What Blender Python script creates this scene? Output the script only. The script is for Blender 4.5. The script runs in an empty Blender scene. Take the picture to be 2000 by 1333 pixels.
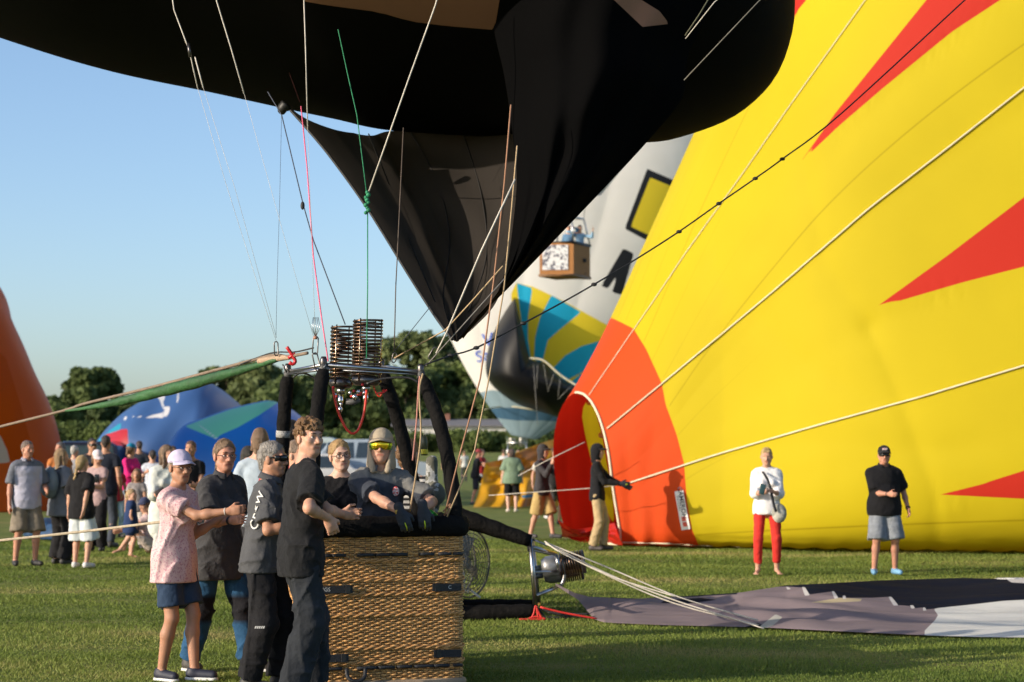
import bpy, bmesh, math, random
import numpy as np
from mathutils import Vector, Matrix
from mathutils.bvhtree import BVHTree
random.seed(7); rng = np.random.default_rng(7)
scene = bpy.context.scene
col = scene.collection
R = math.radians

# ------------------------------------------------------------------ camera, sky, sun, exposure
FPX = 3889.0                       # 70 mm lens on a 36 mm sensor, in photo pixels (2000 wide)
HOR = 885.0                        # photo row of the horizon
CAMH = 1.65
TILT = math.atan((HOR - 666.5) / FPX)
cam_data = bpy.data.cameras.new('camera'); cam = bpy.data.objects.new('camera', cam_data); col.objects.link(cam)
cam_data.lens = 70.0; cam_data.sensor_width = 36.0; cam_data.clip_start = 0.2; cam_data.clip_end = 6000
cam.location = (0, 0, CAMH); cam.rotation_euler = (R(90) + TILT, 0, 0)
cam_data.dof.use_dof = True; cam_data.dof.focus_distance = 14.0; cam_data.dof.aperture_fstop = 3.2
scene.camera = cam

SUN_AZ = (-0.891, -0.454)          # ground direction towards the sun
SUN_EL = R(17)
world = bpy.data.worlds.new('World'); scene.world = world; world.use_nodes = True
wn = world.node_tree
sky = wn.nodes.new('ShaderNodeTexSky'); sky.sky_type = 'NISHITA'; sky.sun_disc = False
sky.sun_elevation = SUN_EL; sky.sun_rotation = math.atan2(SUN_AZ[0], SUN_AZ[1])
sky.air_density = 0.8; sky.dust_density = 1.5; sky.ozone_density = 2.3
wn.links.new(sky.outputs[0], wn.nodes['Background'].inputs[0])
wn.nodes['Background'].inputs[1].default_value = 0.15
sun_data = bpy.data.lights.new('sun', 'SUN'); sun = bpy.data.objects.new('sun', sun_data); col.objects.link(sun)
sun_data.energy = 3.5; sun_data.angle = R(0.5); sun_data.color = (1.0, 0.86, 0.68)
sd = Vector((SUN_AZ[0] * math.cos(SUN_EL), SUN_AZ[1] * math.cos(SUN_EL), math.sin(SUN_EL)))
sun.rotation_euler = sd.to_track_quat('Z', 'Y').to_euler(); sun.location = sd * 60
scene.view_settings.view_transform = 'Standard'; scene.view_settings.look = 'None'
scene.view_settings.exposure = 0.60; scene.view_settings.gamma = 1.0
scene.view_settings.use_curve_mapping = False
scene.render.engine = 'CYCLES'
scene.cycles.use_denoising = True
scene.cycles.max_bounces = 6; scene.cycles.transparent_max_bounces = 12

# ------------------------------------------------------------------ photo pixel -> point helpers
_c, _s = math.cos(TILT), math.sin(TILT)
def ray(px, py):
    a = px - 1000.0; b = 666.5 - py
    return Vector((a, FPX * _c - b * _s, FPX * _s + b * _c))
def at(px, py, Y):
    d = ray(px, py); t = Y / d.y
    return Vector((d.x * t, Y, CAMH + d.z * t))
def ground(px, py, z=0.0):
    d = ray(px, py); t = (z - CAMH) / d.z
    return Vector((d.x * t, d.y * t, z))
def zg(Y):
    t = min(1, max(0, (Y - 122) / 42.0)); return 1.72 * t * t * (3 - 2 * t)
def project(P):
    P = np.asarray(P, dtype=float); x = P[..., 0]; y = P[..., 1]; z = P[..., 2] - CAMH
    dep = y * _c + z * _s; up = -y * _s + z * _c
    dep = np.maximum(dep, 0.5)
    return np.stack([1000 + FPX * x / dep, 666.5 - FPX * up / dep], -1)

def poly_sdf(p, poly):
    """signed distance of 2D points to a polygon, positive inside"""
    poly = np.asarray(poly, float); n = len(poly)
    d = np.full(p.shape[0], 1e18); inside = np.zeros(p.shape[0], bool)
    for i in range(n):
        a = poly[i]; b = poly[(i + 1) % n]; ab = b - a
        t = np.clip(((p - a) @ ab) / max(ab @ ab, 1e-9), 0, 1)
        q = p - a - t[:, None] * ab
        d = np.minimum(d, (q * q).sum(1))
        c = (a[1] > p[:, 1]) != (b[1] > p[:, 1])
        with np.errstate(divide='ignore', invalid='ignore'):
            xx = a[0] + (p[:, 1] - a[1]) * ab[0] / (ab[1] if abs(ab[1]) > 1e-9 else 1e-9)
        inside ^= c & (p[:, 0] < xx)
    d = np.sqrt(d)
    return np.where(inside, d, -d)
def multi_sdf(p, polys):
    d = poly_sdf(p, polys[0])
    for q in polys[1:]: d = np.maximum(d, poly_sdf(p, q))
    return d

def interp(x, pts):
    pts = np.asarray(pts, float)
    return np.interp(x, pts[:, 0], pts[:, 1])
def smooth_path(pts, n):
    """Catmull-Rom through pts, n samples"""
    P = np.asarray([tuple(p) for p in pts], float)
    seg = np.linalg.norm(np.diff(P, axis=0), axis=1); u = np.concatenate([[0], np.cumsum(seg)]); u /= u[-1]
    t = np.linspace(0, 1, n); out = []
    Q = np.vstack([2 * P[0] - P[1], P, 2 * P[-1] - P[-2]])
    for tt in t:
        i = min(int(np.searchsorted(u, tt, side='right')) - 1, len(P) - 2)
        f = (tt - u[i]) / max(u[i + 1] - u[i], 1e-9)
        p0, p1, p2, p3 = Q[i], Q[i + 1], Q[i + 2], Q[i + 3]
        out.append(0.5 * ((2 * p1) + (-p0 + p2) * f + (2 * p0 - 5 * p1 + 4 * p2 - p3) * f * f + (-p0 + 3 * p1 - 3 * p2 + p3) * f ** 3))
    return np.array(out)

# ------------------------------------------------------------------ materials
MATS = {}
def principled(name):
    m = bpy.data.materials.new(name); m.use_nodes = True
    nt = m.node_tree; b = nt.nodes['Principled BSDF']
    return m, nt, b
def lnk(nt, a, b): nt.links.new(a, b)
def objcoord(nt, scale=(1, 1, 1)):
    tc = nt.nodes.new('ShaderNodeTexCoord'); mp = nt.nodes.new('ShaderNodeMapping')
    mp.inputs['Scale'].default_value = scale
    lnk(nt, tc.outputs['Object'], mp.inputs['Vector']); return mp.outputs[0]
def noise(nt, vec, scale, detail=4, rough=0.55, dist=0.0):
    n = nt.nodes.new('ShaderNodeTexNoise'); n.inputs['Scale'].default_value = scale
    n.inputs['Detail'].default_value = detail; n.inputs['Roughness'].default_value = rough
    n.inputs['Distortion'].default_value = dist
    lnk(nt, vec, n.inputs['Vector']); return n.outputs['Fac']
def maprange(nt, v, a, b, c, d):
    n = nt.nodes.new('ShaderNodeMapRange'); n.inputs[1].default_value = a; n.inputs[2].default_value = b
    n.inputs[3].default_value = c; n.inputs[4].default_value = d; lnk(nt, v, n.inputs[0]); return n.outputs[0]
def mixc(nt, fac, a, b):
    n = nt.nodes.new('ShaderNodeMix'); n.data_type = 'RGBA'
    for s, v in ((n.inputs[0], fac), (n.inputs[6], a), (n.inputs[7], b)):
        if isinstance(v, bpy.types.NodeSocket): lnk(nt, v, s)
        elif isinstance(v, (tuple, list)): s.default_value = (v[0], v[1], v[2], 1)
        else: s.default_value = v
    return n.outputs[2]
def attr(nt, name):
    n = nt.nodes.new('ShaderNodeAttribute'); n.attribute_name = name; return n.outputs['Fac']
def step(nt, v, w=0.4):
    return maprange(nt, v, -w, w, 0, 1)
def bump(nt, b, h, strength, dist):
    n = nt.nodes.new('ShaderNodeBump'); n.inputs['Strength'].default_value = strength
    n.inputs['Distance'].default_value = dist; lnk(nt, h, n.inputs['Height'])
    lnk(nt, n.outputs[0], b.inputs['Normal'])
    return n.outputs[0]
def shade(c, k): return tuple(max(0, min(1, x * k)) for x in c)

def mat(name, c, rough=0.7, metal=0.0, var=0.18, vs=6.0, bs=40.0, bst=0.25, bd=0.01, spec=0.5, pats=(), c2=None, thr=None, sheen=0.0, stretch=(1, 1, 1), coat=0.0, attr_w=0.004):
    """c base colour, var colour variation, vs its scale, bs bump scale, pats [(attribute, colour)], c2+thr speckle"""
    if name in MATS: return MATS[name]
    m, nt, b = principled(name)
    v = objcoord(nt, stretch)
    n1 = noise(nt, v, vs, 5)
    base = mixc(nt, maprange(nt, n1, 0.3, 0.7, 0, 1), shade(c, 1 - var), shade(c, 1 + var))
    for a, pc in pats:
        pcol = mixc(nt, maprange(nt, n1, 0.3, 0.7, 0, 1), shade(pc, 1 - var), shade(pc, 1 + var))
        base = mixc(nt, step(nt, attr(nt, a), attr_w), base, pcol)
    if c2:
        n2 = noise(nt, v, thr[0], 3, 0.6); base = mixc(nt, maprange(nt, n2, thr[1], thr[1] + 0.04, 0, 1), base, c2)
    lnk(nt, base, b.inputs['Base Color'])
    b.inputs['Roughness'].default_value = rough; b.inputs['Metallic'].default_value = metal
    b.inputs['Specular IOR Level'].default_value = spec
    if sheen: b.inputs['Sheen Weight'].default_value = sheen
    if coat: b.inputs['Coat Weight'].default_value = coat
    if bst: bump(nt, b, noise(nt, v, bs, 3), bst, bd)
    MATS[name] = m; return m

def envelope_mat(name, c, pats=(), trans=0.35, rough=0.42, wr=(0.25, 6.0), spec=0.4, width=0.5, weave=0.0, stretch=(1, 1, 1), bd=0.06):
    """thin coated nylon: lets part of the sunlight through, fine wrinkles, printed panels by attribute"""
    m, nt, b = principled(name)
    v = objcoord(nt, stretch); tc = objcoord(nt)
    n0 = noise(nt, tc, 0.35, 3)
    base = mixc(nt, maprange(nt, n0, 0.3, 0.7, 0, 1), shade(c, 0.94), shade(c, 1.05))
    for a, pc in pats: base = mixc(nt, step(nt, attr(nt, a), width), base, pc)
    lnk(nt, base, b.inputs['Base Color']); b.inputs['Roughness'].default_value = rough
    b.inputs['Specular IOR Level'].default_value = spec
    n1 = noise(nt, v, wr[1], 4, 0.6, 0.6); n2 = noise(nt, v, wr[1] * 0.22, 3, 0.5, 0.4)
    ad = nt.nodes.new('ShaderNodeMath'); ad.operation = 'MULTIPLY_ADD'; ad.inputs[1].default_value = 0.3
    lnk(nt, n1, ad.inputs[0]); lnk(nt, n2, ad.inputs[2])
    nrm = bump(nt, b, ad.outputs[0], wr[0], bd)
    t = nt.nodes.new('ShaderNodeBsdfTranslucent'); lnk(nt, base, t.inputs['Color']); lnk(nt, nrm, t.inputs['Normal'])
    mx = nt.nodes.new('ShaderNodeMixShader'); mx.inputs[0].default_value = trans
    lnk(nt, b.outputs[0], mx.inputs[1]); lnk(nt, t.outputs[0], mx.inputs[2])
    lnk(nt, mx.outputs[0], nt.nodes['Material Output'].inputs['Surface'])
    return m

# ------------------------------------------------------------------ objects
def tag(o, label=None, cat=None, group=None, kind=None):
    if label: o['label'] = label
    if cat: o['category'] = cat
    if group: o['group'] = group
    if kind: o['kind'] = kind
    return o
def empty(name, loc, label, cat, group=None):
    o = bpy.data.objects.new(name, None); col.objects.link(o); o.location = loc; o.empty_display_size = 0.2
    return tag(o, label, cat, group)
def add_mesh(name, V, F, m, parent=None, smooth=True, attrs=None, origin=None, mats=None, midx=None):
    """V in world coordinates; stored relative to the parent's (or the given) origin"""
    V = np.asarray(V, dtype=np.float64).reshape(-1, 3)
    if origin is None: origin = Vector(parent_world(parent)) if parent else Vector((0, 0, 0))
    me = bpy.data.meshes.new(name)
    VV = V - np.array(origin)[None, :]
    if isinstance(F, np.ndarray):
        nv, nf, k = len(VV), F.shape[0], F.shape[1]
        me.vertices.add(nv); me.vertices.foreach_set('co', VV.astype(np.float32).ravel())
        me.loops.add(nf * k); me.loops.foreach_set('vertex_index', F.astype(np.int32).ravel())
        me.polygons.add(nf); me.polygons.foreach_set('loop_start', np.arange(0, nf * k, k, dtype=np.int32))
        me.update(calc_edges=True)
    else:
        me.from_pydata([tuple(x) for x in VV], [], F); me.update()
    if smooth: me.polygons.foreach_set('use_smooth', np.ones(len(me.polygons), bool))
    if attrs:
        for k2, a in attrs.items():
            at_ = me.attributes.new(k2, 'FLOAT', 'POINT'); at_.data.foreach_set('value', np.asarray(a, np.float32))
    for mm in (mats or [m]): me.materials.append(mm)
    if midx is not None: me.polygons.foreach_set('material_index', np.asarray(midx, np.int32))
    o = bpy.data.objects.new(name, me); col.objects.link(o)
    if parent: o.parent = parent; pw = Vector(parent_world(parent)); o.location = Vector(origin) - pw
    else: o.location = origin
    return o
def parent_world(p):
    v = Vector((0, 0, 0))
    while p: v += Vector(p.location); p = p.parent
    return v
def grid_faces(n, m, wu=False, wv=False):
    i = np.arange(n if wu else n - 1); j = np.arange(m if wv else m - 1)
    I, J = np.meshgrid(i, j, indexing='ij'); I2 = (I + 1) % n; J2 = (J + 1) % m
    return np.stack([I * m + J, I2 * m + J, I2 * m + J2, I * m + J2], -1).reshape(-1, 4)

class MB:
    """collects simple shapes into one mesh"""
    def __init__(s): s.v = []; s.f = []
    def add(s, v, f):
        o = len(s.v); s.v += [tuple(x) for x in v]; s.f += [tuple(i + o for i in q) for q in f]
    def tube(s, pts, r, n=6, closed=False, caps=True, flat=None):
        P = [Vector(tuple(p)) for p in pts]; k = len(P)
        rs = r if isinstance(r, (list, tuple, np.ndarray)) else [r] * k
        v = []; prev = None
        for i in range(k):
            if closed: t = P[(i + 1) % k] - P[i - 1]
            else: t = P[min(i + 1, k - 1)] - P[max(i - 1, 0)]
            if t.length < 1e-9: t = Vector((0, 0, 1))
            t.normalize()
            if prev is None: a = t.cross(Vector((0, 0, 1)) if abs(t.z) < 0.9 else Vector((1, 0, 0))).normalized()
            else: a = (prev - t * prev.dot(t)); a = a.normalized() if a.length > 1e-6 else prev
            prev = a; b = t.cross(a)
            fa, fb = flat if flat else (1, 1)
            for j in range(n):
                q = 2 * math.pi * j / n
                v.append(P[i] + (a * math.cos(q) * fa + b * math.sin(q) * fb) * rs[i])
        f = []
        for i in range(k if closed else k - 1):
            for j in range(n):
                i2 = (i + 1) % k; j2 = (j + 1) % n
                f.append((i * n + j, i * n + j2, i2 * n + j2, i2 * n + j))
        if caps and not closed: f.append(tuple(range(n))[::-1]); f.append(tuple((k - 1) * n + j for j in range(n)))
        s.add(v, f); return s
    def box(s, c, size, M=None, bev=0.0):
        x, y, z = size[0] / 2, size[1] / 2, size[2] / 2; c = Vector(c); M = M or Matrix.Identity(3)
        if bev <= 0:
            v = [c + M @ Vector((a * x, b * y, d * z)) for a in (-1, 1) for b in (-1, 1) for d in (-1, 1)]
            s.add(v, [(0, 1, 3, 2), (4, 6, 7, 5), (0, 4, 5, 1), (2, 3, 7, 6), (0, 2, 6, 4), (1, 5, 7, 3)])
        else:
            bm = bmesh.new(); bmesh.ops.create_cube(bm, size=1)
            for q in bm.verts: q.co = Vector((q.co.x * 2 * x, q.co.y * 2 * y, q.co.z * 2 * z))
            bmesh.ops.bevel(bm, geom=list(bm.edges), offset=bev, segments=2, affect='EDGES', profile=0.6)
            bm.verts.index_update()
            s.add([c + M @ q.co for q in bm.verts], [tuple(q.index for q in f.verts) for f in bm.faces]); bm.free()
        return s
    def cyl(s, a, b, r, n=16, r2=None): return s.tube([a, b], [r, r if r2 is None else r2], n)
    def lathe(s, c, prof, n=20, axis=Vector((0, 0, 1)), caps=False):
        axis = Vector(axis).normalized(); a = axis.orthogonal().normalized(); b = axis.cross(a); c = Vector(c); v = []
        for r, h in prof:
            for j in range(n):
                q = 2 * math.pi * j / n; v.append(c + axis * h + (a * math.cos(q) + b * math.sin(q)) * r)
        f = [(i * n + j, i * n + (j + 1) % n, (i + 1) * n + (j + 1) % n, (i + 1) * n + j) for i in range(len(prof) - 1) for j in range(n)]
        if caps: f.append(tuple(range(n))[::-1]); f.append(tuple((len(prof) - 1) * n + j for j in range(n)))
        s.add(v, f); return s
    def ball(s, c, r, n=10, sc=(1, 1, 1), M=None):
        M = M or Matrix.Identity(3); c = Vector(c); v = []; f = []
        for i in range(n + 1):
            th = math.pi * i / n
            for j in range(n): 
                ph = 2 * math.pi * j / n
                v.append(c + M @ Vector((r * sc[0] * math.sin(th) * math.cos(ph), r * sc[1] * math.sin(th) * math.sin(ph), r * sc[2] * math.cos(th))))
        for i in range(n):
            for j in range(n): f.append((i * n + j, (i + 1) * n + j, (i + 1) * n + (j + 1) % n, i * n + (j + 1) % n))
        s.add(v, f); return s
    def quad(s, a, b, c, d): s.add([a, b, c, d], [(0, 1, 2, 3)]); return s
    def obj(s, name, m, parent=None, smooth=True, origin=None):
        return add_mesh(name, np.array([tuple(x) for x in s.v]), s.f, m, parent, smooth, origin=origin)

def frame(x, y):
    """3x3 with columns x, y, x cross y"""
    x = Vector(x).normalized(); z = x.cross(Vector(y)).normalized(); y = z.cross(x)
    return Matrix((x, y, z)).transposed()

def text_obj(name, body, origin, right, up, size, m, parent, bvh=None, off=0.004, bold=0.0, spacing=1.0, shear=0.0, normal=None):
    """flat lettering as a mesh; with bvh it is laid on that surface"""
    cu = bpy.data.curves.new(name, 'FONT'); cu.body = body; cu.size = size; cu.offset = bold; cu.space_character = spacing; cu.shear = shear
    cu.align_x = 'CENTER'; cu.align_y = 'CENTER'; cu.resolution_u = 3
    to = bpy.data.objects.new(name, cu); col.objects.link(to)
    bpy.context.view_layer.update()
    me = to.to_mesh(); bm = bmesh.new(); bm.from_mesh(me); to.to_mesh_clear()
    bpy.data.objects.remove(to); bpy.data.curves.remove(cu)
    bmesh.ops.triangulate(bm, faces=bm.faces)
    if bvh: [bmesh.ops.subdivide_edges(bm, edges=[e for e in bm.edges if e.calc_length() > size * 0.10], cuts=1) for _ in range(3)]; bmesh.ops.triangulate(bm, faces=bm.faces)
    right = Vector(right).normalized(); up = Vector(up).normalized(); nrm = Vector(normal).normalized() if normal is not None else right.cross(up).normalized()
    V = []
    for v in bm.verts:
        p = Vector(origin) + right * v.co.x + up * v.co.y
        if bvh:
            h = bvh.ray_cast(p + nrm * 0.6, -nrm, 1.6)
            if h[0] is not None: p = h[0] + nrm * off
        V.append(p)
    bm.verts.index_update(); F = [tuple(v.index for v in f.verts) for f in bm.faces]; bm.free()
    return add_mesh(name, np.array([tuple(p) for p in V]), F, m, parent, smooth=False)

def bvh_of(o):
    w = parent_world(o); me = o.data
    return BVHTree.FromPolygons([v.co + w for v in me.vertices], [tuple(p.vertices) for p in me.polygons])

def rope_pts(a, b, sag=0.0, n=2):
    a = Vector(a); b = Vector(b)
    if sag == 0: return [a, b]
    n = max(n, 10); return [a.lerp(b, i / (n - 1)) - Vector((0, 0, sag * 4 * (i / (n - 1)) * (1 - i / (n - 1)))) for i in range(n)]
# ------------------------------------------------------------------ field
def build_ground():
    m, nt, b = principled('grass_field')
    v = objcoord(nt)
    big = noise(nt, v, 0.35, 4, 0.6); mid = noise(nt, v, 1.6, 5, 0.65); fine = noise(nt, v, 45, 4, 0.7)
    vs = objcoord(nt, (0.10, 1.0, 1.0)); streak = noise(nt, vs, 1.1, 4, 0.6)
    g = mixc(nt, maprange(nt, mid, 0.35, 0.65, 0, 1), (0.125, 0.180, 0.040), (0.220, 0.255, 0.062))
    g = mixc(nt, maprange(nt, streak, 0.50, 0.72, 0, 0.8), g, (0.36, 0.28, 0.125))  # dry brown streaks, contrast raised in place of shadow bands on the lawn
    g = mixc(nt, maprange(nt, big, 0.55, 0.75, 0, 0.55), g, (0.34, 0.26, 0.115))
    g = mixc(nt, maprange(nt, fine, 0.35, 0.7, 0.35, 0), g, (0.055, 0.068, 0.018))
    lnk(nt, g, b.inputs['Base Color']); b.inputs['Roughness'].default_value = 0.95; b.inputs['Specular IOR Level'].default_value = 0.15
    bump(nt, b, fine, 0.9, 0.04)
    xs = np.concatenate([[-2500, -800, -300, -120, -60], np.arange(-30, 31, 0.75), [60, 120, 300, 800, 2500]])
    ys = np.concatenate([[-300, -60, 0], np.arange(8, 70, 0.75), [85, 100, 115, 122, 128, 134, 140, 146, 152, 158, 164, 200, 400, 900, 2500, 4500]])
    X, Y = np.meshgrid(xs, ys, indexing='ij')
    tq = np.clip((Y - 122) / 42.0, 0, 1); Z = 0.012 * np.sin(X * 1.3 + 1) * np.sin(Y * 1.1) * (np.abs(X) < 30) * (Y < 70) - 0.012 + 1.72 * tq * tq * (3 - 2 * tq)
    o = add_mesh('field', np.stack([X, Y, Z], -1), grid_faces(len(xs), len(ys)), m)
    tag(o, kind='structure')
    # grass blades, dense where the picture shows them as blades
    N = 400000
    Yb = 12.6 + (rng.random(N) ** 1.5) * 26
    Xb = (rng.random(N) * 2 - 1) * Yb * 0.275
    h = (0.010 + rng.random(N) * 0.019) * (1 + 0.5 * np.sin(Xb * 2.1 + np.sin(Yb * 1.7)) * np.sin(Yb * 2.3))
    h = h * (0.85 + Yb / 60)
    wd = 0.0022 + 0.00025 * Yb; a = rng.random(N) * 6.283; la = rng.random(N) * 6.283; le = h * (0.3 + 0.7 * rng.random(N))
    c, s = np.cos(a) * wd, np.sin(a) * wd
    gz = 0.012 * np.sin(Xb * 1.3 + 1) * np.sin(Yb * 1.1) - 0.014
    A = np.stack([Xb - c, Yb - s, gz], -1); B = np.stack([Xb + c, Yb + s, gz], -1)
    T = np.stack([Xb + np.cos(la) * le, Yb + np.sin(la) * le, gz + h], -1)
    V = np.stack([A, B, T], 1).reshape(-1, 3); F = np.arange(3 * N).reshape(-1, 3)
    pat = 0.5 + 0.20 * np.sin(Yb * 1.9 + 2.2 * np.sin(Xb * 0.45) + 0.4) + 0.22 * np.sin(Yb * 0.83 - 0.8 * np.sin(Xb * 0.3 + 1)) + 0.20 * np.sin(Xb * 1.3 + 2 * np.sin(Yb * 1.1)) * np.sin(Yb * 2.7 + np.sin(Xb * 0.7))  # light and dark bands painted in place of cast shadows, mixed with dry patches
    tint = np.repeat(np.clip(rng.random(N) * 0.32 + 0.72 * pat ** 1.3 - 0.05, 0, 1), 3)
    m2, nt, b = principled('grass_blade')
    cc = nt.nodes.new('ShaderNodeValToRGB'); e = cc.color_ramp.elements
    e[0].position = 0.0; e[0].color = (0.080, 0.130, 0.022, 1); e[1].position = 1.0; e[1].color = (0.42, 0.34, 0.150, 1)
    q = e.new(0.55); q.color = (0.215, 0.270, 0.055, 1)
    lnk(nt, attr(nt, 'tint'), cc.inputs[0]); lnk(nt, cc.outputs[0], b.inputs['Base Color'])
    b.inputs['Roughness'].default_value = 0.6; b.inputs['Specular IOR Level'].default_value = 0.25
    t = nt.nodes.new('ShaderNodeBsdfTranslucent'); lnk(nt, cc.outputs[0], t.inputs[0]); mx = nt.nodes.new('ShaderNodeMixShader'); mx.inputs[0].default_value = 0.35
    lnk(nt, b.outputs[0], mx.inputs[1]); lnk(nt, t.outputs[0], mx.inputs[2]); lnk(nt, mx.outputs[0], nt.nodes['Material Output'].inputs['Surface'])
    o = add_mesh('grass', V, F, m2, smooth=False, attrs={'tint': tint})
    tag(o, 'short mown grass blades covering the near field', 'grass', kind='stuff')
build_ground()

# ------------------------------------------------------------------ trees, hedge
def leaf_mat(name, dark, light):
    m, nt, b = principled(name)
    c = mixc(nt, attr(nt, 'tint'), dark, light)
    lnk(nt, c, b.inputs['Base Color']); b.inputs['Roughness'].default_value = 0.7; b.inputs['Specular IOR Level'].default_value = 0.2
    t = nt.nodes.new('ShaderNodeBsdfTranslucent'); lnk(nt, c, t.inputs[0]); mx = nt.nodes.new('ShaderNodeMixShader'); mx.inputs[0].default_value = 0.3
    lnk(nt, b.outputs[0], mx.inputs[1]); lnk(nt, t.outputs[0], mx.inputs[2]); lnk(nt, mx.outputs[0], nt.nodes['Material Output'].inputs['Surface'])
    return m
LEAF = [leaf_mat('leaf_deep', (0.050, 0.078, 0.026), (0.13, 0.17, 0.055)),
        leaf_mat('leaf_mid', (0.065, 0.098, 0.028), (0.16, 0.205, 0.06)),
        leaf_mat('leaf_pale', (0.075, 0.105, 0.036), (0.18, 0.215, 0.085))]
BARK = mat('bark', (0.09, 0.065, 0.045), 0.95, bst=0.6, bs=12, bd=0.05)
def leaf_cloud(centres, radii, n, size):
    """n leaf-clump quads scattered through the shells of blobs"""
    C = np.asarray(centres); Rr = np.asarray(radii); w = (Rr ** 2).prod(1) ** (1 / 3.0); w = w / w.sum()
    k = rng.choice(len(C), n, p=w); d = rng.normal(size=(n, 3)); d /= np.linalg.norm(d, axis=1)[:, None]
    rr = 0.55 + 0.62 * rng.random(n) ** 0.8
    P = C[k] + d * Rr[k] * rr[:, None]
    a = rng.normal(size=(n, 3)); a /= np.linalg.norm(a, axis=1)[:, None]
    nn = d * 0.6 + rng.normal(size=(n, 3)) * 0.5; b = np.cross(a, nn); b /= np.linalg.norm(b, axis=1)[:, None]; a = np.cross(nn, b); a /= np.linalg.norm(a, axis=1)[:, None]
    s = size * (0.5 + rng.random(n))[:, None]
    V = np.stack([P - a * s, P + b * s * 0.7, P + a * s, P - b * s * 0.7], 1).reshape(-1, 3)
    F = np.arange(4 * n).reshape(-1, 4)
    tint = np.repeat(np.clip(0.45 * rng.random(n) + 0.55 * rng.random(len(C))[k], 0, 1), 4)
    return V, F, tint
def tree(px, Y, top, width, label, kind, loose=0.0, base=930):
    Y = Y + 58; b0 = at(px, 885, Y); b0.z = zg(Y); s = FPX / Y
    H = CAMH + (885 - top) / s - b0.z; W = width * 1.45 / s
    o = empty('tree', b0, label, 'tree', 'trees along the far side of the field')
    mb = MB(); mb.tube([b0, b0 + Vector((0.1, 0, H * 0.3)), b0 + Vector((-0.1, 0.1, H * 0.62)), b0 + Vector((0.1, 0, H * 0.86))], [W * 0.045, W * 0.034, W * 0.02, 0.03], 8)
    for i in range(7):
        a = i * 2.4; z = H * (0.28 + 0.07 * i)
        mb.tube([b0 + Vector((0, 0, z)), b0 + Vector((math.cos(a) * W * 0.16, math.sin(a) * W * 0.16, z + H * 0.1)), b0 + Vector((math.cos(a) * W * 0.32, math.sin(a) * W * 0.32, z + H * 0.22))], [W * 0.016, W * 0.011, 0.02], 5)
    mb.obj('trunk', BARK, o)
    C = []; Rd = []
    nb = 64
    for i in range(nb):
        z = 0.16 + 0.84 * ((i + 0.5) / nb); prof = math.sin(min(1, (z + 0.02)) ** 1.1 * math.pi * 0.93) ** 0.55
        a = random.random() * 6.28; r = W / 2 * prof * (0.30 + 0.72 * random.random())
        br = W * (0.065 + 0.065 * random.random()) * (0.7 + 0.5 * prof)
        C.append((b0.x + math.cos(a) * r, b0.y + math.sin(a) * r, b0.z + min(H - br * 0.7, H * z))); Rd.append((br, br, br * 0.8))
    n = int(17000 * (1 - 0.35 * loose)); V, F, t = leaf_cloud(C, Rd, n, 0.12 + 0.0010 * Y)
    add_mesh('crown', V, F, LEAF[kind], o, smooth=False, attrs={'tint': t})
TREES = [
 (168, 118, 722, 98, 'dark round tree beside the orange balloon at the left', 0, 0), (60, 126, 790, 120, 'tree mostly hidden behind the orange balloon', 0, 0),
 (225, 128, 790, 110, 'low dark tree at the left end of the navy balloon', 0, 0), (118, 112, 800, 80, 'small bushy tree at the orange balloon foot', 1, 0),
 (300, 132, 775, 140, 'tree showing above the left slope of the navy balloon', 1, 0),
 (440, 140, 722, 110, 'pale loose tree above the navy balloon', 2, 0.6), (505, 138, 712, 100, 'pale tree under the green tether sleeve', 2, 0.5),
 (585, 120, 738, 120, 'tree between the two left basket uprights', 0, 0), (655, 122, 735, 120, 'dark tree behind the red hose loop', 0, 0),
 (720, 124, 770, 110, 'low dark tree right under the burner', 0, 0), (790, 122, 722, 120, 'dense tree left of the right front upright', 0, 0),
 (825, 132, 652, 150, 'tallest broad tree right of the burner, against the sky', 2, 0.3), (905, 128, 712, 140, 'mid green tree right of the right front upright', 1, 0.1),
 (965, 122, 765, 110, 'tree in front of the white balloon mouth', 0, 0), (1050, 130, 775, 130, 'tree right behind the white balloon mouth', 1, 0), (1120, 128, 790, 120, 'tree hidden by the orange red balloon mouth', 1, 0)]
for (px, Y, top, w, lab, k, lo) in TREES: tree(px, Y, top, w, lab, k, lo)

def hedge(px0, px1, Y, top, thick, label, kind, seed):
    s = FPX / Y; x0 = (px0 - 1000) / s; x1 = (px1 - 1000) / s; z0 = zg(Y) - 0.1; H = CAMH + (885 - top) / s - z0
    C = []; Rd = []
    n = int((x1 - x0) / 1.1)
    for i in range(n):
        for z in (0.25, 0.62):
            C.append((x0 + (x1 - x0) * (i + random.random()) / n, Y + random.uniform(-1, 1) * thick, z0 + H * z)); Rd.append((1.2, thick * 0.8, H * 0.40 * random.uniform(0.85, 1.15)))
    V, F, t = leaf_cloud(C, Rd, int(n * 1100), 0.15)
    o = add_mesh('hedge', V, F, LEAF[kind], None, smooth=False, attrs={'tint': t}, origin=Vector(((x0 + x1) / 2, Y, z0)))
    tag(o, label, 'hedge', 'hedges along the field edge')
hedge(-120, 620, 166, 828, 1.5, 'long hedge behind the vehicles at the left', 1, 1)
hedge(600, 1140, 164, 843, 1.3, 'clipped hedge in front of the low white building', 1, 2)

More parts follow.
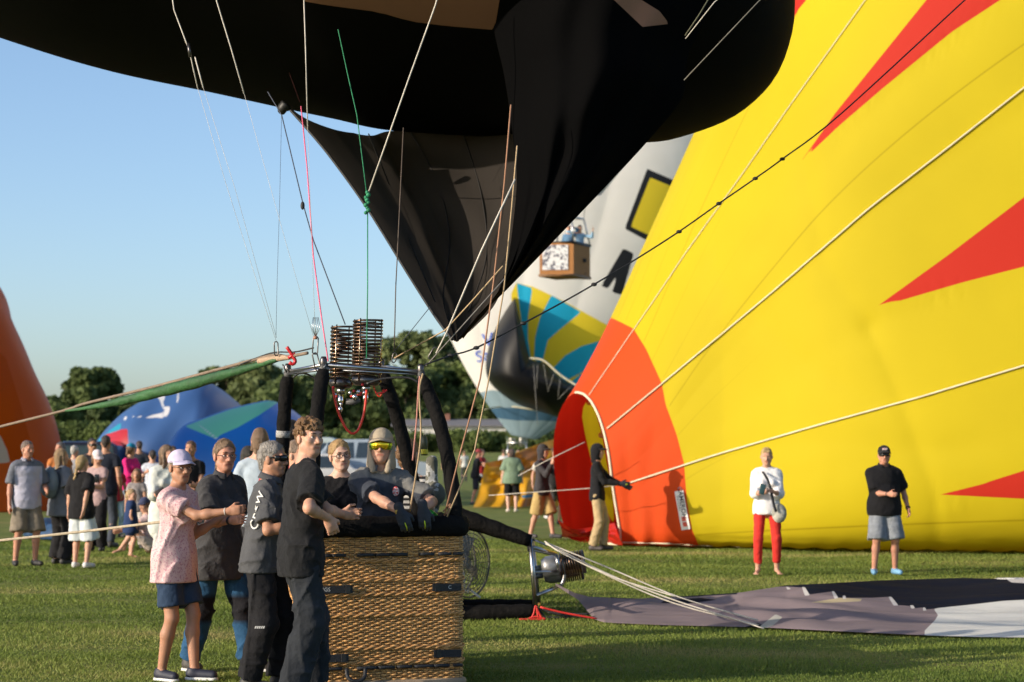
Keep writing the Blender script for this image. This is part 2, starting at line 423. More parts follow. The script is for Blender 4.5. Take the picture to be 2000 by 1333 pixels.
# low building behind the hedge
def building():
    Y = 172; s = FPX / Y; x0 = (772 - 1000) / s; x1 = (1010 - 1000) / s; zw = CAMH + (885 - 834) / s; zr = CAMH + (885 - 821) / s; zb = zg(Y)
    o = empty('low_building', (x0 / 2 + x1 / 2, Y + 3, zb), 'long low white building with a shallow grey roof behind the hedge', 'building')
    MB().box(((x0 + x1) / 2, Y + 3, (zw + zb) / 2), (x1 - x0, 6, zw - zb)).obj('wall', mat('white_render', (0.62, 0.60, 0.56), 0.9, var=0.06), o, False)
    ov = 0.35; rf = MB()
    a, b = x0 - ov, x1 + ov
    rf.add([(a, Y - ov, zw), (b, Y - ov, zw), (b, Y + 3, zr), (a, Y + 3, zr), (a, Y + 6 + ov, zw), (b, Y + 6 + ov, zw),
            (a, Y - ov, zw + .12), (b, Y - ov, zw + .12), (b, Y + 3, zr + .12), (a, Y + 3, zr + .12), (a, Y + 6 + ov, zw + .12), (b, Y + 6 + ov, zw + .12)],
           [(0, 1, 2, 3), (3, 2, 5, 4), (6, 9, 8, 7), (9, 10, 11, 8), (0, 6, 7, 1), (4, 5, 11, 10), (0, 3, 9, 6), (3, 4, 10, 9), (1, 7, 8, 2), (2, 8, 11, 5)])
    r = rf.obj('roof', mat('roof_felt', (0.16, 0.155, 0.16), 0.9), o, False)
    cx = (872 - 1000) / s; MB().box((cx, Y + 2.6, zr + 0.2), (0.45, 0.45, 0.8)).obj('chimney', mat('brick_chimney', (0.22, 0.10, 0.07), 0.9), r, False)
    for i in range(5):
        xx = x0 + (i + 0.6) * (x1 - x0) / 5.4
        w = MB().box((xx, Y - 0.01, zb + (zw - zb) * 0.55), (1.1, 0.06, 0.9)).obj('window', mat('window_frame', (0.5, 0.5, 0.5), 0.5), o, False)
        MB().box((xx, Y - 0.045, zb + (zw - zb) * 0.55), (0.95, 0.02, 0.75)).obj('pane', mat('dark_glass', (0.03, 0.035, 0.04), 0.15), w, False)
building()
# ------------------------------------------------------------------ generic inflated shapes
def inflate(outline, C, Y, D, n=160, m=60, far=None):
    """outline: closed pixel polyline at depth Y, blown up to depth D in front (and far behind)"""
    O = smooth_path([tuple(at(p[0], p[1], Y)) for p in outline] + [tuple(at(outline[0][0], outline[0][1], Y))], n + 1)[:-1]
    C = np.array(at(C[0], C[1], Y)); v = np.linspace(-math.pi / 2, math.pi / 2, m)
    P = C[None, None] + (O[:, None] - C) * (np.cos(v) ** 0.8)[None, :, None]
    P[..., 1] += np.where(np.sin(v) < 0, D * np.sin(v), (far or D) * np.sin(v))[None]
    return P
def panel(left, right, top, n=60, m=70, bulge=0.0, fold=0.0, ff=7.0, seed=0.0):
    """cloth hung between two edge polylines (3D points), with an upper edge"""
    L = smooth_path(left, m); Rr = smooth_path(right, m); T = smooth_path(top, n)
    s = np.linspace(0, 1, n)[:, None, None]; t = np.linspace(0, 1, m)[None, :, None]
    P = (1 - s) * L[None] + s * Rr[None] + (1 - t) * (T[:, None] - ((1 - s) * L[0] + s * Rr[0]))
    ss, tt = s[..., 0], t[..., 0]
    P[..., 1] += bulge * np.sin(np.pi * ss) * (1 - 0.7 * tt) * np.ones_like(tt)
    P[..., 1] += fold * np.sin(ff * 2 * np.pi * (ss + 0.10 * np.sin(tt * 4 + seed)) + 2 * np.sin(tt * 3 + seed)) * np.sin(np.pi * ss) ** 0.5 * (0.35 + 0.65 * tt)
    P[..., 1] += fold * 0.8 * np.sin(ff * 3.3 * (ss * 0.6 + tt * 1.4) + seed * 2) * np.sin(np.pi * ss) * np.sin(np.pi * np.clip(tt * 1.1, 0, 1))
    return P
WHITE_TAPE = mat('white_tape', (0.66, 0.60, 0.44), 0.7, var=0.08, bs=60)
ROPE_TAN = mat('rope_tan', (0.42, 0.30, 0.17), 0.85, bs=80)
ROPE_BROWN = mat('rope_brown', (0.33, 0.17, 0.10), 0.85, bs=80)
ROPE_WHITE = mat('rope_white', (0.55, 0.51, 0.45), 0.8, bs=80)
ROPE_DARK = mat('rope_dark', (0.02, 0.02, 0.022), 0.7, bs=80)
ROPE_GREEN = mat('rope_green', (0.02, 0.22, 0.10), 0.7, bs=80)
ROPE_PINK = mat('rope_pink', (0.75, 0.12, 0.22), 0.7, bs=80)
ROPE_BLUE = mat('rope_slate', (0.05, 0.06, 0.09), 0.7, bs=80)
STEEL = mat('steel', (0.45, 0.45, 0.46), 0.28, metal=1.0, var=0.1, bst=0.05)
DARKSTEEL = mat('dark_steel', (0.13, 0.12, 0.12), 0.35, metal=0.9, var=0.2, bst=0.1)

# ------------------------------------------------------------------ black balloon overhead
BLK = (0.0045, 0.0042, 0.0042)
def black_balloon():
    Y = 17.5
    o = empty('balloon_envelope', at(890, 300, 17.5), 'huge black balloon envelope hovering over the basket, its mouth tied down to a point', 'balloon')
    out = [(-1900, -900), (-1300, -420), (-700, -160), (-300, -35), (0, 70), (200, 130), (400, 172), (560, 207), (660, 228), (723, 243), (800, 252), (1000, 264), (1150, 274), (1270, 273), (1340, 264), (1450, 226), (1520, 166), (1551, 100), (1558, 30), (1540, -80), (1450, -220), (1300, -500), (1100, -1100), (500, -1900), (-600, -2100), (-1500, -1600)]
    out = [(x - (16 if x > 1250 and y > -300 else 0) * min(1, (x - 1250) / 200), y) for x, y in out]
    P = inflate(out, (100, -800), Y, 5.0, 420, 130, far=3.0)
    V = P.reshape(-1, 3); pp = project(V)
    near = V[:, 1] < Y + 0.3
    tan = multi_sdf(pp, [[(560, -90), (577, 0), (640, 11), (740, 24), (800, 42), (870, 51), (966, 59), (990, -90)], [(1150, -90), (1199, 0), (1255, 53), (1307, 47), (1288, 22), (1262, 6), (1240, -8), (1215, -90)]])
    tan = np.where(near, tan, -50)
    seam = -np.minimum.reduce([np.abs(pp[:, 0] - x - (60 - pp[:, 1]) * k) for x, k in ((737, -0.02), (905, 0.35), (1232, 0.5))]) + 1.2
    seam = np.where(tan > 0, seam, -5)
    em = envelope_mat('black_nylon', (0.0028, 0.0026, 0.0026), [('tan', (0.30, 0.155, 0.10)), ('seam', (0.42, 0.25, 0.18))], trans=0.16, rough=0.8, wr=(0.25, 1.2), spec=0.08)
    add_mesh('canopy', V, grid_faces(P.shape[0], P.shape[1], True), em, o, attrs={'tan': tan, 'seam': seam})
    # rear and near cloths of the tied-down mouth
    A = lambda L, y0, y1: [at(p[0], p[1], y0 + (y1 - y0) * (p[1] - L[0][1]) / (L[-1][1] - L[0][1])) for p in L]
    EL = [(556, 203), (605, 258), (650, 313), (720, 411), (800, 540), (850, 618), (884, 664)]
    ER = [(1012, 244), (1014, 345), (1008, 430), (995, 520), (968, 592), (930, 636), (896, 665)]
    TE = [(556, 203), (592, 224), (640, 236), (680, 238), (715, 233), (760, 224), (900, 232), (1012, 244)]
    P = panel(A(EL, 16.9, 14.95), A(ER, 17.6, 14.9), [at(x, y, 16.9 if x < 700 else 17.5) for x, y in TE], 150, 150, bulge=0.9, fold=0.05, ff=3.3, seed=1.3)
    rm = envelope_mat('backlit_scoop', (0.046, 0.040, 0.036), trans=0.40, rough=0.75, wr=(0.35, 2.0), spec=0.1)  # black cloth lightened in its colour for the sun glowing through it
    rbv = bvh_of(add_mesh('scoop_rear', P, grid_faces(150, 150), rm, o))
    NL = [(948, -60), (965, 60), (985, 150), (1001, 262), (1009, 345), (1003, 430), (989, 520), (962, 592), (926, 636), (899, 664)]
    NR = [(1400, -60), (1375, 40), (1344, 110), (1332, 190), (1272, 268), (1200, 347), (1100, 452), (1000, 556), (942, 614), (905, 662)]
    B = lambda L: [at(p[0], p[1], 15.2 - 0.4 * (p[1] + 60) / 724) for p in L]
    P = panel(B(NL), B(NR), [at(x, -60, 15.2) for x in (948, 1080, 1200, 1400)], 130, 160, bulge=-0.9, fold=0.07, ff=4.0, seed=0.4)
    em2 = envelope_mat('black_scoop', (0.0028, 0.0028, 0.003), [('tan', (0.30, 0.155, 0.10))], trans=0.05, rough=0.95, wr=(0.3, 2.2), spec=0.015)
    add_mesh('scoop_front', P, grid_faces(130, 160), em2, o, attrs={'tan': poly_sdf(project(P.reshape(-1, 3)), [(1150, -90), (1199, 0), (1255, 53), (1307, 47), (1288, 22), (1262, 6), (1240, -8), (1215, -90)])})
    for q_, dx in (((-.1, 0), 0),):
        for line in ([(800, 256), (838, 320), (868, 400), (878, 480), (866, 580), (880, 640)], [(720, 262), (760, 360), (800, 470), (850, 590)], [(905, 262), (940, 380), (950, 500), (915, 610)]):
            MB().tube(smooth_path([(lambda h: (h[0] + Vector((0, -.012, 0))) if h[0] is not None else at(x, y, 16))(rbv.ray_cast(Vector((0, 0, CAMH)), ray(x, y).normalized())) for x, y in line], 30), 0.006, 4).obj('seam', mat('seam_dark', (0.012, 0.011, 0.010), .8), o)
    # thin hem tapes
    MB().tube(smooth_path([p + Vector((0, -.01, 0)) for p in A(EL, 16.9, 14.95)], 60), 0.012, 5).obj('hem', mat('hem_black', (0.012, 0.012, 0.012), 0.6), o)
    MB().tube(smooth_path([at(560, 204, 16.6), at(552, 214, 16.6), at(553, 224, 16.6)], 8), [.05, .055, .05, .05, .045, .04, .03, .01], 8).obj('vent_plug', mat('plug_black', (0.01, 0.01, 0.01), 0.5), o)
    return o
BALLOON = black_balloon()
def cable(px, m, r, Y0, Y1, name='cable', parent=None, n=2):
    pts = []
    L = sum(math.dist(px[i], px[i + 1]) for i in range(len(px) - 1)); a = 0
    for i, p in enumerate(px):
        pts.append(at(p[0], p[1], Y0 + (Y1 - Y0) * a / L))
        if i < len(px) - 1: a += math.dist(px[i], px[i + 1])
    return MB().tube(pts, r, 5).obj(name, m, parent or BALLOON)
# load cables and control lines (upper part from the canopy, lower end at the burner frame)
cable([(333, -30), (340, 20), (370, 100), (386, 172)], ROPE_WHITE, 0.0048, 14.6, 14.6)
cable([(381, 112), (397, 172)], ROPE_WHITE, 0.0055, 14.55, 14.5)
cable([(386, 172), (440, 355), (500, 545), (540, 668)], ROPE_WHITE, 0.0014, 14.6, 14.9)
cable([(397, 172), (460, 372), (540, 660)], ROPE_WHITE, 0.0014, 14.6, 14.9)
cable([(415, -30), (424, 5), (452, 97), (477, 184)], ROPE_WHITE, 0.0052, 14.6, 14.6)
cable([(477, 184), (560, 480), (613, 660)], ROPE_WHITE, 0.0013, 14.6, 14.9)
cable([(593, -20), (597, 100), (601, 252)], ROPE_WHITE, 0.0045, 14.6, 14.6)
cable([(601, 252), (608, 450), (616, 658)], ROPE_WHITE, 0.0014, 14.6, 14.9)
cable([(862, -30), (850, 12), (800, 150), (718, 382)], ROPE_WHITE, 0.0060, 14.6, 14.6)
cable([(510, -20), (520, 20), (586, 200)], mat('rope_maroon', (0.05, 0.006, 0.008), 0.8), 0.0035, 16.3, 16.3)
cable([(588, 208), (600, 330), (612, 500), (628, 620), (641, 706)], ROPE_PINK, 0.0050, 15.6, 14.2)
cable([(523, 180), (550, 225), (592, 400), (612, 470), (674, 634)], ROPE_BLUE, 0.0048, 16.0, 14.3)
cable([(640, -30), (650, 10), (680, 150), (697, 225), (716, 378)], ROPE_GREEN, 0.0040, 15.5, 14.6)
cable([(718, 405), (718, 560), (716, 700)], ROPE_GREEN, 0.0045, 14.6, 14.3)
cable([(550, 225), (546, 400), (541, 560), (539, 660)], ROPE_BLUE, 0.0016, 15.5, 14.9)
cable([(788, 250), (779, 440), (773, 560), (770, 685)], mat('rope_umber', (0.10, 0.075, 0.06), 0.8), 0.0045, 15.6, 14.9)
cable([(998, 205), (985, 360), (965, 545), (938, 740), (899, 885), (868, 1008)], ROPE_BROWN, 0.0062, 14.2, 14.1)
cable([(1010, 285), (1000, 400), (985, 560), (955, 740), (927, 880), (893, 965), (873, 1010)], ROPE_TAN, 0.0056, 14.2, 14.1)
cable([(1006, 350), (940, 490), (872, 650), (852, 690)], ROPE_WHITE, 0.0065, 14.0, 14.3)
cable([(982, 520), (925, 585), (870, 645), (770, 700)], ROPE_TAN, 0.0055, 14.1, 14.8)
cable([(985, 545), (900, 640), (832, 715)], mat('rope_grey', (0.2, 0.19, 0.18), 0.8), 0.0045, 14.1, 14.4)
cable([(840, 600), (800, 650), (768, 690)], ROPE_BLUE, 0.0030, 14.6, 14.9)
cable([(1425, -20), (1395, 5), (1339, 76)], ROPE_WHITE, 0.0038, 14.3, 14.3)
cable([(1395, -20), (1365, 30), (1338, 70)], mat('rope_olive', (0.10, 0.10, 0.06), 0.8), 0.0050, 14.3, 14.3)
cable([(1505, -20), (1480, 5), (1336, 157)], mat('rope_ash', (0.16, 0.15, 0.13), 0.8), 0.0042, 14.3, 14.3)
cable([(368, 85), (372, 112)], DARKSTEEL, 0.014, 14.55, 14.55, 'shackle')
def knots():
    k = MB()
    for i in range(9):
        y = 376 + i * 5; k.ball(at(717 + 3 * math.sin(i * 2.1), y, 14.58), 0.014 + 0.004 * (i % 2), 6)
    k.obj('rope_knot', ROPE_GREEN, BALLOON)
    MB().ball(at(591, 402, 14.9), 0.02, 8, (0.8, 0.8, 1.6)).obj('pulley', ROPE_DARK, BALLOON)
knots()
# long dark crown line with knots, running up to the right
def crown_line():
    px = [(832, 712), (880, 695), (930, 680), (1022, 632), (1093, 594), (1160, 556), (1240, 508), (1326, 453), (1404, 398), (1475, 349), (1528, 311), (1640, 225), (1885, 0), (1960, -70)]
    pts = [at(x, y, 14.3 + 3.2 * i / (len(px) - 1)) for i, (x, y) in enumerate(px)]
    o = empty('crown_line', pts[0], 'long thin dark knotted line running up across the yellow balloon', 'rope')
    MB().tube(smooth_path(pts, 60), 0.0065, 6).obj('line', ROPE_DARK, o)
    for (x, y, i) in ((880, 695, 1), (930, 680, 2), (1022, 632, 3), (1160, 556, 5), (1326, 453, 7), (1404, 398, 8), (1475, 349, 9), (1528, 311, 10)):
        MB().ball(at(x, y, 14.3 + 3.2 * i / (len(px) - 1)), 0.019, 7, (1.3, 1, 0.8)).obj('knot', ROPE_DARK, o)
crown_line()

# ------------------------------------------------------------------ yellow balloon lying on the field
def yellow_balloon():
    st = [  # X, height, centre Y, half depth, slant (far side shifted left)
        (1.20, 2.75, 36.3, 1.15, 0.42), (1.48, 3.2, 36.35, 1.35, 0.36), (1.95, 4.15, 36.5, 1.9, 0.28), (2.6, 5.7, 36.7, 2.7, 0.15), (3.35, 7.45, 36.9, 3.45, 0.08), (4.3, 9.6, 36.9, 4.4, 0.03),
        (5.3, 11.7, 36.9, 5.3, 0), (6.6, 14.0, 37.1, 6.5, 0), (8.1, 16.2, 37.2, 7.5, 0), (10, 18.6, 37.3, 8.8, 0), (12.5, 20.8, 37.5, 10, 0), (16, 22.5, 37.6, 11, 0),
        (20, 22.8, 37.6, 11, 0), (24, 20.5, 37.6, 9.8, 0), (27, 16, 37.6, 7.4, 0), (29, 10, 37.6, 4.5, 0), (30, 3, 37.6, 1.2, 0)]
    S = smooth_path([(q[0], q[1], q[2]) for q in st], 400)
    X = S[:, 0]; Hh = S[:, 1]; Yc = S[:, 2]
    W = np.interp(X, [q[0] for q in st], [q[3] for q in st]); SL = np.interp(X, [q[0] for q in st], [q[4] for q in st]); W = W * np.interp(X, [1.2, 3], [1, 0.83]); kk = np.exp(-np.linspace(-2, 2, 41) ** 2); kk /= kk.sum(); W = np.convolve(np.pad(W, 20, mode='reflect', reflect_type='odd'), kk, 'valid'); SL = np.convolve(np.pad(SL, 20, mode='reflect', reflect_type='odd'), kk, 'valid'); Yc = np.convolve(np.pad(Yc, 20, mode='reflect', reflect_type='odd'), kk, 'valid')
    nv = 440; v = np.linspace(0, 2 * np.pi, nv, endpoint=False)
    c, s = np.cos(v), np.sin(v)
    # lower half squarer so the cloth lies on the grass
    p = np.where(s < 0, 2.0 + 7.0 * np.clip(-s * 2.5, 0, 1) , 2.0); rad = (np.abs(c) ** p + np.abs(s) ** p) ** (-1 / p)
    cy, cz = c * rad, s * rad
    ng = 24
    g = 1 + 0.0035 * (np.abs(np.cos(v * ng / 2)) ** 0.6 - 0.7)
    Yv = Yc[:, None] - W[:, None] * cy[None] * g
    Zv = Hh[:, None] / 2 * (1 + cz[None] * g)
    Xv = X[:, None] + SL[:, None] * cy[None] * W[:, None]
    Xv = Xv + 0.30 * np.clip(1 - Zv / Hh[:, None], 0, 1) ** 2 * np.exp(-(X[:, None] - 1.2) / 0.5)
    # slack folds near the ground and round the mouth
    near = (cy > 0)[None]
    A = 0.026 * np.exp(-np.clip(Zv, 0, 9) / 0.45) * np.clip((X[:, None] - 1.3) / 1.5, 0.3, 1)
    Yv = Yv - np.where(near, A * np.sin(Zv * 46 + 1.4 * np.sin(Xv * 0.9) + Xv * 0.7) * (0.6 + 0.4 * np.sin(Xv * 1.9)), 0)
    Yv = Yv - np.where(near, 0.05 * np.exp(-((Xv - 2.0) / 0.9) ** 2) * np.sin(Xv * 17 + Zv * 1.3) * np.exp(-Zv / 0.7), 0)
    Zv = np.maximum(Zv, 0.0) + 0.03 * np.exp(-Zv / 0.1) * np.sin(Xv * 7) ** 2
    P = np.stack([Xv, Yv, np.maximum(Zv, -0.01)], -1)
    pq = project(P.reshape(-1, 3))
    for line, amp, wd in (([(1480, 190), (1570, 320), (1612, 520), (1700, 640)], 0.035, 22), ([(1700, 640), (1760, 780), (1828, 965), (1832, 1090)], 0.04, 18), ([(1340, 420), (1420, 560), (1560, 700), (1700, 780)], 0.018, 24), ([(1380, 900), (1600, 860), (1900, 880)], 0.018, 24), ([(1240, 1000), (1320, 700), (1400, 500)], 0.02, 25)):
        dd = np.full(len(pq), 1e9)
        for a_, b_ in zip(line[:-1], line[1:]):
            a_ = np.array(a_, float); b_ = np.array(b_, float); ab = b_ - a_; t_ = np.clip(((pq - a_) @ ab) / (ab @ ab), 0, 1); dd = np.minimum(dd, np.linalg.norm(pq - a_ - t_[:, None] * ab, axis=1))
        P[..., 1] += (amp * np.exp(-(dd / wd) ** 1.3)).reshape(Xv.shape) * near
    pk = (np.abs(np.sin(Xv * 17 + Zv * 6 + np.sin(Xv * 5))) ** 2 - .5) * 0.040
    for a_, b_ in (((1620, 250), (1957, 0)), ((1740, 600), (2010, 525)), ((1850, 972), (2010, 978))):
        a_ = np.array(a_, float); b_ = np.array(b_, float); ab = b_ - a_; t_ = np.clip(((pq - a_) @ ab) / (ab @ ab), 0, 1); dd = np.linalg.norm(pq - a_ - t_[:, None] * ab, axis=1).reshape(Xv.shape)
        P[..., 1] += pk * np.exp(-(dd / 22) ** 2) * near
    V = P.reshape(-1, 3); pp = project(V); nr = np.broadcast_to(cy[None] > -0.45, Xv.shape).reshape(-1)
    orange = poly_sdf(pp, [(1100, 600), (1196, 622), (1213, 630), (1237, 642), (1262, 682), (1293, 750), (1300, 790), (1322, 850), (1336, 905), (1342, 980), (1352, 1035), (1367, 1072), (1380, 1110), (1000, 1150), (1000, 700)])
    orange = np.where(nr, orange, (2.95 - Xv.reshape(-1)) * 100)
    red = multi_sdf(pp, [[(1563, 318), (1634, 218), (1812, -3), (1840, -40), (2010, -40), (1957, -2), (1860, 62), (1730, 168), (1640, 245)],
                         [(1709, 602), (1850, 500), (2005, 382), (2300, 200), (2500, 330), (2005, 520), (1880, 552)],
                         [(1828, 966), (1920, 945), (2005, 918), (2400, 800), (2500, 990), (2005, 975)],
                         [(1540, 60), (1557, 22), (1580, -6), (1610, -60), (1500, -60)]])
    red = np.where(nr, red, -50)
    iny = poly_sdf(pp, [(1140, 790), (1148, 784), (1162, 800), (1176, 850), (1186, 910), (1196, 960), (1200, 1025), (1188, 1005), (1172, 965), (1158, 915), (1150, 880), (1142, 845), (1137, 815)])
    iny = np.where(nr, -50, iny)
    m = envelope_mat('yellow_nylon', (0.60, 0.485, 0.016), [('orange', (0.68, 0.080, 0.016)), ('red', (0.56, 0.035, 0.022)), ('inner_shade', (0.44, 0.012, 0.006)), ('inner', (0.60, 0.485, 0.016)), ('seam', (0.43, 0.33, 0.010))], trans=0.32, rough=0.62, wr=(0.30, 1.5), spec=0.10, width=0.4)  # far inner wall painted darker red for the dim light inside the mouth
    o = empty('balloon_envelope', (4.0, 36.5, 0), 'giant yellow balloon with red spikes lying inflated on the grass, orange red round its mouth', 'balloon')
    e = add_mesh('canopy', V, grid_faces(400, nv, False, True), m, o, attrs={'orange': orange, 'red': red, 'inner': iny, 'inner_shade': np.where(nr, -5.0, (2.95 - Xv.reshape(-1)) * 100), 'seam': np.where(((orange > 0) | (red > 0)).reshape(Xv.shape), -5, (0.55 - np.broadcast_to(np.abs(((v * ng / (2 * np.pi) + .5) % 1) - .5) * 2 * np.pi / ng, Xv.shape) * W[:, None] / 0.020)).reshape(-1)})
    # end cap ring far away is closed by the last small ring
    bv = BVHTree.FromPolygons([Vector(q) for q in V[:150 * nv].tolist()], grid_faces(150, nv, False, True).tolist())
    bv2 = bvh_of(e)
    def onsurf(x, y, off=0.03):
        d = ray(x, y).normalized(); h = bv2.ray_cast(Vector((0, 0, CAMH)), d)
        return h[0] - d * off if h[0] is not None else at(x, y, 36)
    for pts in ([(1137, 792), (1230, 655), (1275, 590), (1340, 493), (1450, 340), (1540, 210), (1690, 0), (1760, -100)],
                [(1168, 852), (1290, 752), (1500, 578), (1700, 405), (1850, 290), (2005, 168), (2200, 10)],
                [(1228, 944), (1400, 888), (1600, 830), (1800, 775), (2005, 713), (2300, 620)],
                [(1215, 1060), (1300, 1062), (1372, 1066), (1500, 1071), (1640, 1079)]):
        q = []
        for a, b in zip(pts[:-1], pts[1:]):
            for i in range(14): q.append(onsurf(a[0] + (b[0] - a[0]) * i / 14, a[1] + (b[1] - a[1]) * i / 14))
        while len(q) > 6 and (q[0] - q[1]).length > 0.45: q.pop(0)
        k0 = max([i_ for i_ in range(6) if (q[i_] - q[i_ + 1]).length > 0.45] + [-1]); q = q[k0 + 1:]
        MB().tube(smooth_path(q[::3], 120), {792: 0.009, 852: 0.013, 944: 0.015}.get(pts[0][1], 0.012), 6).obj('load_tape', WHITE_TAPE, o)
    # white hem round the mouth
    hem = [P[0, j] for j in list(range(int(nv * .78), nv)) + list(range(0, int(nv * .27)))]
    hv = [Vector(h) + Vector((-0.02, 0, 0)) for h in hem[::6]]
    hv = [h if h.z > 0.02 else Vector((h.x, h.y, 0.03)) for h in hv]
    MB().tube(hv, 0.024, 6).obj('mouth_hem', WHITE_TAPE, o)
    for (x, y) in ((1146, 786), (1170, 850)):
        MB().ball(onsurf(x + 4, y, 0.05), 0.06, 7).obj('ring', mat('ring_pink', (0.6, 0.3, 0.25), 0.5), o)
    # maker's label: white panel with dark lettering and two red squares
    c0 = onsurf(1333, 997, 0.02); a = onsurf(1327, 958, 0.03); b = onsurf(1341, 1034, 0.03)
    up = (a - b); L = up.length; up.normalize(); d2 = onsurf(1343, 995, 0.02) - onsurf(1324, 998, 0.02); rt = d2.normalized()
    G = []; nn = 12
    for i in range(nn):
        for j in range(5):
            q = c0 + up * L * (0.5 - i / (nn - 1)) + rt * 0.17 * (j / 4 - 0.5)
            h = bv2.ray_cast(q + Vector((-0.2, -1.2, 0)), Vector((0.16, 1, 0)).normalized()); G.append((h[0] if h[0] else q) + Vector((0, -0.03, 0)))
    pl = add_mesh('label_panel', np.array([tuple(g) for g in G]), grid_faces(nn, 5), mat('label_white', (0.75, 0.74, 0.72), 0.6, var=0.03), o)
    lb = bvh_of(pl)
    ink = mat('label_ink', (0.03, 0.035, 0.06), 0.6); redm = mat('label_red', (0.65, 0.08, 0.05), 0.6)
    nrm = rt.cross(up)
    if nrm.y > 0: nrm = -nrm
    mid = c0 + up * L * 0.19
    text_obj('lettering', 'CAMERON', mid + rt * 0.02, -up, rt, 0.115, ink, pl, lb, 0.006, bold=0.002, normal=nrm)
    text_obj('lettering', 'BALLOONS', mid - rt * 0.045, -up, rt, 0.05, ink, pl, lb, 0.006, normal=nrm)
    for k in (-0.22, -0.36):
        cc = c0 + up * L * k; s2 = 0.04
        q = [cc + up * s2 + rt * s2, cc - up * s2 + rt * s2, cc - up * s2 - rt * s2, cc + up * s2 - rt * s2]
        q = [(lb.ray_cast(x + nrm * .5, -nrm)[0] or x) + nrm * 0.006 for x in q]
        MB().quad(*q).obj('red_square', redm, pl, False)
    return o, bv2, onsurf
YB, YBV, YSURF = yellow_balloon()
def mouth_slack():
    # cloth spilling on the grass in front of the mouth
    P = panel([at(1089, 1015, 35.9), at(1096, 1032, 35.6), ground(1098, 1049, 0.03)], [at(1200, 1022, 35.2), at(1208, 1045, 34.9), ground(1216, 1066, 0.03)],
              [at(1089, 1015, 35.9), at(1120, 1034, 36.0), at(1160, 1030, 35.8), at(1200, 1022, 35.2)], 60, 40, bulge=0.25, fold=0.10, ff=5, seed=.7)
    P[..., 2] = np.maximum(P[..., 2], 0.01)
    add_mesh('mouth_skirt', P, grid_faces(60, 40), envelope_mat('red_skirt', (0.50, 0.020, 0.010), trans=0.3, wr=(0.4, 3)), YB)
mouth_slack()

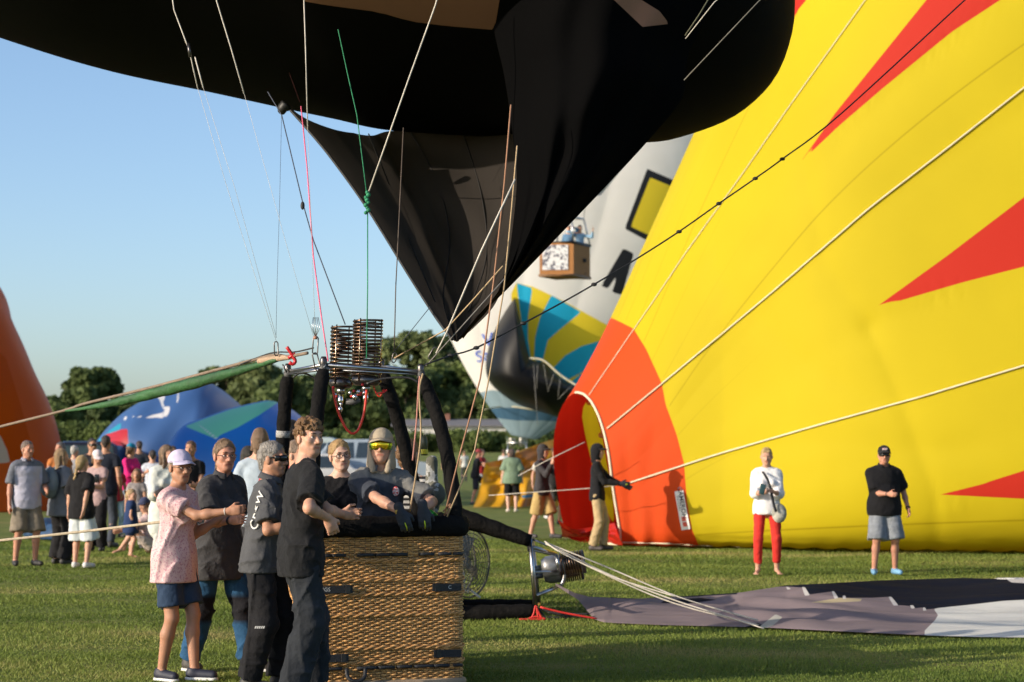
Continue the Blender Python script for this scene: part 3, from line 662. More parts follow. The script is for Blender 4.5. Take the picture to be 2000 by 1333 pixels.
# ------------------------------------------------------------------ white balloon far behind, with its striped shape and black bulge
def white_balloon():
    Y = 100.0; s = FPX / Y
    base = at(1020, 862, Y)
    o = empty('balloon', (base.x, Y, 0), 'tall white balloon with yellow and cyan stripes and a black bulge, behind the yellow one', 'balloon')
    prof = [(0, 22), (6, 32), (51, 81), (110, 135), (173, 184), (225, 222), (350, 280), (500, 330), (650, 345), (800, 320), (930, 250), (1010, 150), (1050, 20)]
    S = smooth_path([(a, b, 0) for a, b in prof], 220)
    a0 = np.array(at(1022, 855, Y)); a1 = np.array(at(1022 + 220, 855 - 1160, Y)); ax = (a1 - a0); L = np.linalg.norm(ax); ax /= L
    side = np.cross(ax, [0, 1, 0]); side /= np.linalg.norm(side); dp = np.cross(side, ax)
    nv = 320; v = np.linspace(0, 2 * np.pi, nv, endpoint=False) + 0.1
    g = 1 + 0.030 * (np.abs(np.sin(v * 7)) ** 0.6 - 0.6)
    r = S[:, 1][:, None] / s * g[None]
    P = a0 + ax * (S[:, 0] / s)[:, None, None] + r[..., None] * (np.cos(v)[None, :, None] * side + np.sin(v)[None, :, None] * dp * 0.42)
    V = P.reshape(-1, 3); pp = project(V)
    nr = (V[:, 1] < Y + 0.5)
    yel = multi_sdf(pp, [[(998, 575), (1008, 553), (1040, 560), (1100, 588), (1180, 632), (1240, 660), (1200, 780), (1132, 762), (1090, 738), (1062, 710), (1035, 704), (1005, 640)], [(1270, 347), (1330, 372), (1290, 470), (1232, 443)]])
    cy = multi_sdf(pp, [[(1009, 553), (1040, 563), (1031, 620), (1031, 660), (1037, 703), (1024, 680), (1016, 610)],
                        [(1077, 577), (1135, 610), (1098, 640), (1070, 665), (1059, 708), (1043, 704), (1045, 660), (1055, 620)],
                        [(1078, 722), (1104, 695), (1135, 677), (1180, 664), (1164, 705), (1142, 724), (1104, 745)], [(1110, 750), (1136, 730), (1150, 735), (1135, 762)]])
    nav = multi_sdf(pp, [[(1264, 330), (1345, 365), (1300, 490), (1220, 447)], [(1217, 486), (1230, 491), (1212, 528), (1187, 564), (1174, 559)], [(1217, 486), (1238, 495), (1228, 530), (1215, 577), (1195, 571), (1207, 540), (1210, 515)], [(1230, 540), (1250, 500), (1262, 506), (1240, 550)]])
    sq = poly_sdf(pp, [(1270, 347), (1330, 372), (1290, 470), (1232, 443)])
    blu = poly_sdf(pp, [(935, 768), (960, 762), (1010, 770), (1070, 790), (1130, 800), (1130, 900), (930, 900)])
    dbl = poly_sdf(pp, [(950, 800), (975, 797), (1005, 797), (1040, 803), (1110, 812), (1120, 826), (1060, 822), (1010, 822), (970, 817)])
    f = lambda q: np.where(nr, q, -50)
    em = envelope_mat('white_nylon', (0.90, 0.885, 0.86), [('pale_blue', (0.30, 0.42, 0.50)), ('blue_band', (0.07, 0.16, 0.27)), ('navy', (0.020, 0.022, 0.03)), ('yellow', (0.88, 0.68, 0.04)), ('cyan', (0.02, 0.45, 0.74))], trans=0.40, wr=(0.15, 0.6))
    e = add_mesh('canopy', V, grid_faces(220, nv, False, True), em, o, attrs={'pale_blue': f(blu), 'blue_band': f(dbl), 'navy': f(nav), 'yellow': f(np.maximum(yel, sq)), 'cyan': f(cy)})
    # black inflated bulge
    out = [(1005, 582), (985, 612), (962, 655), (950, 700), (952, 738), (975, 766), (1012, 790), (1060, 806), (1102, 814), (1140, 775), (1128, 758), (1092, 737), (1064, 709), (1037, 702), (1022, 650)]
    Pb = inflate(out, (1015, 740), 97.6, 3.4, 90, 50, far=2.0)
    ppb = project(Pb.reshape(-1, 3))
    gr = poly_sdf(ppb, [(1034, 700), (1064, 706), (1094, 734), (1135, 757), (1140, 780), (1085, 762), (1050, 745), (1036, 735)])
    add_mesh('black_bulge', Pb, grid_faces(90, 50, True), envelope_mat('bulge_black', (0.004, 0.004, 0.005), [('grey', (0.016, 0.015, 0.014))], trans=0.05, rough=0.45, wr=(0.15, 0.8), spec=0.2), o, attrs={'grey': gr})
    bv = bvh_of(e)
    def on(x, y, off=0.08):
        d = ray(x, y).normalized(); h = bv.ray_cast(Vector((0, 0, CAMH)), d)
        return h[0] - d * off if h[0] is not None else at(x, y, 95)
    MB().tube(smooth_path([at(x, y, 94.6) for x, y in ((1033, 700), (1062, 705), (1095, 733), (1132, 757))], 20), 0.05, 5).obj('white_trim', WHITE_TAPE, o)
    for a, b in (((1050, 712), (1048, 760)), ((1062, 712), (1070, 762)), ((1082, 730), (1070, 765)), ((1094, 740), (1090, 775)), ((1118, 752), (1090, 780)), ((1042, 712), (1050, 830))):
        MB().tube([at(a[0], a[1], 94.0), at(b[0], b[1], 94.0)], 0.010, 4).obj('cord', mat('cord_grey', (0.25, 0.24, 0.22), .7), o)
    MB().tube(smooth_path([on(x, y, 0.1) for x, y in ((948, 800), (975, 795), (1005, 795), (1045, 801), (1100, 808))], 20), 0.03, 5).obj('white_trim', WHITE_TAPE, o)
    ink = mat('blue_ink', (0.05, 0.12, 0.55), 0.6)
    text_obj('lettering', 'Ve', on(962, 664), (1, 0, 0.15), (-0.15, 0, 1), 0.95, ink, o, bv, 0.06, normal=(0, -1, 0))
    text_obj('lettering', 'San', on(950, 694), (1, 0, 0.25), (-0.25, 0, 1), 0.8, ink, o, bv, 0.06, normal=(0, -1, 0))
    # burner and basket of the white balloon at the field edge
    b = at(1010, 868, Y); m = mat('far_wicker', (0.30, 0.17, 0.08), 0.9)
    mb = MB()
    for sx in (-0.55, 0.55):
        for sy in (-0.4, 0.4): mb.tube([(b.x + sx, Y + sy, 1.2), (b.x + sx * 0.8, Y + sy, 2.15)], 0.04, 5)
    mb.tube([(b.x - .5, Y - .35, 2.15), (b.x + .5, Y - .35, 2.15), (b.x + .5, Y + .35, 2.15), (b.x - .5, Y + .35, 2.15)], 0.03, 5, closed=True)
    mb.obj('burner_frame', STEEL, o)
    mb = MB(); [mb.lathe((b.x + q, Y, 1.95), [(0.16, 0), (0.2, 0.12), (0.2, 0.45)], 12) for q in (-.25, .25)]; mb.obj('burner', STEEL, o)
    MB().box((b.x, Y, 0.6), (1.7, 1.2, 1.15), bev=0.08).obj('basket', m, o)
    for q in (-.5, .5): MB().tube([(b.x + q, Y - .3, 2.15), at(1010 + q * 40, 853, Y)], 0.012, 4).obj('cord', STEEL, o)
white_balloon()

# ------------------------------------------------------------------ airborne basket with two passengers
WICK_FAR = mat('basket_orange', (0.40, 0.18, 0.06), 0.85, var=0.3, vs=20, bs=30, bst=0.5, bd=0.02, stretch=(1, 1, 4))
def flying_basket():
    Y = 70.0; s = FPX / Y
    c = at(1108, 508, Y); o = empty('flying_balloon', (c.x, Y, at(1100, 540, Y).z), 'small wicker balloon basket flying in front of the white balloon, a banner on its side', 'balloon')
    z0 = at(1100, 540, Y).z; z1 = at(1100, 474, Y).z
    A = Vector((at(1054, 540, Y).x, Y, z0)); B = Vector((at(1120, 540, Y).x, Y - 0.1, z0)); th = 0.0
    ex = (B - A); ey = Vector((at(1155, 540, Y).x - B.x, 1.25, 0)); h = z1 - z0
    D = A + ey; C2 = B + ey
    mb = MB(); mb.add([A, B, C2, D, A + Vector((0, 0, h)), B + Vector((0, 0, h)), C2 + Vector((0, 0, h)), D + Vector((0, 0, h))], [(0, 3, 2, 1), (0, 1, 5, 4), (1, 2, 6, 5), (2, 3, 7, 6), (3, 0, 4, 7)])
    body = mb.obj('basket', WICK_FAR, o, False)
    pk = [A, B, C2, D]
    MB().tube([p + Vector((0, 0, h)) for p in pk], 0.06, 6, closed=True).obj('rim', mat('leather_dark', (0.04, 0.025, 0.02), 0.6), o)
    MB().tube([p + Vector((0, 0, 0.03)) for p in pk], 0.06, 6, closed=True).obj('bottom_edge', mat('leather_tan', (0.28, 0.16, 0.08), 0.7), o)
    n = Vector((ex.y, -ex.x, 0)).normalized() * 0.03
    bq = [A.lerp(B, 0.08) + n + Vector((0, 0, 0.22)), A.lerp(B, 0.84) + n + Vector((0, 0, 0.22)), A.lerp(B, 0.84) + n + Vector((0, 0, h * 0.92)), A.lerp(B, 0.08) + n + Vector((0, 0, h * 0.92))]
    MB().quad(*bq).obj('banner', mat('banner_print', (0.72, 0.72, 0.74), 0.7, c2=(0.12, 0.12, 0.16), thr=(9, 0.52), var=0.05), o, False)
    nn = Vector((ey.y, -ey.x, 0)).normalized() * 0.02
    MB().box(B.lerp(C2, 0.62) + nn + Vector((0, 0, h * 0.52)), (0.14, 0.14, 0.12)).obj('foot_hole', ROPE_DARK, o, False)
    top = at(1120, 300, Y)
    mb = MB()
    for p in pk: mb.tube([p + Vector((0, 0, h)), p.lerp((A + C2) / 2, 0.25) + Vector((0, 0, h + 0.95))], 0.03, 5)
    q = [p.lerp((A + C2) / 2, 0.25) + Vector((0, 0, h + 0.95)) for p in pk]; mb.tube(q, 0.03, 5, closed=True); mb.obj('burner_frame', STEEL, o)
    cen = (A + C2) / 2
    mb = MB(); mb.lathe(cen + Vector((0, 0, h + 0.8)), [(0.1, 0), (0.22, 0.1), (0.22, 0.5)], 12); mb.obj('burner', STEEL, o)
    for p in q: MB().tube([p, cen + (p - cen) * 1.6 + Vector((0, 0, 3.2))], 0.012, 4).obj('cable', STEEL, o)
    prof = [(1.3, 3.0), (3.2, 5.4), (5.4, 8.2), (7.2, 11.5), (7.9, 15), (7.4, 18.5), (5.6, 21.5), (2.8, 23.3), (0.2, 23.8)]
    S = smooth_path([(a, b, 0) for a, b in prof], 60); v = np.linspace(0, 2 * np.pi, 96, endpoint=False); g = 1 + 0.02 * np.abs(np.sin(v * 6))
    P = np.stack([cen.x + S[:, 0][:, None] * np.cos(v) * g, cen.y + S[:, 0][:, None] * np.sin(v) * g, (z1 - 1.2 + S[:, 1])[:, None] * np.ones(96)], -1)
    add_mesh('canopy', P, grid_faces(60, 96, False, True), envelope_mat('pale_canopy', (0.55, 0.56, 0.6)), o)
    return cen, z0, z1
FLY = flying_basket()

# ------------------------------------------------------------------ mound-like balloons: orange at the left, navy and bright blue
def mound(name, label, sil, Y, D, m, attrs_fn=None, n=160, mm=60, fold=0.08, zmin=0.0, cloth='canopy', ff=1.0, skew=0.0):
    S = smooth_path([tuple(at(x, y, Y)) for x, y in sil], n)
    v = np.linspace(0, np.pi, mm); t = np.linspace(0, 1, n); dep = D * np.sin(np.pi * np.clip(t, 0.04, 0.96)) ** 0.5
    X = S[:, 0][:, None] * np.ones(mm) + skew * np.cos(v)[None]
    Yv = Y - dep[:, None] * np.cos(v)[None]
    Z = np.maximum(S[:, 2], zmin)[:, None] * (np.sin(v)[None] ** 0.62)
    f = fold * (np.sin(X * 2.3 * ff + Z * 1.1) + 0.6 * np.sin(X * 5.1 * ff - Z * 2.3 + 1)) * np.sin(v)[None] ** 0.5
    Yv = Yv + f * np.sign(np.cos(v))[None]
    P = np.stack([X, Yv, Z], -1)
    o = empty('balloon_envelope', (float(X.mean()), Y, 0), label, 'balloon')
    at_ = attrs_fn(project(P.reshape(-1, 3))) if attrs_fn else None
    e = add_mesh(cloth, P, grid_faces(n, mm), m, o, attrs=at_)
    return o, bvh_of(e), e
def orange_attrs(pp):
    return {'dark': multi_sdf(pp, [[(0, 690), (12, 700), (40, 790), (70, 900), (-60, 900), (-60, 640)]]), 'pale': poly_sdf(pp, [(-40, 830), (0, 850), (14, 880), (20, 905), (-60, 905)])}
om = envelope_mat('orange_nylon', (0.58, 0.115, 0.02), [('dark', (0.52, 0.085, 0.003)), ('pale', (0.55, 0.5, 0.42))], trans=0.30, wr=(0.35, 0.8), spec=0.08)
mound('orange', 'tall orange balloon envelope at the left edge of the field', [(-560, 905), (-500, 700), (-380, 480), (-240, 390), (-110, 430), (-12, 548), (8, 600), (32, 655), (65, 730), (93, 790), (108, 840), (122, 908)], 58, 2.6, om, orange_attrs, fold=0.06)
def navy_attrs(pp):
    return {'red': poly_sdf(pp, [(203, 850), (238, 839), (249, 838), (251, 875), (203, 876)]), 'cyan': poly_sdf(pp, [(190, 862), (218, 838), (236, 826), (236, 839), (205, 850), (195, 876)]),
            'white': multi_sdf(pp, [[(256, 813), (288, 813), (316, 807), (320, 811), (318, 817), (288, 817), (258, 815.5)], [(240, 817), (247, 813), (249, 819), (243, 822)], [(345, 762), (349, 762), (350, 775), (347, 787), (344, 787), (346, 775)],
                [(305, 770), (318, 765), (323, 778), (318, 785), (322, 795), (331, 794), (332, 802), (326, 814), (319, 815), (322, 804), (316, 795), (312, 782), (307, 776)]])}
nm = envelope_mat('navy_nylon', (0.055, 0.135, 0.34), [('red', (0.45, 0.02, 0.03)), ('cyan', (0.02, 0.30, 0.45)), ('white', (0.7, 0.7, 0.72))], trans=0.22, wr=(0.4, 0.9))
mound('navy', 'dark blue half inflated balloon with white print behind the crowd', [(184, 908), (196, 862), (240, 812), (290, 780), (340, 762), (400, 748), (425, 757), (452, 778), (478, 800), (500, 830), (520, 868), (535, 905)], 70, 4.0, nm, navy_attrs, fold=0.10)
def blue_attrs(pp):
    return {'green': poly_sdf(pp, [(361, 833), (400, 818), (450, 800), (500, 788), (525, 783), (545, 785), (505, 812), (465, 835), (430, 850), (422, 858)]),
            'white': poly_sdf(pp, [(385, 829), (391, 830), (425, 855), (424, 859), (418, 857)])}
bm_ = envelope_mat('bright_blue_nylon', (0.006, 0.17, 0.62), [('green', (0.16, 0.62, 0.42)), ('white', (0.6, 0.7, 0.7))], trans=0.22, wr=(0.3, 0.9))
mound('blue', 'bright blue balloon with a green band swelling in front of the navy one', [(322, 908), (335, 868), (362, 832), (400, 817), (450, 799), (500, 787), (528, 783), (555, 792), (580, 808), (596, 826), (606, 870), (610, 908)], 63, 3.4, bm_, blue_attrs, fold=0.03)

# yellow-orange cloth being opened behind the woman in green
def amber_cloth():
    Y = 61.0
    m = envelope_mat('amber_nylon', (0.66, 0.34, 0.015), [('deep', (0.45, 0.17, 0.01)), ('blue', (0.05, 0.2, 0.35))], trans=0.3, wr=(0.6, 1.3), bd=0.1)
    L = [at(948, 905, Y - 1), at(938, 950, Y - 1), ground(926, 989, 0.05)]; Rr = [at(1110, 848, Y + 3), at(1112, 920, Y + 1), ground(1112, 986, 0.05)]
    T = [at(948, 905, Y - 1), at(985, 896, Y), at(1015, 881, Y + 1), at(1060, 865, Y + 2), at(1110, 848, Y + 3)]
    P = panel(L, Rr, T, 120, 70, bulge=-0.6, fold=0.16, ff=4.5, seed=2)
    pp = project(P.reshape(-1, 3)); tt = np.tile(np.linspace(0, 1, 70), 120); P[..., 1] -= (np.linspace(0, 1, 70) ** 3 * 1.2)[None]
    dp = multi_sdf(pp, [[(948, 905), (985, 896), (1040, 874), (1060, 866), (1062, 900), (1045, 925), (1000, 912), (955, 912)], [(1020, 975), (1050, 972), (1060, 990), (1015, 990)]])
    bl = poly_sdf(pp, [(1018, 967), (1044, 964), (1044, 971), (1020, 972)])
    o = empty('balloon_envelope', ground(1000, 988), 'amber yellow balloon cloth held open low on the grass behind the woman in green', 'balloon')
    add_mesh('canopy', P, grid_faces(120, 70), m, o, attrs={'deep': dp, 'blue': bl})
    # rear sheet so the cloth has a body
    P2 = P.copy(); P2[..., 1] = P2[..., 1] + 1.6 * np.sin(np.linspace(0, np.pi, 120))[:, None] + 0.4
    P2[..., 2] = P2[..., 2] * 0.92
    add_mesh('canopy_back', P2, grid_faces(120, 70), m, o, attrs={'deep': dp * 0 - 5, 'blue': bl * 0 - 5})
amber_cloth()

# ------------------------------------------------------------------ empty envelope stretched on the grass at the right
def ground_cloth():
    U = [(1085, 1142), (1120, 1160), (1150, 1168), (1250, 1172), (1350, 1166), (1450, 1160), (1535, 1146), (1600, 1143), (1720, 1136), (1880, 1131), (1960, 1134), (2050, 1130), (2300, 1125)]
    Lw = [(1085, 1146), (1130, 1175), (1160, 1212), (1180, 1219), (1300, 1224), (1480, 1228), (1640, 1236), (1810, 1244), (1900, 1247), (2060, 1249), (2300, 1252)]
    n, m = 420, 110
    xs = np.concatenate([np.linspace(1085, 1170, 60), np.linspace(1171, 2300, n - 60)])
    P = np.zeros((n, m, 3)); t = np.linspace(0, 1, m)
    lift = 0.55 * np.exp(-((xs - 1085) / 42.0) ** 1.3)
    for i, x in enumerate(xs):
        a = ground(x, interp(x, Lw)); 
        hb = 0.13 + 0.05 * math.sin(x * 0.013) + 0.06 * math.exp(-((x - 1750) / 220) ** 2)
        hb = hb * min(1, (x - 1085) / 150)
        b = ground(x, interp(x, U), hb)
        pa = np.array(a); pb = np.array(b)
        if lift[i] > 0.02:
            Yd = 19.6; pa = np.array(at(x, interp(x, Lw), Yd)) * min(1, lift[i] / .3) + pa * (1 - min(1, lift[i] / .3)); pb = np.array(at(x, interp(x, U), Yd)) * min(1, lift[i] / .3) + pb * (1 - min(1, lift[i] / .3))
        P[i] = pa[None] * (1 - t)[:, None] + pb[None] * t[:, None]
        prof = 0.10 * (1 - np.exp(-t * 25)) + 0.90 * t ** 1.25
        zz = hb * prof
        if lift[i] <= 0.02: P[i, :, 2] = zz
        else: P[i, :, 2] = np.maximum(P[i, :, 2], zz)
    X, Yw = P[..., 0], P[..., 1]
    TT = t[None] * np.ones((n, 1))
    edge = np.sin(np.clip(TT, 0, 1) * np.pi) ** 0.5
    w = (np.sin(Yw * 6.5 + 0.5 * np.sin(X * 1.7)) * 0.016 + np.sin(X * 3.1 + Yw * 2.0) * 0.010 + np.abs(np.sin(X * 0.5 + Yw * 4.3 + 1.5 * np.sin(X * 0.6) + 2)) * 0.020 + np.sin(X * 0.7 - Yw * 11 + 2 * np.sin(X * 0.9)) * 0.008 + 0.022 * np.exp(-((X - 2.6) / 0.8) ** 2) * np.sin(X * 8 + 3 * np.sin(Yw * 2.2) + Yw * 5))
    P[..., 2] += w * edge * np.clip((xs - 1120) / 120, 0.1, 1)[:, None] + 0.012
    P[..., 2] = np.maximum(P[..., 2], 0.006)
    V = P.reshape(-1, 3); pp = project(V)
    nav = [(1300, 1168), (1440, 1166), (1535, 1147), (1535, 1120), (2400, 1100), (2400, 1172), (2000, 1172), (1960, 1174), (1900, 1181), (1832, 1189), (1806, 1191), (1800, 1187), (1782, 1189), (1776, 1184), (1750, 1182), (1738, 1167), (1705, 1168), (1700, 1166), (1650, 1170), (1640, 1163), (1578, 1163), (1568, 1150), (1535, 1147)]
    navy = np.maximum(poly_sdf(pp, [(1535, 1146), (1568, 1148), (1578, 1162), (1624, 1156), (1634, 1168), (1705, 1168), (1738, 1166), (1750, 1182), (1776, 1184), (1784, 1189), (1800, 1187), (1806, 1191), (1832, 1189), (1900, 1181), (1960, 1174), (2000, 1172), (2400, 1170), (2400, 1090), (1400, 1090), (1400, 1150)]),
                      multi_sdf(pp, [[(1150, 1166), (1230, 1170), (1350, 1166), (1440, 1161), (1440, 1150), (1150, 1150)], [(1300, 1172), (1370, 1168), (1400, 1172), (1340, 1180), (1290, 1178)], [(1455, 1225), (1480, 1217), (1500, 1226), (1480, 1229)]]))
    wht = poly_sdf(pp, [(1824, 1190), (1832, 1188), (1900, 1181), (1960, 1174), (2000, 1172), (2400, 1168), (2400, 1290), (1806, 1290), (1806, 1232), (1826, 1212), (1832, 1202)])
    trim = [[(1535, 1147), (1540, 1147), (1545, 1151), (1538, 1152)], [(1566, 1147), (1572, 1147), (1582, 1163), (1572, 1164)], [(1624, 1155), (1629, 1155), (1638, 1169), (1630, 1170)], [(1646, 1164), (1651, 1163), (1653, 1171), (1646, 1170)], [(1735, 1166), (1741, 1166), (1755, 1183), (1745, 1183)], [(1777, 1183), (1783, 1182), (1788, 1189), (1780, 1189)], [(1802, 1187), (1807, 1187), (1810, 1193), (1803, 1193)], [(1964, 1130), (1978, 1120), (2010, 1112), (2010, 1140), (1975, 1138)]]
    be = poly_sdf(pp, [(1585, 1177), (1640, 1168), (1684, 1170), (1680, 1175), (1610, 1178)])
    scr = poly_sdf(pp, [(1484, 1224), (1515, 1200), (1528, 1206), (1510, 1222), (1490, 1229)])
    mt = envelope_mat('mauve_nylon', (0.27, 0.215, 0.225), [('navy', (0.010, 0.014, 0.028)), ('beige', (0.55, 0.45, 0.28)), ('white', (0.72, 0.71, 0.66)), ('trim', (0.7, 0.66, 0.62)), ('scrap', (0.5, 0.48, 0.42))], trans=0.12, rough=0.85, wr=(0.85, 3.2), stretch=(0.5, 1.6, 1), spec=0.04, bd=0.08)
    o = empty('flat_envelope', ground(1480, 1225), 'mauve, navy and white empty envelope stretched out flat on the grass at the right', 'balloon')
    add_mesh('cloth', V, grid_faces(n, m), mt, o, attrs={'navy': navy, 'beige': be, 'white': wht, 'trim': multi_sdf(pp, trim), 'scrap': scr})
    # bunched white heap at the frame edge
    hp = MB()
    for i in range(16):
        x = 1966 + i * 7; hp.tube(smooth_path([ground(x - 18, 1136, 0.02), ground(x, 1137, 0.10 + .05 * math.sin(i * 2)), ground(x + 14, 1137, 0.10 + .06 * math.cos(i * 1.7)), ground(x + 40, 1138, 0.03)], 10), 0.05, 7)
    hp.obj('crumpled_edge', mat('white_cloth', (0.7, 0.7, 0.68), 0.7, c2=(0.02, 0.025, 0.05), thr=(6, 0.56)), o)
    return o
FLAT = ground_cloth()
# ------------------------------------------------------------------ figures: distance fields turned into one smooth skin per body or garment
def axis_coords(lo, hi, h, fine):
    out = [lo]; x = lo
    while x < hi:
        st = h
        for a, b, hf in fine:
            if a - h < x < b: st = min(st, hf)
        x += st; out.append(x)
    return np.array(out, np.float64)
class Field:
    def __init__(s, lo, hi, h, fine=((), (), ())):
        s.ax = [axis_coords(lo[i], hi[i], h, fine[i]) for i in range(3)]; s.h = h
        s.v = np.full([len(a) for a in s.ax], 0.5, np.float32)
    def sl(s, lo, hi):
        r = []
        for i in range(3):
            a = max(0, int(np.searchsorted(s.ax[i], lo[i])) - 1); b = min(len(s.ax[i]), int(np.searchsorted(s.ax[i], hi[i])) + 1)
            if b <= a: return None
            r.append(slice(a, b))
        return tuple(r)
    def put(s, pr):
        fn, lo, hi, k, op = pr
        mg = k + 2.5 * s.h; q = s.sl([v - mg for v in lo], [v + mg for v in hi])
        if q is None: return
        X = s.ax[0][q[0]][:, None, None]; Y = s.ax[1][q[1]][None, :, None]; Z = s.ax[2][q[2]][None, None, :]
        d = fn(X, Y, Z).astype(np.float32); V = s.v[q]
        if op == 'u':
            if k > 0: hh = np.maximum(k - np.abs(V - d), 0) / k; V[...] = np.minimum(V, d) - hh * hh * k * 0.25
            else: V[...] = np.minimum(V, d)
        elif op == 's':
            d = -d
            if k > 0: hh = np.maximum(k - np.abs(V - d), 0) / k; V[...] = np.maximum(V, d) + hh * hh * k * 0.25
            else: V[...] = np.maximum(V, d)
    def mesh(s):
        v = s.v; S = v < 0; nx, ny, nz = v.shape
        c = np.zeros((nx - 1, ny - 1, nz - 1), np.int8)
        for i in (0, 1):
            for j in (0, 1):
                for k in (0, 1): c += S[i:nx - 1 + i, j:ny - 1 + j, k:nz - 1 + k]
        I, J, K = np.nonzero((c > 0) & (c < 8))
        if len(I) == 0: return None, None
        acc = np.zeros((len(I), 3)); cnt = np.zeros(len(I))
        ax = s.ax
        cor = [(i, j, k) for i in (0, 1) for j in (0, 1) for k in (0, 1)]
        val = {q: v[I + q[0], J + q[1], K + q[2]] for q in cor}
        pos = [[ax[d][(I, J, K)[d] + e] for e in (0, 1)] for d in range(3)]
        for q in cor:
            for d in range(3):
                if q[d] == 0:
                    r = list(q); r[d] = 1; r = tuple(r); a, b = val[q], val[r]; m = (a < 0) != (b < 0)
                    t = np.where(m, a / np.where(np.abs(a - b) < 1e-9, 1, a - b), 0)
                    for e in range(3):
                        pa = pos[e][q[e]]; pb = pos[e][r[e]]; acc[:, e] += np.where(m, pa + (pb - pa) * t, 0)
                    cnt += m
        V = acc / cnt[:, None]
        idx = np.full(c.shape, -1, np.int32); idx[I, J, K] = np.arange(len(I))
        F = []
        for d in range(3):
            A = [slice(1, -1)] * 3; A[d] = slice(0, -1); B = list(A); B[d] = slice(1, None)
            sa, sb = S[tuple(A)], S[tuple(B)]; M = sa != sb; q = np.array(np.nonzero(M)); fl = sb[M]
            o = [1, 1, 1]; o[d] = 0; i0 = q + np.array(o)[:, None]
            e, f = [(1, 2), (2, 0), (0, 1)][d]
            def g(de, df):
                w = i0.copy(); w[e] -= de; w[f] -= df; return idx[w[0], w[1], w[2]]
            Q = np.stack([g(1, 1), g(0, 1), g(0, 0), g(1, 0)], -1); Q[fl] = Q[fl][:, ::-1]; F.append(Q)
        F = np.concatenate(F); F = F[(F >= 0).all(1)]
        return V, F
def _n(v): v = np.asarray(v, float); return v / max(np.linalg.norm(v), 1e-9)
def cap(a, b, ra, rb, k=0.02, flat=None, clips=(), op='u'):
    """tapered capsule; flat=(axis, factor) narrows it along that axis"""
    a = np.asarray(a, float); b = np.asarray(b, float); ab = b - a; L2 = max(ab @ ab, 1e-9); R_ = max(ra, rb)
    def fn(X, Y, Z):
        px, py, pz = X - a[0], Y - a[1], Z - a[2]
        t = np.clip((px * ab[0] + py * ab[1] + pz * ab[2]) / L2, 0, 1)
        vx, vy, vz = px - ab[0] * t, py - ab[1] * t, pz - ab[2] * t
        if flat is not None:
            f, k2 = flat; w = (vx * f[0] + vy * f[1] + vz * f[2]) * (1 / k2 - 1); vx, vy, vz = vx + w * f[0], vy + w * f[1], vz + w * f[2]
            d = (np.sqrt(vx * vx + vy * vy + vz * vz) - (ra + (rb - ra) * t)) * (0.5 + 0.5 * k2)
        else: d = np.sqrt(vx * vx + vy * vy + vz * vz) - (ra + (rb - ra) * t)
        for p, n in clips: d = np.maximum(d, (X - p[0]) * n[0] + (Y - p[1]) * n[1] + (Z - p[2]) * n[2])
        return d
    return (fn, np.minimum(a, b) - R_, np.maximum(a, b) + R_, k, op)
def ell(c, r, M, k=0.02, clips=(), op='u'):
    """ellipsoid with axes M = (left, forward, up) rows"""
    c = np.asarray(c, float); R_ = max(r)
    def fn(X, Y, Z):
        x, y, z = X - c[0], Y - c[1], Z - c[2]
        q = [(x * m[0] + y * m[1] + z * m[2]) for m in M]
        k0 = np.sqrt(sum((q[i] / r[i]) ** 2 for i in range(3))); k1 = np.sqrt(sum((q[i] / r[i] ** 2) ** 2 for i in range(3)))
        d = k0 * (k0 - 1) / np.maximum(k1, 1e-6)
        for p, n in clips: d = np.maximum(d, (X - p[0]) * n[0] + (Y - p[1]) * n[1] + (Z - p[2]) * n[2])
        return d
    return (fn, c - R_, c + R_, k, op)
def solid(prims, h, name, m, parent, fine=((), (), ()), wrinkle=0.0, wf=55.0, clips=(), attrs=None, seed=0, zmin=None, dirn=None):
    un = [p for p in prims if p[4] == 'u']
    lo = np.min([p[1] for p in un], 0) - 2.2 * h - wrinkle; hi = np.max([p[2] for p in un], 0) + 2.2 * h + wrinkle
    if zmin is not None: lo[2] = max(lo[2], zmin - 2 * h)
    for (p, n) in clips:
        for d in range(3):
            if n[d] > 0.999: hi[d] = min(hi[d], p[d] + 2.2 * h)
            if n[d] < -0.999: lo[d] = max(lo[d], p[d] - 2.2 * h)
    F = Field(lo, hi, h, fine)
    for p in prims: F.put(p)
    if wrinkle > 0:
        q = np.abs(F.v) < 0.05; I = np.nonzero(q); X, Y, Z = (F.ax[i][I[i]] for i in range(3)); r = np.random.default_rng(seed)
        w = 0
        for i in range(4):
            a = r.normal(size=3); a[2] *= 0.8; a = _n(a) * wf * (0.5 + 0.42 * i); b = _n(r.normal(size=3)) * wf * 0.40
            ph = a[0] * X + a[1] * Y + a[2] * Z + 2.0 * np.sin(b[0] * X + b[1] * Y + b[2] * Z + i * 2.1)
            ridge = (1 - np.abs(np.sin(ph * 0.5))) ** 2.2; w = w + (ridge - 0.28) / (1 + 0.35 * i) * (0.55 + 0.45 * np.sin(b[1] * X - b[0] * Y + b[2] * Z * 1.3 + i * 1.7))
        F.v[I] -= (wrinkle * w).astype(np.float32)
    for (p, n) in clips:
        X = F.ax[0][:, None, None]; Y = F.ax[1][None, :, None]; Z = F.ax[2][None, None, :]
        F.v = np.maximum(F.v, ((X - p[0]) * n[0] + (Y - p[1]) * n[1] + (Z - p[2]) * n[2]).astype(np.float32))
    if zmin is not None: F.v = np.maximum(F.v, (zmin - F.ax[2][None, None, :]).astype(np.float32))
    F.v[0] = F.v[-1] = 0.5; F.v[:, 0] = F.v[:, -1] = 0.5; F.v[:, :, 0] = F.v[:, :, -1] = 0.5
    V, Fc = F.mesh()
    if V is None: return None
    return add_mesh(name, V, Fc, m, parent, attrs={k2: f(V) for k2, f in attrs.items()} if attrs else None)

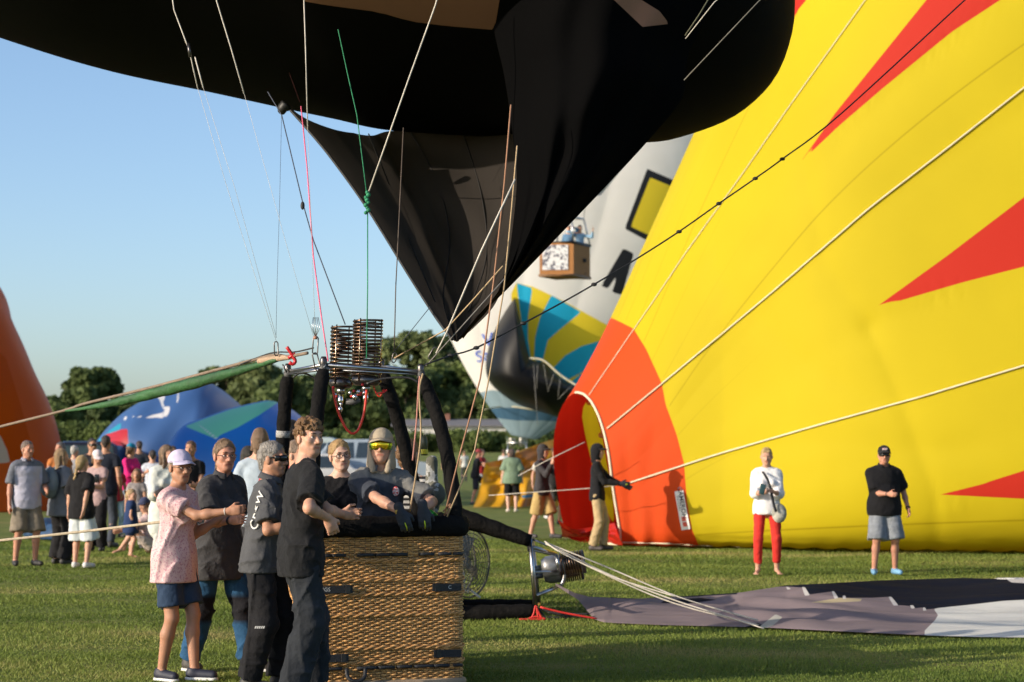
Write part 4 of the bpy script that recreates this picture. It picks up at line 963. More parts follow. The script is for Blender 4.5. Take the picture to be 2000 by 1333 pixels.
def skin_mat(name, c):
    if name in MATS: return MATS[name]
    m, nt, b = principled(name); v = objcoord(nt)
    n = noise(nt, v, 18, 4); base = mixc(nt, maprange(nt, n, 0.3, 0.7, 0, 1), shade(c, 0.88), (c[0] * 1.08, c[1] * 1.0, c[2] * 0.95))
    base = mixc(nt, attr(nt, 'lip'), base, (c[0] * 0.72, c[1] * 0.42, c[2] * 0.42))
    base = mixc(nt, attr(nt, 'hairy'), base, (0.05, 0.03, 0.02))
    lnk(nt, base, b.inputs['Base Color']); b.inputs['Roughness'].default_value = 0.52; b.inputs['Specular IOR Level'].default_value = 0.35
    b.inputs['Subsurface Weight'].default_value = 0.12; b.inputs['Subsurface Radius'].default_value = (0.02, 0.008, 0.004); b.inputs['Subsurface Scale'].default_value = 0.5
    bump(nt, b, noise(nt, v, 220, 2), 0.12, 0.002)
    MATS[name] = m; return m
SKIN = {'fair': skin_mat('skin_fair', (0.54, 0.31, 0.22)), 'tan': skin_mat('skin_tan', (0.40, 0.215, 0.14)), 'ruddy': skin_mat('skin_ruddy', (0.47, 0.24, 0.17)), 'pale': skin_mat('skin_pale', (0.60, 0.39, 0.30))}
def hair_mat(c): return mat('hair_%d_%d_%d' % tuple(int(x * 1000) for x in c), c, 0.5, var=0.45, vs=14, bs=110, bst=1.0, bd=0.02, stretch=(1.0, 1.0, 0.22))
def cloth_mat(name, c, **k):
    d = dict(rough=0.85, var=0.10, vs=9, bs=15, bst=0.65, bd=0.022, sheen=0.04, spec=0.15); d.update(k); return mat(name, c, **d)
EYE_W = mat('eye_white', (0.62, 0.58, 0.55), 0.3, var=0.02, bst=0); IRIS = mat('iris', (0.06, 0.04, 0.03), 0.2, bst=0); BROW = mat('eyebrow_hair', (0.07, 0.04, 0.025), 0.8)
SHOE_SOLE = mat('shoe_sole', (0.6, 0.6, 0.58), 0.7)

def ik(a, t, l1, l2, pole):
    a = np.asarray(a, float); t = np.asarray(t, float); d = t - a; L = np.linalg.norm(d)
    if L > (l1 + l2) * 0.995: d = d / L * (l1 + l2) * 0.995; L = (l1 + l2) * 0.995; t = a + d
    x = (l1 * l1 - l2 * l2 + L * L) / (2 * L); y = math.sqrt(max(l1 * l1 - x * x, 0)); u = d / L; p = np.asarray(pole, float); p = _n(p - u * (p @ u))
    return a + u * x + p * y, t

def hand_prims(w, d, n, th, sc, curl, fingers=True, r0=0.0):
    """w wrist, d finger direction, n palm normal, th direction of the thumb side; five separate fingers"""
    d = _n(d); n = _n(n - d * (np.dot(n, d))); th = _n(np.cross(d, n) * (1 if np.dot(np.cross(d, n), th) > 0 else -1)); P = []
    P.append(cap(w, w + d * 0.045 * sc, 0.027 * sc + r0, 0.034 * sc + r0, 0.015, (n, 0.62)))
    P.append(cap(w + d * 0.03 * sc + th * 0.012 * sc, w + d * 0.078 * sc + th * 0.016 * sc, 0.026 * sc + r0, 0.024 * sc + r0, 0.012, (n, 0.55)))
    P.append(cap(w + d * 0.03 * sc - th * 0.012 * sc, w + d * 0.076 * sc - th * 0.018 * sc, 0.026 * sc + r0, 0.022 * sc + r0, 0.012, (n, 0.55)))
    if not fingers:
        e = w + d * 0.08 * sc; c1 = curl * 0.7; dd = _n(d * math.cos(c1) + n * math.sin(c1))
        P.append(cap(e, e + dd * 0.075 * sc, 0.03 * sc, 0.02 * sc, 0.015, (n, 0.5))); P.append(cap(w + d * 0.03 * sc + th * 0.02 * sc, w + d * 0.07 * sc + th * 0.05 * sc, 0.012 * sc, 0.01 * sc, 0.01)); return P
    for i, (o, L) in enumerate(((0.030, 0.070), (0.0105, 0.078), (-0.010, 0.073), (-0.029, 0.058))):
        a = w + d * 0.082 * sc + th * o * sc; c = curl * (0.85 + 0.1 * i)
        d1 = _n(d * math.cos(c * 0.5) + n * math.sin(c * 0.5) + th * o * 1.2); b = a + d1 * L * 0.5 * sc
        d2 = _n(d * math.cos(c * 1.35) + n * math.sin(c * 1.35) + th * o * 0.8); e = b + d2 * L * 0.30 * sc
        d3 = _n(d * math.cos(c * 1.9) + n * math.sin(c * 1.9)); g = e + d3 * L * 0.22 * sc
        P += [cap(a - d * 0.012 * sc, b, 0.0098 * sc + r0 * .6, 0.0088 * sc + r0 * .6, 0.005), cap(b, e, 0.0088 * sc + r0 * .6, 0.008 * sc + r0 * .6, 0.003), cap(e, g, 0.008 * sc + r0 * .6, 0.007 * sc + r0 * .6, 0.003)]
    a = w + d * 0.022 * sc + th * 0.024 * sc; b = a + _n(d * 0.62 + th * 0.62 + n * 0.25) * 0.045 * sc; e = b + _n(d * 0.8 + th * 0.18 + n * (0.3 + 0.4 * curl)) * 0.034 * sc
    P += [cap(a, b, 0.0145 * sc + r0 * .6, 0.011 * sc + r0 * .6, 0.010), cap(b, e, 0.0105 * sc + r0 * .6, 0.0085 * sc + r0 * .6, 0.004)]
    return P

def person(px, Y, H, yaw, label, q='mid', base=None, skin='fair', sex='m', bulk=1.0, belly=0.0, bust=None, lean=0.0, side=0.0, twist=0.0,
           hyaw=None, hpitch=0.0, hroll=0.0, feet=((0.06, 0.0), (0.06, 0.0)), hl=None, hr=None, pl=None, pr=None, curl=0.5, hdl=None, hdr=None, hnl=None, hnr=None,
           top='tee', topc=None, sleeve=0.5, hem=0.47, loose=0.0, bottom='trousers', botc=None, botlen=0.055, bloose=0.0, shoes=None, shoec=(0.04, 0.04, 0.04),
           hair='short', hairc=(0.06, 0.035, 0.02), hat=None, hatc=(0.6, 0.58, 0.65), group=None, glasses=None, gloves=None, seated=False, topattrs=None, botattrs=None, collar=None, neckw=1.0, grip=True, wrinkle=None, sit_z=0.0, mouth=0.0, name='person', wait=None):
    b0 = np.array(base if base is not None else at(px, 885, Y)); b0 = b0.astype(float)
    if base is None: b0[2] = 0.0
    o = empty(name, b0, label, 'person', group)
    far = q == 'far'; near = q == 'near'
    h = {'near': 0.0125, 'mid': 0.019, 'far': 0.03}[q]; hf = {'near': 0.0048, 'mid': 0.0105, 'far': 0.022}[q]
    a = R(yaw); f = np.array([math.sin(a), -math.cos(a), 0.0]); l = np.array([math.cos(a), math.sin(a), 0.0]); u = np.array([0, 0, 1.0])
    sc = H / 1.78; fem = sex == 'f'; bk = bulk; bust = (0.04 if fem else 0) if bust is None else bust
    child = H < 1.4; hs = (0.55 + 0.45 * sc) if not child else 0.86
    tu = _n(u + f * lean + l * side)
    ta = R(yaw + twist); fs = np.array([math.sin(ta), -math.cos(ta), 0.0]); ls = np.array([math.cos(ta), math.sin(ta), 0.0]); ls = _n(ls - tu * (ls @ tu)); fs = np.cross(tu, ls) * -1
    if fs @ np.array([math.sin(ta), -math.cos(ta), 0]) < 0: fs = -fs
    hc = b0 + u * (0.525 * H if not seated else sit_z)
    hw = (0.055 if fem else 0.050) * H; sw = (0.086 if fem else 0.096) * H * (0.62 + 0.38 * bk)
    kn, an, hp, toe = [], [], [], []
    for i, sgn in enumerate((1, -1)):
        lat, fw = feet[i][:2]; up = feet[i][2] if len(feet[i]) > 2 else 0.0; splay = feet[i][3] if len(feet[i]) > 3 else 14
        A = b0 + l * sgn * lat * H + f * fw * H + u * (0.046 + up) * H; hj = hc + l * sgn * hw - u * 0.005 * H
        K, A = ik(hj, A, 0.245 * H, 0.240 * H, f + l * sgn * 0.15 + (u * 0.8 if seated else 0)); kn.append(K); an.append(A); hp.append(hj)
        sp = R(yaw + splay * sgn); toe.append(np.array([math.sin(sp), -math.cos(sp), 0.0]))
    waist = hc + tu * 0.10 * H; chest = hc + tu * 0.205 * H; sc_ = hc + tu * 0.290 * H; nb = hc + tu * 0.312 * H
    ha = R(yaw if hyaw is None else hyaw); hp_ = R(hpitch)
    hf0 = np.array([math.sin(ha), -math.cos(ha), 0.0]); hl0 = np.array([math.cos(ha), math.sin(ha), 0.0])
    HF = _n(hf0 * math.cos(hp_) + u * math.sin(hp_)); HU = _n(u * math.cos(hp_) - hf0 * math.sin(hp_) + hl0 * math.tan(R(hroll))); HL = _n(np.cross(HU, HF) * 1.0)
    if HL @ hl0 < 0: HL = -HL
    HF = _n(np.cross(HL, HU)); HF = HF if HF @ hf0 > 0 else -HF
    hcen = nb + _n(tu + u * 0.6) * 0.098 * H + f * 0.012 * H
    HM = (HL, HF, HU)
    hp3 = lambda x, y, z: hcen + (HL * x + HF * y + HU * z) * hs
    # arms
    sh, el, wr, hd = [], [], [], []
    ua, fa = 0.168 * H, 0.148 * H
    for i, sgn in enumerate((1, -1)):
        S = sc_ + ls * sgn * sw - tu * 0.018 * H; t = (hl, hr)[i]; po = (pl, pr)[i]
        if t is None: t = (0.135 + 0.03 * (bk - 1), 0.03, 0.50)
        T = np.array(t, float) if isinstance(t, (Vector, np.ndarray)) else b0 + l * sgn * t[0] * H + f * t[1] * H + u * t[2] * H
        po = (-f * 0.9 + ls * sgn * 0.45 - u * 0.5) if po is None else np.asarray(po, float)
        E, T = ik(S, T, ua, fa, po); sh.append(S); el.append(E); wr.append(T)
        dd = (hdl, hdr)[i]; hd.append(_n(T - E) if dd is None else _n(np.asarray(dd, float)))
    hands = []
    for i, sgn in enumerate((1, -1)):
        nn = (hnl, hnr)[i]; nn = (-ls * sgn if nn is None else np.asarray(nn, float)); nn = nn - hd[i] * (nn @ hd[i])
        if np.linalg.norm(nn) < 0.1: nn = np.cross(hd[i], f)
        th = f + u * 0.6; hands.append(hand_prims(wr[i], hd[i], nn, th, 1.0 * (0.5 + 0.5 * sc) * (0.93 if fem else 1.03), curl, not far))
    # ---- skin
    B = []
    neck_r = (0.050 if fem else 0.058) * sc * neckw * (0.9 + 0.1 * bk)
    if child: neck_r = 0.036
    B.append(cap(nb - tu * 0.02, hp3(0, -0.012, -0.03), neck_r * 1.05, neck_r * 0.95, 0.03))
    B.append(cap(sc_ + ls * sw * 0.7, sc_ - ls * sw * 0.7, 0.045 * sc, 0.045 * sc, 0.04, (fs, 0.8)))
    B.append(cap(nb + tu * 0.02, sc_ + ls * sw * 0.6, 0.035 * sc, 0.035 * sc, 0.05)); B.append(cap(nb + tu * 0.02, sc_ - ls * sw * 0.6, 0.035 * sc, 0.035 * sc, 0.05))
    B.append(cap(chest, waist, 0.145 * sc * bk, 0.12 * sc * bk, 0.04, (fs, 0.62))); B.append(cap(waist, hc, 0.12 * sc * bk, 0.14 * sc * bk, 0.04, (f, 0.68)))
    for i in range(2):
        B.append(cap(sh[i], el[i], 0.044 * sc * bk ** .6, 0.037 * sc, 0.03)); B.append(cap(el[i], el[i] + (wr[i] - el[i]) * 0.35, 0.037 * sc, 0.039 * sc, 0.02)); B.append(cap(el[i] + (wr[i] - el[i]) * 0.3, wr[i], 0.038 * sc, 0.025 * sc, 0.02))
        B += hands[i]
        B.append(cap(hp[i], kn[i], 0.082 * sc * bk, 0.055 * sc * (0.5 + 0.5 * bk), 0.03)); bc = kn[i] + (an[i] - kn[i]) * 0.32 - f * 0.012
        B.append(cap(kn[i], bc, 0.051 * sc, 0.054 * sc, 0.02)); B.append(cap(bc, an[i], 0.054 * sc, 0.034 * sc, 0.02))
        B.append(cap(an[i] - u * 0.012 * sc - f * 0.01, an[i] + toe[i] * 0.13 * sc - u * 0.05 * sc, 0.034 * sc, 0.026 * sc, 0.02, (u, 0.8)))
        if shoes == 'bare':
            for j in range(5): 
                e = an[i] + toe[i] * 0.135 * sc - u * 0.058 * sc + np.cross(toe[i], u) * (j - 2) * 0.017; B.append(cap(e, e + toe[i] * (0.035 - 0.003 * j), 0.010, 0.008, 0.006))
    fw = 0.92 if fem else 1.0
    B.append(ell(hp3(0, -0.012, 0.038), [x * hs for x in (0.075, 0.094, 0.085)], HM, 0.03))
    B.append(ell(hp3(0, 0.020, -0.035), [x * hs for x in (0.062 * fw, 0.070, 0.078)], HM, 0.03))
    if not far:
        B.append(cap(hp3(0, 0.050, -0.098), hp3(0, 0.062, -0.094), 0.024 * hs * fw, 0.018 * hs, 0.028))
        for sg in (1, -1):
            B.append(cap(hp3(0.052 * sg * fw, 0.005, -0.055), hp3(0.02 * sg, 0.052, -0.095), 0.020 * hs, 0.016 * hs, 0.025))
            B.append(ell(hp3(0.043 * sg * fw, 0.060, -0.018), [x * hs for x in (0.022, 0.018, 0.02)], HM, 0.022))
            B.append(ell(hp3(0.078 * sg, -0.010, -0.008), [x * hs for x in (0.011, 0.020, 0.032)], HM, 0.006))
        B.append(cap(hp3(-0.034, 0.080, 0.026), hp3(0.034, 0.080, 0.026), 0.012 * hs, 0.012 * hs, 0.018))
        for sg in (1, -1): B.append(ell(hp3(0.031 * sg, 0.098, 0.004), [x * hs for x in (0.018, 0.016, 0.011)], HM, 0.010, op='s'))
        B.append(cap(hp3(0, 0.084, 0.012), hp3(0, 0.103, -0.030), 0.008 * hs, 0.0115 * hs, 0.014)); B.append(cap(hp3(-0.014, 0.092, -0.034), hp3(0.014, 0.092, -0.034), 0.009 * hs, 0.009 * hs, 0.008))
        B.append(cap(hp3(-0.024, 0.0735, -0.064), hp3(0.024, 0.0735, -0.064), 0.0085 * hs, 0.0085 * hs, 0.014))
        if near and glasses not in ('dark', 'visor'):
            for sg in (1, -1):
                B.append(cap(hp3(0.020 * sg, 0.0835, 0.0125), hp3(0.043 * sg, 0.0775, 0.0115), 0.0050 * hs, 0.0045 * hs, 0.002)); B.append(cap(hp3(0.022 * sg, 0.0815, -0.0045), hp3(0.041 * sg, 0.0765, -0.0045), 0.0040 * hs, 0.0035 * hs, 0.002))
        if near: B.append(cap(hp3(-0.025, 0.091, -0.064), hp3(0.025, 0.091, -0.064), 0.0035 * hs, 0.0035 * hs, 0.004, op='s'))
    else: B.append(cap(hp3(0, 0.08, 0.01), hp3(0, 0.10, -0.03), 0.012, 0.014, 0.015))
    fx = [[], [], []]
    if not far:
        for d in range(3):
            fx[d].append((hcen[d] - 0.135 * hs, hcen[d] + 0.135 * hs, hf))
            if near:
                for i in range(2):
                    c = wr[i] + hd[i] * 0.08
                    fx[d].append((c[d] - 0.085, c[d] + 0.085, 0.0065))
    lipf = lambda V: (1 - np.clip(np.linalg.norm(((V - hp3(0, 0.088, -0.064)) @ np.array([HL, HF, HU]).T) / np.array([0.026, 0.020, 0.0075 + mouth]) / hs, axis=1), 0, 2) > 0).astype(float) * 0.85
    sk = SKIN[skin]; body = solid(B, h, 'body', sk, o, fx, attrs={'lip': lipf} if not far else None, zmin=b0[2] if not seated else None)
    # ---- face parts
    if near and glasses != 'visor' and glasses != 'dark':
        for sg in (1, -1):
            e = MB(); e.ball(hp3(0.031 * sg, 0.0748, 0.0035), 0.0105 * hs, 10); eo = e.obj('eye', EYE_W, o)
            MB().ball(hp3(0.0312 * sg, 0.0810, 0.0045), 0.0062 * hs, 8).obj('iris', IRIS, eo)
    if near:
        for sg in (1, -1):
            MB().tube([hp3(0.013 * sg, 0.0955, 0.026), hp3(0.031 * sg, 0.0940, 0.0305), hp3(0.050 * sg, 0.0825, 0.0265)], [0.0026, 0.0036, 0.0016], 5).obj('eyebrow', BROW, o)
    if glasses in ('clear', 'thin'):
        g = MB(); gl = MB()
        for sg in (1, -1):
            cc = [hp3(0.033 * sg + 0.026 * math.cos(t), 0.099, 0.001 + 0.017 * math.sin(t)) for t in np.linspace(0, 6.283, 13)[:-1]]
            g.tube(cc, 0.0016 if glasses == 'thin' else 0.0024, 5, closed=True); g.tube([hp3(0.059 * sg, 0.098, 0.006), hp3(0.078 * sg, 0.03, 0.008), hp3(0.08 * sg, -0.01, 0.004)], 0.0018, 4)
        g.tube([hp3(-0.008, 0.1, 0.004), hp3(0.008, 0.1, 0.004)], 0.002, 4); g.obj('glasses', mat('glasses_frame', (0.03, 0.02, 0.02), 0.3), o)
    if glasses == 'dark' or glasses == 'visor':
        n = 20; V = []; 
        for i in range(n):
            t = -1.28 + 2.56 * i / (n - 1)
            for z, rr in ((0.032, 1.0), (0.020, 1.03), (0.0, 1.035), (-0.016, 1.02), (-0.032 + 0.022 * math.exp(-(t / 0.22) ** 2), 0.99)):
                ww = 0.074 if glasses == 'dark' else 0.080
                zz = z * (1 if glasses == 'visor' else (0.62 + 0.0 * t)); V.append(hp3(ww * rr * math.sin(t), 0.002 + 0.106 * rr * math.cos(t) ** 0.9, 0.006 + zz))
        vm = mat('visor_mirror', (0.75, 0.50, 0.02), 0.12, metal=0.9, var=0.0, bst=0) if glasses == 'visor' else mat('dark_lens', (0.008, 0.008, 0.01), 0.12, bst=0)
        if glasses == 'visor' and 'visor_grad' not in MATS:
            m, nt, b = principled('visor_grad'); lw = nt.nodes.new('ShaderNodeLayerWeight'); lw.inputs[0].default_value = 0.35
            cr = nt.nodes.new('ShaderNodeValToRGB'); e = cr.color_ramp.elements; e[0].color = (0.85, 0.55, 0.03, 1); e[1].color = (0.05, 0.55, 0.6, 1); e[0].position = 0.1; e[1].position = 0.8; x = e.new(0.45); x.color = (0.35, 0.65, 0.05, 1)
            lnk(nt, lw.outputs['Facing'], cr.inputs[0]); lnk(nt, cr.outputs[0], b.inputs['Base Color']); b.inputs['Metallic'].default_value = 0.85; b.inputs['Roughness'].default_value = 0.12; MATS['visor_grad'] = m
        if glasses == 'visor': vm = MATS['visor_grad']
        gg = add_mesh('sunglasses', np.array(V), grid_faces(n, 5), vm, o)
        md = gg.modifiers.new('thick', 'SOLIDIFY'); md.thickness = 0.003
        tm = mat('temple_orange', (0.7, 0.12, 0.02), 0.4) if glasses == 'visor' else mat('temple_black', (0.02, 0.02, 0.02), 0.4)
        for sg in (1, -1): MB().tube([hp3(0.075 * sg, 0.035, 0.012), hp3(0.081 * sg, 0.0, 0.010), hp3(0.083 * sg, -0.02, 0.0)], [0.006, 0.0035, 0.003], 5).obj('temple', tm, gg)
    # ---- top garment
    w0 = (0.018 if near else 0.011) if wrinkle is None else wrinkle
    if top:
        g = 0.014 + loose; T = []
        long_ = hem < 0.44
        hz = b0 + u * hem * H if not seated else hc - u * 0.02
        T.append(cap(sc_ + ls * sw * 0.60 - tu * 0.035, sc_ - ls * sw * 0.60 - tu * 0.035, 0.056 * sc + g, 0.056 * sc + g, 0.05, (fs, 0.85)))
        T.append(cap(chest + tu * 0.03, waist, (0.150 if not fem else 0.135) * sc * bk + g, (0.132 if not fem else 0.118) * sc * bk + g + loose * 0.5, 0.05, (fs, 0.68)))
        T.append(cap(waist, hc, (0.132 if not fem else 0.118) * sc * bk + g + loose * 0.5, 0.156 * sc * bk + g + 0.006, 0.05, (f, 0.72)))
        if not seated: T.append(cap(hc, hc - u * 0.10 * H, 0.156 * sc * bk + g + 0.008 + (0.015 if long_ else 0), 0.158 * sc * bk + g + 0.012 + (0.03 if long_ else 0), 0.04, (f, 0.74)))
        for sg in (1, -1): T.append(cap(nb - tu * 0.006, sc_ + ls * sw * 0.78 * sg - tu * 0.012, 0.034 * sc + g * .5, 0.046 * sc + g * .6, 0.04))
        if belly: T.append(ell(waist + f * 0.035 + tu * 0.01, (0.135 * bk, 0.11 + belly, 0.16), (l, f, tu), 0.05))
        if bust:
            for sg in (1, -1): T.append(ell(chest + fs * (0.075 + bust * .4) + ls * 0.068 * sg * sc - tu * 0.01, (0.062 * sc, 0.045 + bust, 0.062 * sc), (ls, fs, tu), 0.05))
        for i in range(2):
            if sleeve > 1.0:
                e = el[i] + (wr[i] - el[i]) * min(0.97, sleeve - 1.0); dn = _n(wr[i] - el[i])
                T.append(cap(sh[i], el[i], 0.050 * sc * bk ** .6 + g * .7, 0.047 * sc + g * .7, 0.04)); T.append(cap(el[i], e, 0.047 * sc + g * .7, 0.036 * sc + g * .6, 0.03, clips=((e, dn),)))
            elif sleeve > 0:
                e = sh[i] + (el[i] - sh[i]) * sleeve; dn = _n(el[i] - sh[i])
                T.append(cap(sh[i] - tu * 0.006, e, 0.050 * sc * bk ** .6 + g * .7, 0.050 * sc * bk ** .6 + g * 1.2, 0.03, clips=((e - dn * 0.0, dn),)))
        if collar != 'none': T.append(cap(nb + tu * 0.062 + fs * 0.018, nb + tu * 0.2 + fs * 0.05, neck_r * 1.22, neck_r * 1.7, 0.006, op='s'))
        if collar == 'v' or collar == 'polo': T.append(cap(nb + tu * 0.07 + fs * 0.07, nb - tu * 0.04 + fs * 0.16, 0.030, 0.006, 0.004, op='s'))
        tm = cloth_mat('top_' + str(id(o)), (topc or (0.2, 0.2, 0.2))) if not isinstance(topc, bpy.types.Material) else topc
        to = solid(T, h * (0.8 if near else 0.95), {'tee': 't_shirt', 'polo': 'polo_shirt', 'blouse': 'blouse', 'shirt': 'shirt', 'hoodie': 'hoodie', 'dress': 'dress'}[top], tm, o, wrinkle=w0, seed=int(px) + 3, clips=((hz + u * 0, -u),), attrs=topattrs(b0, H, l, f, sh, el) if topattrs else None)
        if collar == 'polo' and not far:
            c = MB(); rr = neck_r * 1.16; n = 22; V = []
            for i in range(n):
                t = 0.42 + (6.283 - 0.84) * i / (n - 1)
                dd = fs * math.cos(t) + ls * math.sin(t); drop = -0.035 * (0.5 + 0.5 * math.cos(t)) 
                V += [nb + tu * (0.070 + drop) + dd * rr * 1.0 + fs * 0.012, nb + tu * (0.074 + drop) + dd * rr * 1.12 + fs * 0.012, nb + tu * (0.034 + drop) + dd * rr * 1.42 + fs * 0.014]
            co = add_mesh('collar', np.array(V), grid_faces(n, 3), tm, o); md = co.modifiers.new('t', 'SOLIDIFY'); md.thickness = 0.004
        if top == 'hoodie' or hat == 'hood':
            Hh = [ell(hp3(0, -0.022, 0.030), [x * hs for x in (0.098, 0.112, 0.112)], HM, 0.03), cap(hp3(0, -0.03, -0.02), nb + tu * 0.03 - fs * 0.02, 0.095 * hs, 0.085 * hs, 0.04)]
            Hh += [ell(hp3(0, 0.10, -0.015), [x * hs for x in (0.074, 0.085, 0.105)], HM, 0.015, op='s'), ell(hp3(0, -0.005, 0.02), [x * hs for x in (0.08, 0.1, 0.09)], HM, 0.01, op='s')]
            solid(Hh, hf * 1.1, 'hood', tm, o, wrinkle=w0 * .6)
    # ---- bottoms
    if bottom:
        g = 0.010 + bloose; T = []; bm2 = cloth_mat('bot_' + str(id(o)), (botc or (0.03, 0.03, 0.035))) if not isinstance(botc, bpy.types.Material) else botc
        T.append(cap(hc + l * hw * 0.6 + u * 0.02, hc - l * hw * 0.6 + u * 0.02, 0.098 * sc * bk + 0.010, 0.098 * sc * bk + 0.010, 0.04, (f, 0.90)))
        T.append(cap(hc + u * 0.02, waist, 0.134 * sc * bk + .004, 0.116 * sc * bk + .003, 0.04, (f, 0.74)))
        cl = []
        if bottom == 'skirt':
            z = b0 + u * botlen * H; T.append(cap(hc, z, 0.15 * sc * bk, 0.20 * sc * bk, 0.03, (f, 0.8))); cl = [(z, -u)]
        else:
            sp = bottom == 'shorts'
            for i in range(2):
                if sp:
                    tt = np.clip((hp[i][2] - (b0[2] + botlen * H)) / max(hp[i][2] - kn[i][2], 0.05), 0.3, 1.1) if not seated else 0.75
                    e = hp[i] + (kn[i] - hp[i]) * tt; dn = _n(kn[i] - hp[i]); T.append(cap(hp[i], e + dn * 0.02, 0.084 * sc * bk + .008, 0.072 * sc * bk + g * 1.5, 0.025, clips=((e, dn),)))
                else:
                    T.append(cap(hp[i], kn[i], 0.082 * sc * bk + .010 + bloose * .25, 0.060 * sc * (0.4 + 0.6 * bk) + g, 0.025)); dn = _n(an[i] - kn[i]); e = kn[i] + dn * np.linalg.norm(an[i] - kn[i]) * (1 - (botlen - 0.05) * 4) 
                    T.append(cap(kn[i], e + dn * 0.03, 0.060 * sc * (0.4 + 0.6 * bk) + g, 0.047 * sc + g * 1.25, 0.02, clips=((e, dn),)))
            cl = []
        wt = waist + u * 0.0; cl.append((wt, u))
        solid(T, h * (0.85 if near else 0.95), {'trousers': 'trousers', 'shorts': 'shorts', 'skirt': 'skirt'}[bottom], bm2, o, wrinkle=w0 * 1.1, wf=48, seed=int(px) + 11, clips=cl, zmin=b0[2] + 0.004 if not seated else None, attrs=botattrs(b0, H) if botattrs else None)
    # ---- shoes
    if shoes != 'bare':
        sm = mat('shoe_%d_%d_%d' % tuple(int(x * 100) for x in shoec), shoec, 0.6, bst=0.1)
        for i in range(2):
            A = an[i]; t = toe[i]; g0 = A - u * 0.046 * H
            T = [cap(A - u * 0.032 * sc - t * 0.028 * sc, A - u * 0.040 * sc + t * 0.155 * sc, 0.044 * sc, 0.036 * sc, 0.02), cap(A - t * 0.012 * sc - u * 0.03 * sc, A + u * 0.005 * sc - t * 0.012 * sc, 0.044 * sc, 0.042 * sc, 0.02, clips=((A + u * 0.012, u),))]
            so = solid(T, hf * 1.6 if not far else h * 0.8, 'shoe', sm, o, clips=((g0 + u * 0.004, -u),))
            if near:
                s2 = [cap(A - u * 0.075 * sc - t * 0.03 * sc, A - u * 0.076 * sc + t * 0.158 * sc, 0.048 * sc, 0.040 * sc, 0.01, clips=((g0 + u * 0.024, u), (g0 + u * 0.001, -u)))]
                if so: solid(s2, 0.0065, 'sole', SHOE_SOLE, so)
    # ---- hair and hats
    hm = hair_mat(hairc); Hr = []
    face = (hp3(0, 0.052, 0.050), _n(HF * 0.72 - HU * 0.70))
    facev = (hp3(0, 0.050, 0), HF); t0 = 0.010
    if hair in ('short', 'curly', 'side'):
        Hr.append(ell(hp3(0, -0.016, 0.044), [x * hs for x in (0.081, 0.097, 0.089)], HM, 0.01, clips=(face,)))
        Hr.append(cap(hp3(0, -0.06, 0.0), hp3(0, -0.07, -0.045), 0.062 * hs, 0.040 * hs, 0.02, clips=((hp3(0, -0.018, 0), HF),)))
        if hair == 'side': Hr.append(cap(hp3(-0.03, 0.06, 0.085), hp3(0.035, 0.055, 0.082), 0.024 * hs, 0.022 * hs, 0.02))
    if hair == 'curly':
        r = np.random.default_rng(5)
        for i in range(150):
            th = r.random() * 6.283; ph = math.acos(1 - r.random() * 1.15); d = np.array([math.sin(ph) * math.cos(th), math.sin(ph) * math.sin(th), math.cos(ph)])
            if d[1] > 0.45 and d[2] < 0.35: continue
            Hr.append(ell(hp3(d[0] * 0.084, -0.008 + d[1] * 0.099, 0.046 + d[2] * 0.094), [0.014 * hs * (0.7 + 0.6 * r.random())] * 3, HM, 0.004))
        for i in range(14): Hr.append(ell(hp3(-0.06 + 0.12 * i / 13, 0.086 - abs(i - 6.5) * 0.004, 0.066 + 0.01 * math.sin(i * 2.3)), [0.014 * hs] * 3, HM, 0.004))
    if hair in ('long', 'bun', 'pony', 'braid', 'bob'):
        Hr.append(ell(hp3(0, -0.016, 0.042), [x * hs for x in (0.083, 0.098, 0.092)], HM, 0.01, clips=(face,)))
        Hr.append(cap(hp3(0, -0.055, 0.01), hp3(0, -0.07, -0.055), 0.072 * hs, 0.050 * hs, 0.03, clips=((hp3(0, 0.005, 0), HF),)))
        if hair == 'bun': Hr.append(ell(hp3(0, -0.125, -0.005), [0.040 * hs] * 3, HM, 0.012)); Hr.append(ell(hp3(0.02, -0.135, 0.01), [0.024 * hs] * 3, HM, 0.006))
        if hair == 'pony': Hr.append(cap(hp3(0, -0.11, 0.02), hp3(0, -0.14, -0.09), 0.028, 0.024, 0.02)); Hr.append(cap(hp3(0, -0.14, -0.09), hp3(0, -0.12, -0.18), 0.024, 0.010, 0.01))
        if hair == 'braid':
            for j in range(7): Hr.append(ell(hp3(0.01 * (-1) ** j + 0.02 * j * .3, -0.115 - 0.002 * j, -0.03 - 0.032 * j), [0.022, 0.02, 0.024], HM, 0.006))
        if hair == 'long':
            Hr.append(cap(hp3(0, -0.06, -0.04), hp3(0, -0.065, -0.20), 0.082 * hs, 0.075 * hs, 0.03, (HF, 0.5)))
            for sg in (1, -1): Hr.append(cap(hp3(0.068 * sg, 0.0, 0.02), hp3(0.078 * sg, 0.01, -0.16), 0.024, 0.022, 0.02))
        if hair == 'bob':
            Hr.append(cap(hp3(0, -0.05, -0.03), hp3(0, -0.05, -0.09), 0.085 * hs, 0.07 * hs, 0.03, (HF, 0.7)))
            for sg in (1, -1): Hr.append(cap(hp3(0.070 * sg, 0.0, 0.02), hp3(0.072 * sg, 0.008, -0.09), 0.022, 0.02, 0.02))
